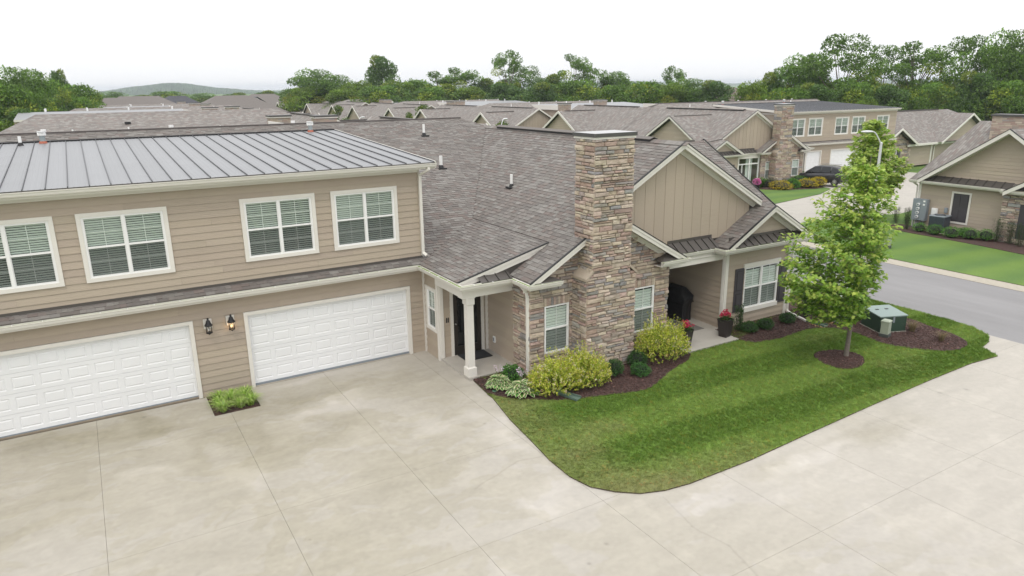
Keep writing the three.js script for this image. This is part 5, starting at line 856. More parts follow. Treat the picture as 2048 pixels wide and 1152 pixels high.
// grill under a black cover
{
  const t = thing('covered_grill', 'barbecue grill under a black fabric cover on the patio', 'grill', [9.03, 0.06, 1.95], -1.45), rows = [[0.0, 0.62, 0.26], [0.25, 0.6, 0.26], [0.6, 0.6, 0.27], [0.74, 0.66, 0.29], [0.9, 0.68, 0.3], [1.02, 0.52, 0.28], [1.16, 0.42, 0.2], [1.2, 0.34, 0.13]], N = 40, pos = [], idx = [], g = new THREE.BufferGeometry();
  rows.forEach(([y, a, b], j) => { for (let i = 0; i < N; i++) { const k = i / N * 6.2832, c = Math.cos(k), s = Math.sin(k), e = 0.35, f = 1 + (j < 3 ? 0.035 : 0.012) * Math.sin(k * 9 + j * 0.6) + 0.03 * (fbm(i * 0.4, j * 1.3, 2, 9) - 0.5); pos.push(Math.sign(c) * Math.abs(c) ** e * a * f, y + 0.015 * Math.sin(k * 3 + j), Math.sign(s) * Math.abs(s) ** e * b * f); } });
  for (let j = 0; j + 1 < rows.length; j++) for (let i = 0; i < N; i++) { const a = j * N + i, b = j * N + (i + 1) % N; idx.push(a, a + N, b, b, a + N, b + N); }
  const top = pos.length / 3; pos.push(0, 1.215, 0); for (let i = 0; i < N; i++) idx.push((rows.length - 1) * N + i, top, (rows.length - 1) * N + (i + 1) % N);
  g.setAttribute('position', new THREE.Float32BufferAttribute(pos, 3)); g.setIndex(idx); g.computeVertexNormals(); const q = white(g); mesh('cover', q, mkMat({ c: [0.012, 0.012, 0.014], roughness: 0.55, bumpMap: bumpT, bumpScale: 0.01 }), t);
  const s = new MB(); for (const z of [-0.3, 0.3]) s.box(-0.61, 0.66, z - 0.01, 0.61, 0.69, z + 0.01); s.build('strap', M.iron, t); const w = new MB(); for (const x of [-0.5, 0.5]) w.tube([x, 0.03, -0.2], [x + 0.03, 0.03, -0.2], 0.05, 0.05, 12).tube([x, 0.03, 0.2], [x + 0.03, 0.03, 0.2], 0.05, 0.05, 12); w.build('caster', M.iron, t);
}
// brown patio chair
{
  const t = thing('patio_chair', 'brown slatted patio chair beside the stone corner, half hidden by the golden shrub', 'chair', [7.3, 0.06, 3.0], 2.6), W = mkMat({ c: [0.07, 0.042, 0.03], roughness: 0.6, map: woodT });
  for (const [x, z] of [[-0.27, -0.25], [0.27, -0.25]]) new MB().beam([x, 0, z], [x, 0.62, z], 0.05, 0.05, WHITE, [0, 0, 1]).build('leg', W, t); for (const x of [-0.27, 0.27]) new MB().beam([x, 0, 0.25], [x, 0.95, 0.36], 0.05, 0.05, WHITE, [1, 0, 0]).build('leg', W, t);
  for (let i = 0; i < 6; i++) new MB().box(-0.25, 0.4, -0.26 + i * 0.09, 0.25, 0.425, -0.19 + i * 0.09).build('seat_slat', W, t); for (let i = 0; i < 6; i++) { const x = -0.2 + i * 0.08; new MB().beam([x, 0.45, 0.3], [x, 0.9, 0.352], 0.05, 0.015, WHITE, [0, 0, 1]).build('back_slat', W, t); }
  new MB().beam([-0.3, 0.93, 0.355], [0.3, 0.93, 0.355], 0.04, 0.09).build('top_rail', W, t); for (const x of [-0.28, 0.28]) new MB().box(x - 0.035, 0.62, -0.3, x + 0.035, 0.645, 0.3).build('armrest', W, t);
}
// planters with red flowers
function planter(label, pos) {
  const t = thing('flower_planter', label, 'planter', pos, 0.2, 'tall dark planters with red flowers'), P = mkMat({ c: [0.03, 0.024, 0.022], roughness: 0.5 }), b = 0.14, T = 0.2, h = 0.62, m = new MB();
  const ring = (y, r) => [[-r, y, r], [r, y, r], [r, y, -r], [-r, y, -r]]; const R = [ring(0, b), ring(h, T), ring(h, T - 0.025), ring(h - 0.06, T - 0.03)]; m.poly(R[0].slice().reverse()); for (let k = 0; k < 3; k++) for (let i = 0; i < 4; i++) { const j = (i + 1) % 4; m.quad(R[k][i], R[k][j], R[k + 1][j], R[k + 1][i]); } m.build('pot', P, t); new MB().poly(R[3]).build('soil', M.soil, t);
  const r = new MB(); r.sweep([[0, 0], [0.02, 0], [0.02, 0.05], [0, 0.05]], [[-T - 0.0, -T], [-T, T], [T, T], [T, -T], [-T, -T]].reverse(), h - 0.05).build('rim', P, t);
  const f = new MB(), l = new MB(), st = new MB();
  for (let i = 0; i < 190; i++) { const a = rr(0, 6.28), q = rr(0, 0.22), p = [Math.cos(a) * q, h + rr(-0.02, 0.16) - q * 0.3, Math.sin(a) * q]; leafAt(l, p, vnorm([Math.cos(a), rr(0, 0.8), Math.sin(a)]), [0, 1, 0], rr(0.05, 0.08), rr(0.04, 0.06), vary([0.06, 0.13, 0.025])); }
  for (let i = 0; i < 17; i++) { const a = rr(0, 6.28), q = rr(0, 0.24), p = [Math.cos(a) * q, h + rr(0.1, 0.24), Math.sin(a) * q]; st.tube([p[0] * 0.4, h, p[2] * 0.4], p, 0.004, 0.004, 4, [0.08, 0.14, 0.03], false); for (let k = 0; k < 26; k++) { const d = rdir(); leafAt(f, vadd(p, vmul(d, 0.03)), vnorm(vadd(d, [0, 0.5, 0])), rdir(), 0.035, 0.034, vary(pick([[0.36, 0.012, 0.05], [0.42, 0.016, 0.075], [0.26, 0.008, 0.034]]))); } }
  l.build('leaves', M.leaf, t); st.build('stems', M.leafDull, t); f.build('blossom', M.petal, t);
}
planter('dark planter of red flowers at the patio corner by the white corner board', [9.0, 0.06, 4.42]);
planter('tall dark planter of red flowers half behind the large golden shrub', [7.12, 0.06, 4.45]);
// utility cabinets
{
  const t = thing('transformer_box', 'large dark green transformer box with a pale sloping lid', 'transformer', [14.25, 0.03, 6.75], -0.38), G = mkMat({ c: [0.028, 0.058, 0.038], roughness: 0.42, map: dirtT }), L = mkMat({ c: [0.2, 0.27, 0.25], roughness: 0.3, map: dirtT });
  const s = white(new ConvexGeometry([[-0.62, 0, 0.6], [0.62, 0, 0.6], [0.62, 0, -0.6], [-0.62, 0, -0.6], [-0.62, 0.72, 0.6], [0.62, 0.72, 0.6], [0.62, 0.8, -0.6], [-0.62, 0.8, -0.6]].map((p) => new THREE.Vector3(...p)))); mesh('cabinet', s, G, t);
  new MB().hexa([[-0.65, 0.715, 0.63], [0.65, 0.715, 0.63], [0.65, 0.8, -0.63], [-0.65, 0.8, -0.63], [-0.65, 0.76, 0.63], [0.65, 0.76, 0.63], [0.65, 0.845, -0.63], [-0.65, 0.845, -0.63]]).build('lid', L, t);
  for (const x of [-0.25, 0.2]) new MB().box(x - 0.07, 0.795, -0.22, x + 0.07, 0.83, -0.14).build('lifting_lug', M.iron, t);
  new MB().box(-0.02, 0.45, 0.6, 0.06, 0.72, 0.615).build('hasp', M.steelGrey, t); new MB().box(0.62, 0.3, -0.02, 0.632, 0.68, 0.05).build('hasp', M.steelGrey, t); new MB().box(-0.645, 0.0, -0.64, 0.645, 0.05, 0.64, [0.8, 0.8, 0.78]).build('base_pad', M.concretePlain, t);
  t.scale.setScalar(0.8); new MB().box(-0.6, 0.06, 0.6, -0.585, 0.7, 0.606).box(0.585, 0.06, 0.6, 0.6, 0.7, 0.606).box(-0.585, 0.06, 0.6, 0.585, 0.08, 0.606).build('door_edge', G, t);
}
const PGR = mkMat({ c: [0.33, 0.37, 0.29], roughness: 0.55, map: dirtT });
function pedestal(label, pos, turn) { const t = thing('utility_pedestal', label, 'utility box', pos, turn, 'small pale green utility pedestals'); mesh('cabinet', cbox(-0.17, 0.14, -0.16, 0.17, 0.68, 0.16, 0.015), PGR, t); mesh('lid', white(new ConvexGeometry([[-0.185, 0.66, 0.175], [0.185, 0.66, 0.175], [0.185, 0.66, -0.175], [-0.185, 0.66, -0.175], [-0.185, 0.7, 0.175], [0.185, 0.7, 0.175], [0.185, 0.7, -0.175], [-0.185, 0.7, -0.175], [-0.12, 0.74, 0.11], [0.12, 0.74, 0.11], [0.12, 0.74, -0.11], [-0.12, 0.74, -0.11]].map((p) => new THREE.Vector3(...p)))), PGR, t); mesh('base', cbox(-0.2, 0, -0.19, 0.2, 0.15, 0.19, 0.015), mkMat({ c: [0.06, 0.07, 0.065], roughness: 0.7 }), t); return t; }
pedestal('pale green utility pedestal on a dark base before the transformer box', [13.5, 0.04, 7.3], 0.25).scale.setScalar(0.8);
pedestal('pale green utility pedestal alone on the lawn across the road', [26.5, -0.06, -0.75], 0.5);
{
  const t = thing('ribbed_cabinet', 'pale green ribbed utility cabinet behind the trunk of the street tree', 'utility box', [13.75, 0.04, 5.35], 0.15); mesh('cabinet', cbox(-0.42, 0.0, -0.3, 0.42, 0.8, 0.3, 0.03), PGR, t);
  for (let i = 0; i < 6; i++) mesh('rib', cbox(-0.4 + i * 0.135, 0.03, 0.29, -0.33 + i * 0.135, 0.78, 0.33, 0.01), PGR, t); for (let i = 0; i < 4; i++) mesh('rib', cbox(-0.45, 0.03, -0.26 + i * 0.14, -0.41, 0.78, -0.18 + i * 0.14, 0.01), PGR, t); mesh('lid', cbox(-0.45, 0.79, -0.33, 0.45, 0.86, 0.33, 0.02), PGR, t);
}
// street lamps
const LAMPM = mkMat({ c: [0.62, 0.63, 0.64], roughness: 0.45, metalness: 0.2 });
function streetLamp(label, pos, turn, h = 5.1) {
  const t = thing('street_lamp', label, 'street lamp', pos, turn, 'white street lamps'); new MB().tube([0, 0, 0], [0, h, 0], 0.11, 0.07, 14).build('pole', LAMPM, t); mesh('base', lathe([[0.19, 0], [0.19, 0.18], [0.12, 0.26], [0.1, 0.26]], 16), LAMPM, t);
  const c = new THREE.CatmullRomCurve3([[0, h - 0.12, 0], [0.1, h + 0.12, 0], [0.34, h + 0.5, 0], [0.46, h + 0.62, 0], [0.62, h + 0.65, 0]].map((p) => new THREE.Vector3(...p))); mesh('arm', white(new THREE.TubeGeometry(c, 20, 0.035, 8)), LAMPM, t);
  const hd = mesh('lamp_head', white(new THREE.SphereGeometry(1, 16, 10)), LAMPM, t); hd.scale.set(0.36, 0.07, 0.14); hd.position.set(0.88, h + 0.66, 0); const e = mesh('lens', white(new THREE.SphereGeometry(1, 14, 8)), M.blind, t); e.scale.set(0.24, 0.045, 0.1); e.position.set(0.9, h + 0.625, 0); mesh('cap', white(new THREE.SphereGeometry(0.075, 12, 8)), LAMPM, t).position.y = h; return t;
}
const lamp0 = streetLamp('white street lamp rising behind the street tree near the electric meters', [30.2, -0.2, -4.1], 2.6);
copy(lamp0, [23.8, -0.35, -36], 2.6, 'white street lamp just beyond the main roof, arm over the villa roofs');
copy(lamp0, [17.5, -0.6, -56], 2.6, 'white street lamp far back among the roofs, left of the stone-chimney row');
copy(lamp0, [9.5, -1.0, -92], 0.4, 'tiny white street lamp far off between distant roofs');
// ---------- the other villas ----------
M.stoneFar = mkMat({ map: (() => { const t = tex(256, 256, (u, v, x, y) => { const row = Math.floor(v * 20), o = u * 7 + hash(row, 3, 5) * 3, ci = ((Math.floor(o) % 7) + 7) % 7, q = STONES[Math.floor(hash(ci, row, 7) * STONES.length)], k = (v * 20 - row < 0.14 ? 0.5 : 1) * (0.8 + 0.3 * hash(x, y, 6)); return q.map((c) => c * k); }); return rep(t, 2.4, 1.9); })(), roughness: 0.95 });
M.sidingFar = mkMat({ c: [0.42, 0.35, 0.275], map: (() => { const t = tex(8, 128, (u, v) => g1(v * 8 % 1 < 0.14 ? 0.66 : 1)); return rep(t, 1, 1.52); })() });
const mirrorOf = (m, back) => (p) => [m ? -p[0] : p[0], p[1], back ? -20.6 - p[2] : p[2]];
// roofs, gables, chimney and trim of half a villa, as far as a roofscape shows them
function villaHalf(H, m, back, o = {}) {
  XF = mirrorOf(m, back); FLIP = m !== back;
  const XL = o.XL ?? -16.6, XE = o.XE ?? -13, rs = new MB(), add = (pts) => rs.poly(pts), left = (f) => (q) => q.map(([x, z]) => [x, f(x), z]), fz = (f) => (q) => q.map(([x, z]) => [x, f(z), z]);
  add(left(S1)([[XK, -1.797], [1.42, 3.0], [1.42, 4.2], [4.3, 4.2], [4.3, 3.6], [XR, 3.6], [XR, -9.28]])); add(left(SH)([[-0.25, 0.33], [-0.25, 3.02], [XK, 3.02], [XK, -1.797]]));
  add(fz(S2)([[XL, 0.33], [-0.25, 0.33], [XK, -1.797], [XR, -9.28], [6.7, -10.3], [XE, -10.3]]));
  add(fz(S3)([[7.6, -1.1], [7.6, 3.3], [9.5, 4.1], [13.15, 4.1], [13.15, -1.1]])); add([[7.6, 6.05, -1.1], [13.15, 6.05, -1.1], [13.15, 3.0, -6.4], [7.6, 3.0, -6.4]]);
  add([[4.3, 4.656, 3.3], [4.3, 4.656, 4.2], [7.2, 2.99, 4.2], [7.2, 2.99, 3.3]]); add([[XR, YR, -10.3], [XR, YR, 3.6], [11.3, 4.335, 3.6], [13.3, 3.185, -1], [13.3, 3.185, -10.3]]); add([[6.7, 6.88, -10.3], [XR, YR, -9.28], [XR, YR, -10.3]]);
  add([[XE, 6.88, -10.3], [XL - 3, 3.0, -10.3], [XL - 3, 3.0, 0.33], [XL, 3.0, 0.33]]);
  add([[9.24, 2.99, 2.2], [9.24, 2.99, 4.15], [11.37, 4.21, 4.15], [11.37, 4.21, 2.1]]); add([[11.37, 4.21, 2.1], [11.37, 4.21, 4.15], [13.5, 2.985, 4.15], [13.5, 2.985, 2.1]]);
  const roof = rs.build('roof', M.shingleFar, H);
  const w = new MB(), F = FX([0, 0, 0]);
  w.poly([[XL, 0, 0], [0, 0, 0], [0, 3.1, 0], [XL, 3.1, 0]]).poly([[0, 0, 3.7], [6.8, 0, 3.7], [6.8, 3, 3.7], [0, 3, 3.7]]).poly([[9.5, 0, 3.8], [12.75, 0, 3.8], [12.75, 3, 3.8], [9.5, 3, 3.8]]).poly([[9.75, 3.0, 3.84], [12.95, 3.0, 3.84], [11.35, 4.05, 3.84]]).poly([[0, 0, 0], [0, 0, 3.7], [0, 3, 3.7], [0, 3, 0]]);
  w.poly([[12.75, 0, 3.8], [12.75, 0, -10.3], [12.75, 3, -10.3], [12.75, 3, 3.8]]).poly([[12.8, 3, 3.8], [12.8, 3, -6.1], [12.8, 5.9, -1.1]]).poly([[XL - 2.6, 0, 0], [XL - 2.6, 0, -10.3], [XL - 2.6, 3, -10.3], [XL - 2.6, 3, 0]]);
  w.build('wall', M.sidingFar, H);
  battens(H, FX([0, 0, 3.3]), [[3.4, 3.2], [11.0, 3.2], [11.0, 4.28], [XR, 6.3], [3.4, 3.93]], false);
  const stoneW = new MB().poly([[1.6, 0, 3.8], [6.86, 0, 3.8], [6.86, 3, 3.8], [4.3, 4.45, 3.8], [1.6, 3, 3.8]]).build('stone_wall', M.stoneFar, H);
  const [cx, ct] = o.chim ?? [4, 7], ch = new MB().box(cx - 0.68, 2, 3.62, cx + 0.68, ct - 0.12, 4.5).build('chimney', M.stoneFar, H); new MB().box(cx - 0.74, ct - 0.12, 3.56, cx + 0.74, ct - 0.05, 4.56).build('cap_trim', M.trim, ch); new MB().box(cx - 0.76, ct - 0.05, 3.54, cx + 0.76, ct + 0.05, 4.58).build('cap_band', M.capDark, ch);
  const t = (a, b, z, h = 0.2) => { const q = new MB(); q.hexa([[a[0], a[1] - h, z - 0.02], [b[0], b[1] - h, z - 0.02], [b[0], b[1], z - 0.02], [a[0], a[1], z - 0.02], [a[0], a[1] - h, z + 0.02], [b[0], b[1] - h, z + 0.02], [b[0], b[1], z + 0.02], [a[0], a[1], z + 0.02]]); q.build('rake_board', M.trim, H); };
  t([3.5, S1(3.5)], [XR, YR], 3.62); t([11.3, 4.335], [XR, YR], 3.62); t([1.36, S1(1.36)], [4.3, 4.656], 4.22); t([7.24, 2.97], [4.3, 4.656], 4.22); t([9.2, 2.96], [11.37, 4.21], 4.17); t([13.56, 2.95], [11.37, 4.21], 4.17);
  { const e = new MB(); for (const s of [[4.15, 3.0], [-6.35, 3.0]]) e.beam([13.17, 5.96, -1.1], [13.17, s[1] - 0.1, s[0]], 0.05, 0.22); e.build('rake_board', M.trim, H); }
  new MB().sweep([[0, -0.2], [0.1, -0.2], [0.1, 0], [0, 0]], [[XL, 0.33], [-0.27, 0.33], [-0.27, 3.24], [1.37, 3.24], [1.37, 4.2], [2.4, 4.2]], 3.0).sweep([[0, -0.2], [0.1, -0.2], [0.1, 0], [0, 0]], [[6.2, 4.2], [7.2, 4.2], [7.2, 3.7], [9.02, 3.7], [9.02, 4.18], [13.5, 4.18]], 3.0).build('gutter', M.trim, H);
  new MB().poly([[7.2, 3.0, 3.75], [9.24, 3.0, 3.75], [9.24, 3.25, 3.31], [7.2, 3.25, 3.31]]).poly([[9.5, 3.0, 4.2], [13.3, 3.0, 4.2], [13.3, 3.2, 3.86], [9.5, 3.2, 3.86]]).build('metal_pent_roof', M.pent, H);
  new MB().box(XR - 0.14, YR, -8, XR + 0.14, YR + 0.06, 2.1).box(8.3, 6.03, -1.2, 12.3, 6.1, -1.0).build('ridge_vent', M.pent, roof);
  if (o.metal !== false) {
    const mr = new MB().quad([XL, 6.1, 0.4], [0.36, 6.1, 0.4], [0.36, 6.6, -9.3], [XL, 6.6, -9.3]).build('metal_roof', M.metal, H); new MB().box(XL, 5.9, 0.36, 0.4, 6.09, 0.5).box(0.34, 5.95, -9.3, 0.38, 6.58, 0.4).build('gutter', M.trim, mr);
    new MB().box(XL, 2.9, -9.3, 0, 6.05, 0.02).build('wall', M.sidingFar, H);
    for (const x of [-0.7, -5.5, -9.8, -14]) { new MB().tube([x, 6.5, -9], [x, 6.95, -9], 0.09, 0.09, 8).build('vent_pipe', M.pvc, mr); }
  }
  for (const [x, z] of o.pipes ?? [[4.1, -8.7], [3.5, -5.7]]) { const y = x > XK + 1.5 + (z + 1.8) * -0.6 ? S2(z) : S2(z), p = new MB().tube([x, y - 0.1, z], [x, y + 0.48, z], 0.055, 0.055, 8).build('vent_pipe', M.pvc, roof); new MB().tube([x, y - 0.05, z], [x, y + 0.1, z], 0.12, 0.06, 8).build('pipe_boot', M.black, p); }
  for (const [x, z] of o.vents ?? []) new MB().box(x - 0.2, S2(z), z - 0.2, x + 0.2, S2(z) + 0.14, z + 0.2).build('roof_vent', M.black, roof);
  XF = null; FLIP = false;
}
rnd = mul(12); villaHalf(villa, false, true, { chim: [4.55, 6.62] });
// the mirrored villa across the drive: the same house, seen from 60 m
const villaB = thing('villa', 'mirrored villa across the drive, dark car parked before its garage', 'house', [48.9, -0.52, -25.6], -0.05);
rnd = mul(13); XF = mirrorOf(true, false); FLIP = true; buildVilla(villaB, 1);
{ // glazed patio: white posts, dark panes
  const F = FX([0, 0, 3.62]), g = new MB().fbox(F, 6.9, 7.0, 0.05, 2.75, -0.05, 0.05).fbox(F, 9.38, 9.48, 0.05, 2.75, -0.05, 0.05).fbox(F, 7.0, 9.38, 2.65, 2.75, -0.05, 0.05).fbox(F, 7.0, 9.38, 2.0, 2.1, -0.05, 0.05).fbox(F, 8.0, 8.1, 0.05, 2.65, -0.045, 0.045).fbox(F, 8.85, 8.92, 0.05, 2.0, -0.04, 0.04).fbox(F, 7.0, 9.38, 0.05, 0.12, -0.05, 0.05).build('patio_screen', M.vinyl, villaB);
  for (const [a, b, c, d] of [[7.0, 8.0, 0.12, 2.0], [8.1, 8.85, 0.12, 2.0], [8.92, 9.38, 0.12, 2.0], [7.0, 8.0, 2.1, 2.65], [8.1, 9.38, 2.1, 2.65]]) new MB().quad(F(a, c, 0), F(b, c, 0), F(b, d, 0), F(a, d, 0)).build('pane', M.glass, g);
  for (const x of [7.3, 7.75]) new MB().fbox(FX([0, 0, 3.2]), x, x + 0.3, 0.1, 2.5, 0, 0.03).build('curtain', M.blind, g);
}
XF = null; FLIP = false; rnd = mul(14); villaHalf(villaB, true, true);
function farVilla(label, x, y, z, m, o = {}) { const t = thing('villa', label, 'house', [x, y, z], 0); rnd = mul(Math.round(x * 7 - z)); villaHalf(t, m, false, o); villaHalf(t, m, true, o); return t; }
farVilla('long hip-roofed villa behind the front villa, white vent pipes on its bare slope', -0.4, -0.25, -34.7, false, { metal: false, XE: -10.8, XL: -15.5, chim: [3.6, 6.75], pipes: [[-8.6, -6.2], [-5.0, -6.3], [1.4, -6.0]], vents: [[-4.9, -8.1], [1.2, -6.3]] });
farVilla('villa roof behind the long hip roof, white edge of its metal roof showing', 2.5, -0.6, -70, false, { XE: -11 });
farVilla('faint far villa roof below the wooded hill', 5, -0.9, -106, false, {});
farVilla('villa behind the mirrored one, its board gable between two plain gables', 47.9, -0.95, -58.8, true);
farVilla('third villa back, behind the small bright street trees', 49.5, -1.15, -93.8, true);
farVilla('fourth villa back, under the tall dark tree of the tree line', 49.5, -1.15, -125, true);
farVilla('farthest villa of the row, at the left end of the tree line', 49.5, -1.15, -152, true);
// villa at the right, its gable end to the road
{
  const t = thing('villa', 'tan villa at the right, electric meters and closed dark shutters on its gable end', 'house', [34.1, -0.3, 0]), W = FL([0, 0, 0]), zc = 0.85, yE = 2.9, s = 0.69, gp = (z) => 6.05 - s * Math.abs(z - zc);
  rnd = mul(15); siding(t, W, [[-3.75, 0], [1.15, 0], [1.15, 2.8], [-3.75, 2.8]], [[-1.72, -0.84, 0.7, 2.33]], false); siding(t, FL([0.05, 0, 0]), [[-3.4, 3.0], [5.1, 3.0], [zc, 5.85]], [], false);
  siding(t, frame([0, 0, -3.75], [-1, 0, 0], [0, 0, -1]), [[-14, 0], [0, 0], [0, 2.8], [-14, 2.8]], [], false);
  new MB().fbox(W, -3.78, -3.62, 0, 2.8, -0.02, 0.035).build('corner_board', M.trim, t);
  const sh = new MB().fbox(W, -1.72, -0.84, 0.7, 2.33, -0.05, -0.01).build('shutter', M.shutter, t); for (const [a, b] of [[-1.7, -1.29], [-1.27, -0.86]]) for (const [c, d] of [[0.74, 1.45], [1.55, 2.29]]) new MB().fbox(W, a + 0.05, b - 0.05, c + 0.05, d - 0.05, -0.01, 0.012).build('shutter_panel', M.shutter, sh);
  new MB().fbox(W, -1.82, -1.72, 0.6, 2.43, -0.02, 0.04).fbox(W, -0.84, -0.74, 0.6, 2.43, -0.02, 0.04).fbox(W, -1.72, -0.84, 2.33, 2.43, -0.02, 0.038).fbox(W, -1.72, -0.84, 0.6, 0.7, -0.02, 0.042).build('window_trim', M.trim, t);
  // stone bay
  const B = FL([-0.35, 0, 0]), bay = backing(B, [[1.05, -0.1], [7, -0.1], [7, 2.8], [1.05, 2.8]], [], 0).fbox(W, 1.05, 1.1, -0.1, 2.8, 0, 0.35).build('stone_wall', M.mortar, t), L = []; stones(B, [[1.05, -0.1], [7, -0.1], [7, 2.8], [1.05, 2.8]], [[1.95, 4.2, 0.3, 2.3]], L, { big: 1.3, ext: [0.03, 0] }); pieces(L, 'stone', 'small_stones', M.stone, bay, 0, EYE);
  { const k = new MB().fbox(B, 1.95, 3.0, 0.35, 2.2, 0, 0.05).fbox(B, 3.1, 4.2, 0.35, 2.2, 0, 0.05).build('shutter', M.shutter, t); for (const [c, d] of [[0.42, 1.2], [1.3, 2.1]]) new MB().fbox(B, 2.08, 2.88, c, d, 0.05, 0.065).build('shutter_panel', M.shutter, k); new MB().fbox(B, 1.9, 4.3, 2.2, 2.32, 0, 0.07).build('lintel', M.ledge, t); }
  // roofs
  const r = new MB(), rr1 = (x) => yE - 0.02 + 0.62 * (x + 0.42); r.poly([[-0.42, rr1(-0.42), 14], [4.9, rr1(4.9), 14], [4.9, rr1(4.9), -3.35], [-0.42, rr1(-0.42), -4.2]]); r.poly([[4.9, rr1(4.9), -3.35], [4.9, rr1(4.9), 14], [12, 2.5, 14], [12, 2.5, -4.2]]); r.poly([[4.9, rr1(4.9), -3.35], [12, 2.8, -4.3], [-0.42, 2.85, -4.25]]);
  for (const sg of [-1, 1]) r.quad([-0.5, gp(zc + sg * 4.5), zc + sg * 4.5], [-0.5, gp(zc), zc], [4.8, gp(zc), zc], [4.8, gp(zc + sg * 4.5), zc + sg * 4.5]);
  for (const sg of [-1, 1]) r.quad([-0.85, 4.25 - 0.62 * 2.3, 3.5 + sg * 2.3], [-0.85, 4.25, 3.5], [2, 4.25, 3.5], [2, 4.25 - 0.62 * 2.3, 3.5 + sg * 2.3]);
  const roof = r.build('roof', M.shingleFar, t), rv = new MB().box(4.75, rr1(4.9) - 0.02, -2.2, 5.05, rr1(4.9) + 0.09, 5).build('ridge_vent', M.black, roof);
  const edge = (x, a, b, h = 0.22) => { new MB().hexa([[x, a[1] - h, a[0]], [x, b[1] - h, b[0]], [x, b[1], b[0]], [x, a[1], a[0]], [x - 0.05, a[1] - h, a[0]], [x - 0.05, b[1] - h, b[0]], [x - 0.05, b[1], b[0]], [x - 0.05, a[1], a[0]]]).build('rake_board', M.trim, t); new MB().hexa([[x + 0.03, a[1], a[0]], [x + 0.03, b[1], b[0]], [x + 0.03, b[1] + 0.04, b[0]], [x + 0.03, a[1] + 0.04, a[0]], [x - 0.06, a[1], a[0]], [x - 0.06, b[1], b[0]], [x - 0.06, b[1] + 0.04, b[0]], [x - 0.06, a[1] + 0.04, a[0]]]).build('drip_edge', M.black, t); };
  edge(-0.5, [zc - 4.5, gp(zc - 4.5)], [zc, gp(zc)]); edge(-0.5, [zc + 4.5, gp(zc + 4.5)], [zc, gp(zc)]); edge(-0.85, [1.2, 2.83], [3.5, 4.25]); edge(-0.85, [5.8, 2.83], [3.5, 4.25]);
  { const so = new MB(); for (const sg of [-1, 1]) so.quad([-0.48, gp(zc + sg * 4.4) - 0.2, zc + sg * 4.4], [-0.48, gp(zc) - 0.2, zc], [0.04, gp(zc) - 0.2, zc], [0.04, gp(zc + sg * 4.4) - 0.2, zc + sg * 4.4]); so.build('soffit', M.trim, t); }
  XF = null; gutter(t, [[-0.4, -4.2], [-0.4, 1.1]], yE, false); gutter(t, [[-0.75, 1.0], [-0.75, 8]], yE - 0.02, false); new MB().box(-0.75, 2.75, 1.0, 0, 2.77, 8).box(-0.4, 2.75, -4.2, 0, 2.77, 1.1).box(-0.75, 2.75, 1.0, -0.4, 2.9, 1.05).build('soffit', M.trim, t);
  { const p = new MB().quad([-0.42, yE + 0.02, -3.5], [-0.42, yE + 0.02, 1.3], [0.03, yE + 0.32, 1.3], [0.03, yE + 0.32, -3.5]).build('metal_pent_roof', M.pent, t); for (let z = -3.3; z < 1.2; z += 0.46) new MB().beam([-0.42, yE + 0.035, z], [0.03, yE + 0.335, z], 0.025, 0.035, [0.5, 0.5, 0.5]).build('roof_seam', M.pent, p); }
  downspout(t, [[-0.3, 2.8, -4.1], [-0.06, 2.55, -3.85], [-0.06, 0.1, -3.85]], 0.08);
  const c = new MB().box(3.2, 3, -1.9, 4.1, 6.55, 0.4).build('chimney', M.stoneFar, t); new MB().box(3.12, 6.55, -1.98, 4.18, 6.66, 0.48).build('cap_band', M.capDark, c);
}
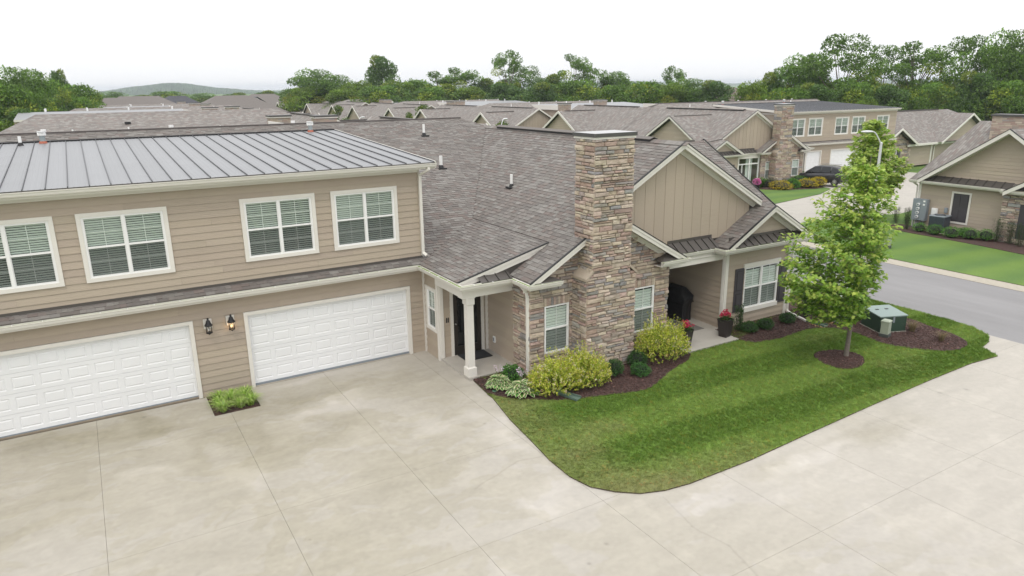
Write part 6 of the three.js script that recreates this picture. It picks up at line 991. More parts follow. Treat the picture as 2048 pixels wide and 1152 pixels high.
// electric meters, a small box, the air conditioner
{
  const t = thing('meter_cabinet', 'grey electric cabinet with four round meters on the villa at the right', 'meter cabinet', [34.06, -0.28, -3.42], -Math.PI / 2); mesh('cabinet', cbox(-0.42, 0.5, 0.0, 0.42, 1.78, 0.3, 0.015), M.steelGrey, t);
  for (let i = 0; i < 4; i++) { const m = mesh('meter', white(new THREE.CylinderGeometry(0.09, 0.09, 0.1, 18).rotateX(Math.PI / 2)), M.vinyl, t); m.position.set(-0.06, 0.72 + i * 0.245, 0.33); const g = mesh('dial', white(new THREE.CylinderGeometry(0.06, 0.06, 0.02, 14).rotateX(Math.PI / 2)), M.steelGrey, m); g.position.z = 0.055; }
  for (const y of [1.42, 1.62]) new MB().box(0.2, y, 0.3, 0.32, y + 0.1, 0.306).build('notice', M.vinyl, t); for (let i = 0; i < 5; i++) new MB().tube([-0.34 + i * 0.15, -0.02, 0.14], [-0.34 + i * 0.15, 0.52, 0.14], 0.028, 0.028, 8).build('conduit', M.pvcGrey, t);
  new MB().box(0.06, 0.5, 0.3, 0.07, 1.78, 0.304, [0.5, 0.5, 0.5]).build('door_gap', M.steelGrey, t);
  const u = thing('junction_box', 'small white box on the wall beside the electric meters', 'box', [34.06, 0.62, -2.62], -Math.PI / 2); mesh('case', cbox(-0.17, 0, 0, 0.17, 0.42, 0.13, 0.02), M.vinyl, u); mesh('cover', cbox(-0.12, 0.05, 0.125, 0.12, 0.37, 0.145, 0.008), M.vinyl, u);
  const d = thing('disconnect_box', 'little grey switch box on the wall above the air conditioner', 'box', [34.06, 0.85, -1.98], -Math.PI / 2); mesh('case', cbox(-0.09, 0, 0, 0.09, 0.3, 0.1, 0.01), M.steelGrey, d); new MB().tube([0, -0.4, 0.05], [0, 0, 0.05], 0.015, 0.015, 6).build('conduit', M.pvcGrey, d);
  const a = thing('air_conditioner', 'dark grey air conditioner standing on the mulch beside the villa at the right', 'air conditioner', [33.42, -0.26, -1.95], -1.5), G = mkMat({ c: [0.055, 0.068, 0.085], roughness: 0.45, metalness: 0.2 }); mesh('casing', cbox(-0.43, 0.06, -0.4, 0.43, 1.0, 0.4, 0.05), G, a); mesh('base_pan', cbox(-0.45, 0, -0.42, 0.45, 0.08, 0.42, 0.02), M.concretePlain, a); mesh('top_cover', cbox(-0.45, 0.97, -0.42, 0.45, 1.04, 0.42, 0.03), M.steelGrey, a);
  mesh('fan_guard', white(new THREE.TorusGeometry(0.27, 0.02, 8, 28).rotateX(Math.PI / 2)), M.iron, a).position.y = 1.05; const lv = new MB(); for (let i = 0; i < 14; i++) lv.box(-0.38, 0.14 + i * 0.058, 0.395, 0.38, 0.165 + i * 0.058, 0.412); lv.build('louvre', G, a); new MB().tube([-0.43, 0.3, 0.1], [-0.6, 0.3, -0.45], 0.03, 0.03, 8).build('pipe', M.iron, a);
}
// villa beyond, at the end of the drive
{
  const t = thing('villa', 'villa at the end of the drive with a stone gable and dark shutter', 'house', [67, -1.3, -27.6], 0), e = 2.2; t.scale.setScalar(1.17); rnd = mul(16);
  const r = new MB(); r.poly([[-1.2, e, 0.4], [20, e, 0.4], [20, 5.05, -4.6], [-1.2, 5.05, -4.6]]); r.poly([[-1.2, 5.05, -4.6], [20, 5.05, -4.6], [26, e, -10], [-1.2, e, -10]]); r.poly([[20, 5.05, -4.6], [20, e, 0.4], [26, e, 0.4], [26, e, -10]]); for (const s of [-1, 1]) r.quad([2.5 + s * 3.1, e, 0.9], [2.5, 3.85, 0.9], [2.5, 3.85, -3], [2.5 + s * 3.1, e, -3]); for (const s of [-1, 1]) r.quad([14.8 + s * 5.2, e, 0.9], [14.8, 4.9, 0.9], [14.8, 4.9, -4], [14.8 + s * 5.2, e, -4]);
  const roof = r.build('roof', M.shingleFar, t); new MB().box(4, 5.03, -4.7, 18, 5.13, -4.5).build('ridge_cap', M.pent, roof);
  siding(t, FX([0, 0, 0]), [[-1, 0], [25, 0], [25, 2.1], [-1, 2.1]], [], false); siding(t, FX([0, 0, 0.45]), [[10.2, 2.15], [19.4, 2.15], [14.8, 4.65]], [], false);
  const sw = backing(FX([0, 0, 0.3]), [[-0.4, 0], [5.3, 0], [5.3, 2.15], [2.5, 3.65], [-0.4, 2.15]], [], 0).build('stone_wall', M.mortar, t), L = []; stones(FX([0, 0, 0.3]), [[-0.4, 0], [5.3, 0], [5.3, 2.15], [2.5, 3.65], [-0.4, 2.15]], [[1.4, 2.9, 0.3, 1.75]], L, { big: 1.8 }); pieces(L, 'stone', 'small_stones', M.stone, sw, 0, EYE);
  windowIn(t, FX([0, 0, 0.34]), 1.4, 2.9, 0.3, 1.75, { double: true, grids: 1 }); for (const u of [0.85, 2.95]) new MB().fbox(FX([0, 0, 0.34]), u, u + 0.5, 0.25, 1.8, 0, 0.06).build('shutter', M.shutter, t);
  new MB().fbox(FX([0, 0, 0]), 5.4, 5.6, 0, 2.1, 0, 0.05).fbox(FX([0, 0, 0]), 9.3, 9.55, 0, 2.1, 0, 0.06).build('corner_board', M.trim, t); new MB().sweep([[0, -0.2], [0.12, -0.2], [0.12, 0], [0, 0]], [[4.4, 0.42], [20, 0.42]], e).build('gutter', M.trim, t); downspout(t, [[9.9, 2.05, 0.4], [9.8, 1.8, 0.1], [9.8, 0, 0.1]], 0.12);
  for (const [c, w, h, y] of [[2.5, 3.1, 3.85, e], [14.8, 5.2, 4.9, e]]) for (const s of [-1, 1]) { new MB().hexa([[c + s * w, y - 0.2, 0.88], [c, h - 0.2, 0.88], [c, h, 0.88], [c + s * w, y, 0.88], [c + s * w, y - 0.2, 0.94], [c, h - 0.2, 0.94], [c, h, 0.94], [c + s * w, y, 0.94]]).build('rake_board', M.trim, t); }
  new MB().box(10, e, 0.4, 19.6, e + 0.02, 0.9).build('metal_pent_roof', M.pent, t);
}
// plain hip-roofed houses beyond the trees
function hipHouse(label, x, y, z, w, d, h, turn, col, group) {
  const t = thing('house', label, 'house', [x, y, z], turn, group), m = new MB(), e = h * 0.45, k = Math.min(w, d) / 2; m.quad([-w / 2, e, d / 2], [w / 2, e, d / 2], [w / 2 - k, h, 0], [-w / 2 + k, h, 0]).quad([w / 2, e, -d / 2], [-w / 2, e, -d / 2], [-w / 2 + k, h, 0], [w / 2 - k, h, 0]).tri([w / 2, e, d / 2], [w / 2, e, -d / 2], [w / 2 - k, h, 0]).tri([-w / 2, e, -d / 2], [-w / 2, e, d / 2], [-w / 2 + k, h, 0]);
  m.build('roof', mkMat({ c: col, map: granT, roughness: 0.95 }), t); new MB().box(-w / 2 + 0.4, 0, -d / 2 + 0.4, w / 2 - 0.4, e, d / 2 - 0.4, [0.45, 0.4, 0.36]).build('wall', M.ledge, t); new MB().box(-w / 2, e - 0.25, -d / 2, w / 2, e, d / 2).build('fascia', M.trim, t);
  const wn = new MB(); for (let u = -w / 2 + 1.6; u < w / 2 - 1; u += 2.6) wn.box(u, e * 0.35, d / 2 - 0.42, u + 1, e * 0.8, d / 2 - 0.36); wn.build('window', M.darkGlass, t);
}
const DKR = [0.07, 0.07, 0.08], FH = 'dark-roofed houses below the hill';
[[8, -262, 16, 10, 6.8], [24, -268, 17, 11, 7.4], [38, -256, 15, 10, 7.2], [52, -250, 16, 10, 6.8], [-8, -270, 14, 10, 6.4]].forEach(([x, z, w, d, h], i) => hipHouse(['dark grey roof left of the distant hill foot', 'broad dark roof under the top of the hill', 'dark roof with a light wall below the hill', 'dark roof just left of the far tree group', 'darkest small roof at the edge of the left wood'][i], x, -1.3, z, w, d, h, 0.3 * i, DKR, FH));
const BRW = [0.17, 0.152, 0.14];
[[-2, -140, 22, 16, 'grey-brown hip roof nearest the wood, below the hill'], [22, -150, 24, 16, 'grey-brown roof in front of the dark roofs'], [2, -176, 24, 16, 'second grey-brown roof below the hill'], [28, -186, 24, 16, 'grey-brown roof beside the white gable'], [8, -214, 26, 16, 'long grey-brown roof just under the dark roofs'], [-12, -200, 20, 14, 'grey-brown roof touching the end of the wood'], [44, -222, 22, 15, 'grey-brown roof by the far round tree']].forEach(([x, z, w, d, l]) => hipHouse(l, x, -1.3, z, w, d, 7.9, 0, BRW, 'grey-brown roofs below the hill'));
hipHouse('purple-grey roof showing above the middle of the tree line', 120, -1, -134, 14, 11, 9.4, 0.6, [0.09, 0.085, 0.1]); hipHouse('brown roof between the tree line and the tall trees at right', 132, -1, -108, 18, 13, 8.2, 0.5, [0.15, 0.115, 0.1]); hipHouse('roof glimpsed through the trunks of the tall trees at right', 122, -1, -50, 15, 11, 8.6, 0.2, [0.16, 0.13, 0.12]);
{ // the white gable far off
  const t = thing('house', 'small white-gabled house far off by the white street lamps', 'house', [37, -1.2, -205], 0.2), m = new MB(); m.quad([-5, 4, 4], [-5, 4, -4], [0, 7.2, -4], [0, 7.2, 4]).quad([5, 4, -4], [5, 4, 4], [0, 7.2, 4], [0, 7.2, -4]); m.build('roof', mkMat({ c: DKR }), t); new MB().box(-4.6, 0, -3.6, 4.6, 4, 3.6).tri([-4.6, 4, 3.6], [4.6, 4, 3.6], [0, 6.9, 3.6]).build('wall', M.vinyl, t); new MB().box(-1, 1.2, 3.6, 1, 3, 3.65).build('window', M.darkGlass, t);
}
// wooded hills on the skyline
function hill(name, pts, base, col, depth) {
  const n = 420, m = new MB(), c = new THREE.CatmullRomCurve3(pts.map((p) => new THREE.Vector3(...p)), false, 'centripetal'), P = c.getPoints(n), K = 12, g = (i, k) => { const p = P[i], s = k / K, bump = 3.4 * fbm(i * 0.7, k * 1.7, 4, 3) + 1.6 * hash(i, k, 3); return [p.x * (1 - depth * (1 - s)), base + (p.y - base) * Math.sin(s * Math.PI / 2) + (k ? bump * 1.1 : 0), p.z * (1 - depth * (1 - s))]; };
  for (let i = 0; i < n; i++) for (let k = 0; k < K; k++) { const v = 0.35 + 0.7 * hash(i, k, 12) + 0.9 * fbm(i * 0.13, k * 0.6, 3, 9); m.quad(g(i, k), g(i + 1, k), g(i + 1, k + 1), g(i, k + 1), col.map((x) => x * v)); }
  tag(m.build(name, M.leafDull), null, null, null, 'structure');
}
hill('hill', [[-60, -2, -1850], [46, 3, -1762], [101, 11, -1731], [140, 15.5, -1712], [175, 19, -1690], [205, 17, -1672], [246, 10, -1645], [290, 5, -1618], [340, 1, -1588], [420, -3, -1540]], -4, [0.045, 0.08, 0.04], 0.12);
hill('hill', [[1100, 2, -2350], [1500, 12, -2120], [1660, 16, -2014], [1734, 13, -1968], [1900, 4, -1850], [2600, 10, -1200]], -4, [0.05, 0.08, 0.04], 0.1);
// plants across the road
rnd = mul(61);
const CG = 'round green shrubs along the villa at the right', CB = [[0.075, 0.19, 0.026], [0.09, 0.22, 0.034], [0.055, 0.14, 0.02]];
[['leftmost round shrub, below the electric meters', 32.65, -2.6, 0.75], ['round shrub just left of the air conditioner', 32.45, -1.62, 0.85], ['round shrub in front of the air conditioner', 32.4, -0.68, 0.9], ['round shrub right of the air conditioner, close to the wall', 33.35, -0.5, 0.75], ['round shrub in front of its twin, below the closed shutters', 32.85, 0.12, 0.9], ['darker round shrub next to the narrow upright shrubs', 33.2, 0.75, 0.9]].forEach(([l, x, z, w]) => bush('round_shrub', l, [x, -0.24, z], w, w * 0.72, { n: 1300, leaf: 0.05, cols: CB, group: CG }));
[['narrow upright shrub left of the stone bay', 33.4, 1.2], ['narrow upright shrub before the stone bay, middle of three', 33.25, 1.9], ['narrow upright shrub nearest the right edge before the dark shutters', 33.05, 2.5]].forEach(([l, x, z]) => upright(l, [x, -0.24, z], 0.55, 1.35, 1400, 'narrow upright shrubs at the stone bay'));
[['thin upright shrub farthest left of the electric meters', 34.2, -4.95], ['thin upright shrub behind the corner of the meter wall', 34.5, -4.5], ['thin upright shrub right beside the electric meters', 32.75, -3.45]].forEach(([l, x, z]) => upright(l, [x, -0.26, z], 0.45, 1.1, 900, 'thin shrubs beside the electric meters'));
const YEL = [[0.34, 0.26, 0.012], [0.4, 0.31, 0.018], [0.26, 0.22, 0.018]], YG = 'yellow shrubs before the mirrored villa';
[['yellow shrub before the stone chimney of the mirrored villa', 42.0, -19.9, 1.9], ['yellow shrub left of the front wheel of the car', 45.2, -19.7, 1.9], ['yellow shrub nearest the parked car', 46.5, -19.6, 1.4]].forEach(([l, x, z, w]) => bush('yellow_shrub', l, [x, -0.55, z], w, 0.75, { n: 1700, leaf: 0.08, cols: YEL, group: YG }));
[['grey-green bush under the window of the mirrored villa', 42.6, -21.6, 1.5, 0.8], ['dark bush between two yellow shrubs', 44.4, -20.6, 1.0, 0.7], ['grey-green bush at the foot of the far stone chimney', 44.2, -21.6, 1.4, 0.7], ['small round bush in front of the far chimney', 43.7, -19.7, 0.7, 0.6], ['green bush by the garage corner of the mirrored villa', 48.0, -22.4, 1.0, 0.95], ['dark bush behind the yellow shrubs', 46.3, -21.6, 1.7, 0.75]].forEach(([l, x, z, w, h], i) => bush('garden_bush', l, [x, -0.57, z], w, h, { n: 1300, leaf: 0.09, cols: i === 0 || i === 2 ? [[0.09, 0.11, 0.06], [0.07, 0.09, 0.05]] : CB, group: 'bushes in the bed of the mirrored villa' }));
clump('arching_plant', 'tall arching green plant at the patio corner of the mirrored villa', [41.3, -0.5, -21.6], 0.9, 1.1, 260, [[0.06, 0.15, 0.02], [0.09, 0.2, 0.03], [0.04, 0.1, 0.015]], null, 0.8, 0.05);
{ const t = thing('flower_pot', 'dark pot with a ball of pink flowers before the glazed patio', 'flower pot', [40.2, -0.5, -21.0]); mesh('pot', lathe([[0.001, 0], [0.2, 0], [0.3, 0.45], [0.26, 0.45], [0.24, 0.4], [0.001, 0.4]], 18), M.iron, t); const f = new MB(); for (let i = 0; i < 500; i++) { const d = rdir(); leafAt(f, [d[0] * 0.3, 0.65 + d[1] * 0.25, d[2] * 0.3], vnorm(vadd(d, rdir())), [0, 1, 0], 0.12, 0.1, vary(pick([[0.5, 0.14, 0.36], [0.6, 0.32, 0.48], [0.35, 0.07, 0.22]]))); } f.build('blossom', M.petal, t); }
// the parked car
{
  const t = thing('parked_car', 'dark grey sport utility car parked before the garage of the mirrored villa', 'car', [48.15, -0.56, -20.55], 0.36), P = mkMat({ c: [0.045, 0.046, 0.052], roughness: 0.3, metalness: 0.55, phys: true, clearcoat: 1, clearcoatRoughness: 0.06 });
  // z forward is -z; sections: [z, y low, y belt, half width low, half width belt]
  const sec = [[2.32, 0.42, 0.78, 0.62, 0.7], [2.22, 0.3, 0.95, 0.8, 0.84], [1.9, 0.25, 1.06, 0.87, 0.88], [1.2, 0.24, 1.08, 0.9, 0.9], [0.3, 0.24, 1.04, 0.9, 0.9], [-0.6, 0.24, 1.02, 0.9, 0.9], [-1.1, 0.24, 1.0, 0.9, 0.88], [-1.6, 0.25, 0.94, 0.88, 0.84], [-2.05, 0.3, 0.82, 0.82, 0.74], [-2.3, 0.4, 0.66, 0.62, 0.6]], rows = sec.map(([z, a, b, w, v]) => [[-w * 0.92, a, z], [-w, a + 0.12, z], [-w * 1.02, (a + b) / 2 + 0.05, z], [-v, b - 0.06, z], [-v + 0.08, b, z], [v - 0.08, b, z], [v, b - 0.06, z], [w * 1.02, (a + b) / 2 + 0.05, z], [w, a + 0.12, z], [w * 0.92, a, z]]);
  const loft = (rows, mat, name, par) => { const pos = [], idx = [], n = rows[0].length; rows.forEach((r) => r.forEach((p) => pos.push(...p))); for (let i = 0; i + 1 < rows.length; i++) for (let k = 0; k < n; k++) { const a = i * n + k, b = i * n + (k + 1) % n; idx.push(a, b, a + n, b, b + n, a + n); } for (const [i, f] of [[0, 1], [rows.length - 1, 0]]) for (let k = 1; k + 1 < n; k++) idx.push(i * n, i * n + (f ? k + 1 : k), i * n + (f ? k : k + 1)); const g = new THREE.BufferGeometry(); g.setAttribute('position', new THREE.Float32BufferAttribute(pos, 3)); g.setIndex(idx); g.computeVertexNormals(); return mesh(name, white(g), mat, par); };
  const body = loft(rows, P, 'body', t);
  const cab = [[2.2, 1.0, 1.1, 0.78, 0.74], [1.75, 1.0, 1.56, 0.82, 0.66], [1.0, 1.02, 1.68, 0.84, 0.66], [0.1, 1.02, 1.69, 0.84, 0.66], [-0.45, 1.0, 1.6, 0.84, 0.66], [-1.2, 0.98, 1.06, 0.82, 0.74]].map(([z, a, b, w, v]) => [[-w, a, z], [-(w + v) / 2 - 0.01, (a + b) / 2, z], [-v, b - 0.05, z], [-v + 0.1, b, z], [v - 0.1, b, z], [v, b - 0.05, z], [(w + v) / 2 + 0.01, (a + b) / 2, z], [w, a, z]]); loft(cab, P, 'cabin', t);
  const G = M.darkGlass, side = (pts, s) => { const m = new MB(); m.poly(pts.map(([z, y]) => [s * (0.855 - (y - 1.02) * 0.28), y, z])); return m; };
  for (const s of [-1, 1]) { side([[1.62, 1.1], [1.5, 1.48], [1.05, 1.58], [0.95, 1.1]], s).build('window', G, t); side([[0.9, 1.1], [0.95, 1.59], [0.2, 1.61], [0.15, 1.1]], s).build('window', G, t); side([[0.1, 1.1], [0.14, 1.61], [-0.4, 1.54], [-0.95, 1.1]], s).build('window', G, t); for (const z of [0.3, 1.15]) new MB().box(s * 0.9, 0.93, z, s * 0.93, 0.96, z + 0.2).build('door_handle', P, t); new MB().hexa([[s * 0.88, 1.02, -0.72], [s * 1.08, 1.03, -0.7], [s * 1.08, 1.03, -0.6], [s * 0.88, 1.02, -0.6], [s * 0.88, 1.14, -0.72], [s * 1.08, 1.17, -0.7], [s * 1.08, 1.17, -0.6], [s * 0.88, 1.14, -0.6]]).build('mirror', P, t); new MB().box(s * 0.8, 0.2, -0.95, s * 0.92, 0.32, 0.95).build('side_sill', M.black, t); for (const z of [0.12, 0.93]) new MB().box(s * 0.905, 0.4, z, s * 0.925, 1.02, z + 0.012).build('door_gap', M.black, t); new MB().beam([s * 0.6, 1.72, 1.5], [s * 0.6, 1.74, -0.2], 0.04, 0.03).build('roof_rail', M.cap, t); }
  new MB().quad([-0.62, 1.56, -0.5], [0.62, 1.56, -0.5], [0.74, 1.1, -1.16], [-0.74, 1.1, -1.16]).build('windscreen', G, t); new MB().quad([-0.66, 1.12, 2.2], [0.66, 1.12, 2.2], [0.58, 1.5, 1.84], [-0.58, 1.5, 1.84]).build('rear_window', G, t);
  for (const s of [-1, 1]) { new MB().box(s * 0.55, 0.85, 2.17, s * 0.86, 1.02, 2.27).build('tail_light', mkMat({ c: [0.25, 0.01, 0.01], roughness: 0.25 }), t); new MB().box(s * 0.5, 0.66, -2.24, s * 0.76, 0.78, -2.12).build('headlight', M.vinyl, t); }
  new MB().box(-0.25, 0.62, 2.31, 0.25, 0.74, 2.335).build('number_plate', M.vinyl, t);
  for (const [x, z] of [[-0.84, 1.38], [0.84, 1.38], [-0.84, -1.34], [0.84, -1.34]]) { const w = mesh('wheel', white(new THREE.TorusGeometry(0.27, 0.1, 12, 28).rotateY(Math.PI / 2)), M.black, t); w.position.set(x, 0.355, z); w.scale.x = 1.15; const r = mesh('rim', white(new THREE.CylinderGeometry(0.235, 0.235, 0.12, 24).rotateZ(Math.PI / 2)), mkMat({ c: [0.09, 0.09, 0.09], metalness: 0.6, roughness: 0.4 }), w); const sp = new MB(); for (let i = 0; i < 10; i++) { const a = i / 10 * 6.283; sp.beam([Math.sign(x) * 0.07, 0, 0], [Math.sign(x) * 0.065, Math.cos(a) * 0.23, Math.sin(a) * 0.23], 0.035, 0.02, WHITE, [1, 0, 0]); } sp.build('spoke', M.cap, w); const ar = mesh('wheel_arch', white(new THREE.TorusGeometry(0.38, 0.045, 6, 20, Math.PI).rotateY(Math.PI / 2)), M.black, t); ar.position.set(x * 1.06, 0.36, z); }
}
// ---------- trees in the distance ----------
// a kind of crown: leafy clumps on boughs, seen from far; unit is metres for a tree of height h and width w
function crownKind(seed, h, w, o) {
  rnd = mul(seed); const m = new MB(), lim = new MB(), cols = o.cols, th = h * (o.stem ?? 0.2);
  lim.tube([0, 0, 0], [rr(-0.2, 0.2), th, rr(-0.2, 0.2)], 0.028 * h, 0.02 * h, 8, WHITE, false);
  for (let b = 0; b < o.blobs; b++) {
    const s = Math.pow(rnd(), 0.8), y = th + (h - th) * s, a = b * 2.39996 + rr(-0.5, 0.5), prof = Math.sin(Math.PI * (0.18 + 0.78 * s)) ** 0.7, R = w * 0.5 * prof * Math.sqrt(rr(0.15, 1)), c = [Math.cos(a) * R, y * rr(0.94, 1.0), Math.sin(a) * R], br = w * rr(0.09, 0.17) * (o.puff ?? 1), tone = rr(0.7, 1.25), yel = rnd() < (o.yellow ?? 0.12);
    lim.tube([0, Math.max(th * 0.8, y * 0.55), 0], c, 0.008 * h * (1.2 - s), 0.003 * h, 5, WHITE, false);
    const n = Math.round(o.leaves / o.blobs * rr(0.7, 1.3));
    for (let k = 0; k < n; k++) {
      const d = rdir(), r = br * (0.55 + 0.5 * Math.pow(rnd(), 0.4)), p = [c[0] + d[0] * r * 1.2, c[1] + d[1] * r * 0.75, c[2] + d[2] * r * 1.2]; if (p[1] < 0.3) continue;
      const base = pick(cols), g = tone * rr(0.75, 1.25), col = yel ? [base[0] * 1.9 * g, base[1] * 1.35 * g, base[2] * g] : base.map((q) => q * g), L = o.leaf * rr(0.6, 1.4);
      leafAt(m, p, vnorm(vadd(vmul(d, 0.6), vadd(rdir(), [0, -0.25, 0]))), vnorm(vadd([0, 1, 0], vmul(rdir(), 0.7))), L, L * rr(0.5, 0.85), col, 0.3);
    }
  }
  const cg = m.geo(); cg.computeBoundingBox(); const bb = cg.boundingBox; return { crown: cg, trunk: lim.geo(), h: bb.max.y * 0.985, w: (bb.max.x - bb.min.x + bb.max.z - bb.min.z) * 0.47 };
}
const GRN = [[0.135, 0.245, 0.034], [0.17, 0.3, 0.042], [0.2, 0.34, 0.05], [0.1, 0.19, 0.034]], DKG = [[0.088, 0.17, 0.04], [0.115, 0.21, 0.045], [0.14, 0.245, 0.048]], YGR = [[0.2, 0.31, 0.036], [0.25, 0.36, 0.05], [0.16, 0.27, 0.034]];
const KINDS = {
  oak: crownKind(301, 13, 10, { blobs: 46, leaves: 17000, leaf: 0.3, cols: GRN, stem: 0.2 }),
  open: crownKind(302, 14, 10, { blobs: 26, leaves: 10500, leaf: 0.3, cols: GRN, stem: 0.3, puff: 0.95 }),
  bushy: crownKind(303, 8.5, 9, { blobs: 44, leaves: 14000, leaf: 0.31, cols: GRN, stem: 0.05, puff: 1.15, yellow: 0.2 }),
  dark: crownKind(304, 9, 8, { blobs: 40, leaves: 14000, leaf: 0.3, cols: DKG, stem: 0.05, puff: 1.15, yellow: 0.03 }),
  thin: crownKind(305, 15, 8, { blobs: 26, leaves: 5200, leaf: 0.3, cols: GRN, stem: 0.35, puff: 0.75 }),
  light: crownKind(306, 9, 8.5, { blobs: 40, leaves: 14000, leaf: 0.31, cols: YGR, stem: 0.06, puff: 1.1, yellow: 0.25 }),
  street: crownKind(307, 6, 3.2, { blobs: 26, leaves: 3600, leaf: 0.2, cols: [[0.13, 0.22, 0.025], [0.16, 0.26, 0.04], [0.09, 0.16, 0.02]], stem: 0.2, puff: 1.2 }),
};
const crownM = leafM({ transmission: 0.5 }), kinds = Object.keys(KINDS);
function farTree(kind, label, x, z, top, w, group) {
  const K = KINDS[kind], g = HT(x, z) - 0.2, t = thing('tree', label, 'tree', [x, g, z], rr(0, 6.28), group), s = (top - g) / K.h, q = w / K.w; mesh('crown', K.crown, crownM, t); mesh('trunk', K.trunk, M.bark, t); t.scale.set(q * rr(0.92, 1.1), s, q * rr(0.92, 1.1));
}
rnd = mul(400);
// [x, z, top, width, kind, label]
const RIGHT = 'tall trees behind the villas at the right', FRONT = 'bushy lower trees at the foot of the tall trees', MID = 'trees of the tree line behind the villa roofs', LOWM = 'lower bushy trees along the tree line', LEFT = 'trees of the wood at the left edge';
for (const [x, z, y, w, k, l] of [
  [72.3, -46.9, 9.6, 7.4, 'dark', 'darker tree at the left end of the tall group at right'], [80.8, -48.5, 12.2, 11, 'oak', 'broad tree left of the tallest crown at right'], [81.3, -42.9, 14.4, 12, 'open', 'tall wide-armed tree above the far two-storey block'], [96, -46, 13.4, 9.4, 'open', 'open-crowned tree right of the sky gap'], [95, -40.6, 13.6, 9.8, 'thin', 'thin open tree with bare forks above the drive end'], [95.4, -34.4, 14, 10.4, 'open', 'spreading tree above the villa at the end of the drive'], [94.7, -29, 14.6, 10.5, 'oak', 'dense tall tree near the right edge'], [101.4, -27.4, 14.4, 11, 'oak', 'highest dense tree in the right corner of the sky'], [97, -20, 15, 11, 'oak', 'tree at the right edge of the picture']]) farTree(k, l, (x + 8.7) * 1.15 - 8.7, (z - 20.2) * 1.15 + 20.2, 8.3 + (y - 8.3) * 1.13, w * 1.12, RIGHT);
for (const [x, z, y, w, k, l] of [
  [69, -47, 8.6, 6.4, 'light', 'light green low tree where the tree line meets the tall group'], [70, -42.5, 7.8, 7.6, 'bushy', 'bushy tree just above the far metal roof'], [74, -41, 8.2, 8, 'dark', 'dark bushy tree under the wide-armed crown'], [79, -39, 8.4, 8.6, 'bushy', 'bushy tree below the sky gap'], [82, -36, 8, 8.6, 'dark', 'dark shrubby tree right of the sky gap'], [86, -33.5, 8.2, 8.6, 'bushy', 'shrubby green tree above the plain hip roof'], [89, -29, 9.4, 8.4, 'dark', 'dark tree over the right gable of the last villa'], [88.5, -25.5, 8.4, 8.8, 'bushy', 'vine-covered low tree at the far right'], [77.5, -36, 6.2, 5, 'light', 'yellow-green low tree behind the two-storey block'], [92, -21, 9, 9, 'bushy', 'low tree at the right edge behind the chimney']]) farTree(k, l, (x + 8.7) * 1.12 - 8.7, (z - 20.2) * 1.12 + 20.2, 8.3 + (y - 8.3) * 1.12, w * 1.12, FRONT);
for (const [x, z, y, w, k, l] of [
  [41.9, -156.8, 12.6, 13.8, 'oak', 'broad bluish-green tree at the left end of the tree line'], [45.7, -151.7, 11.2, 11, 'oak', 'round tree second from the left of the tree line'], [48.5, -145.9, 9.6, 11, 'light', 'lighter low tree beside the broad left one'], [57.3, -151, 15.6, 9.4, 'dark', 'tall dark tree standing above the tree line'], [56.6, -138.6, 9.6, 12, 'light', 'pale green tree right of the tall dark one'], [61.5, -138.2, 9.9, 11, 'bushy', 'mid-height green tree in the left half of the tree line'], [68, -140.9, 11.5, 11, 'thin', 'thin ragged tree above the left half of the line'], [73.2, -140.5, 12.4, 10, 'thin', 'sparse leaning tree left of the two tall ones'], [79, -139.9, 9.9, 10.4, 'dark', 'dark distant tree in the middle gap'], [77.5, -124.5, 15.8, 8.2, 'thin', 'tall narrow tree in the middle of the line'], [82.9, -126.2, 12.4, 11, 'open', 'open tree right of the tall narrow one'], [90.5, -127.2, 10.6, 11, 'dark', 'bluish tree behind the middle of the line'], [88.9, -114.8, 14.6, 8, 'thin', 'tall half-bare tree right of the middle'], [93.6, -113.6, 11.6, 10.4, 'thin', 'wispy tree beside the half-bare one'], [97.8, -110.9, 11, 9.4, 'oak', 'tree closing the right of the middle group'], [96.1, -87, 9.2, 11, 'oak', 'rounded tree left of the brown roof'], [101.2, -96.7, 11.6, 6, 'thin', 'small upright tree before the brown roof']]) farTree(k, l, x, z, y + 0.2, w * 1.12, MID);
for (const [x, z, y, w, k, l] of [[76.7, -110.5, 8.4, 12, 'dark', 'dark bushy tree above the third metal roof'], [84.1, -106.3, 9, 12.6, 'bushy', 'bushy tree above the long far ridge'], [88.4, -91.4, 8.5, 11.4, 'bushy', 'bright bushy tree right of the chimney tops'], [90.7, -85.5, 7.9, 8.4, 'light', 'yellowish bush left of the rounded tree'], [87, -98.1, 7.8, 9.6, 'bushy', 'low tree in the dip of the roofs'], [73, -118.8, 8.6, 12, 'dark', 'shadowed bush in the middle of the line'], [68.8, -127.2, 7.8, 11, 'light', 'light bush below the ragged trees'], [58.8, -127, 7.9, 12, 'bushy', 'bush right of the small bright street tree'], [49.5, -132.7, 8.3, 12, 'bushy', 'bush above the left villa roofs'], [44.5, -141.6, 7.8, 11.6, 'light', 'light bush at the left foot of the line'], [38, -152, 8.2, 10, 'light', 'yellow-green bush at the left end of the line'], [80.5, -114, 8, 11, 'light', 'light bush between the tall trees'], [63.5, -130, 8.2, 11, 'dark', 'dark bush left of the thin trees'], [94.5, -94, 7.6, 9, 'dark', 'dark bush before the purple-grey roof'], [99, -82, 8.4, 9, 'dark', 'feathery dark tree right of the brown roof'], [53.8, -136, 8.6, 11, 'dark', 'dark bush below the tall dark tree']]) farTree(k, l, x, z, y + 0.5, w * 1.15, LOWM);
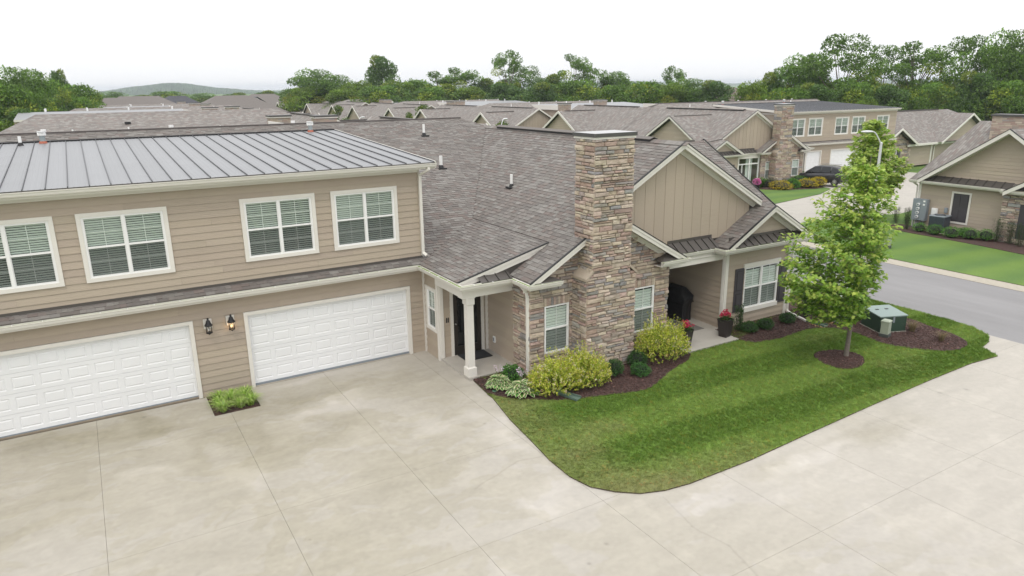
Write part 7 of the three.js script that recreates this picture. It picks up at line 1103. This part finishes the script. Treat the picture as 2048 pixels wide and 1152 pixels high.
[[-30, 0], [-12, 1], [4, 2], [14, 3], [26, 4], [36, 5], [48, 6], [62, 7], [72, 8], [84, 9]].forEach(([x, i]) => farTree(['dark', 'bushy', 'oak'][i % 3], ['leftmost', 'second', 'third', 'fourth', 'fifth', 'sixth', 'seventh', 'eighth', 'ninth', 'rightmost'][i] + ' tree from the left of the hazy belt at the foot of the hill', x + rr(-3, 3), -300 + rr(-14, 14), rr(6.2, 8.2), rr(14, 22), 'hazy trees at the foot of the hill'));
for (const [x, z, y, w, k, l] of [[51, -250, 7.6, 16, 'dark', 'far dark trees right of the hill'], [60, -246, 7.4, 14, 'dark', 'far dark tree group touching the tree line'], [56.7, -231, 8.4, 12, 'bushy', 'far round tree at the left end of the tree line'], [44, -262, 6.4, 10, 'dark', 'small far tree on the right slope of the hill']]) farTree(k, l, x, z, y, w, 'far trees beside the hill');
for (const [x, z, y, w, k, l] of [[-19.8, -102.4, 11.8, 11, 'oak', 'wood tree at the far left edge'], [-15.5, -106, 11.8, 9.4, 'oak', 'tallest tree at the left edge'], [-13.3, -110.7, 11.6, 9, 'oak', 'high rounded tree second along the left wood'], [-11.2, -114.9, 10.2, 8.8, 'bushy', 'tree where the left wood steps down'], [-10.2, -140, 12.2, 5.6, 'dark', 'lone dark tree top rising over the left wood'], [-7.9, -122.5, 9.6, 8.4, 'bushy', 'green tree near the right end of the left wood'], [-5.7, -129.3, 8.4, 6.6, 'light', 'yellow-green tree at the right end of the left wood'], [-15.6, -87, 9.4, 9.4, 'bushy', 'dense tree in the second row of the left wood'], [-12.6, -91, 8.4, 8, 'bushy', 'mid tree of the left wood'], [-10.6, -97.7, 7.9, 7.6, 'dark', 'dark tree in the lower row of the left wood'], [-8.0, -108, 7.6, 7.6, 'bushy', 'low tree by the end of the left wood'], [-19.6, -82.8, 9.2, 9.4, 'dark', 'dark tree low at the left edge'], [-16, -74.5, 5.6, 5.4, 'light', 'light bush at the lower left of the wood'], [-13.5, -80, 6.6, 7.4, 'dark', 'dark bush left of the long hip roof'], [-6.5, -116, 7.2, 7, 'bushy', 'lowest bush at the end of the left wood'], [-23, -95, 11, 10, 'oak', 'tree just outside the left edge']]) farTree(k, l, x, z, y, w, LEFT);
for (const [x, z, y, w, l] of [[33.5, -112.8, 5.2, 3.4, 'small bright street tree farthest back among the roofs'], [37.6, -84, 5.6, 4.4, 'bright green street tree in front of the third villa'], [31.8, -75.5, 4.9, 2.2, 'slim bright street tree on the far side street'], [27.6, -42.6, 4.9, 2.6, 'bright street tree top behind the white street lamp'], [17.1, -71.8, 4.8, 3.2, 'dull green street tree beside the rear chimney']]) farTree('street', l, x, z, y, w, 'young street trees among the villas');
renderer.render(scene, camera);
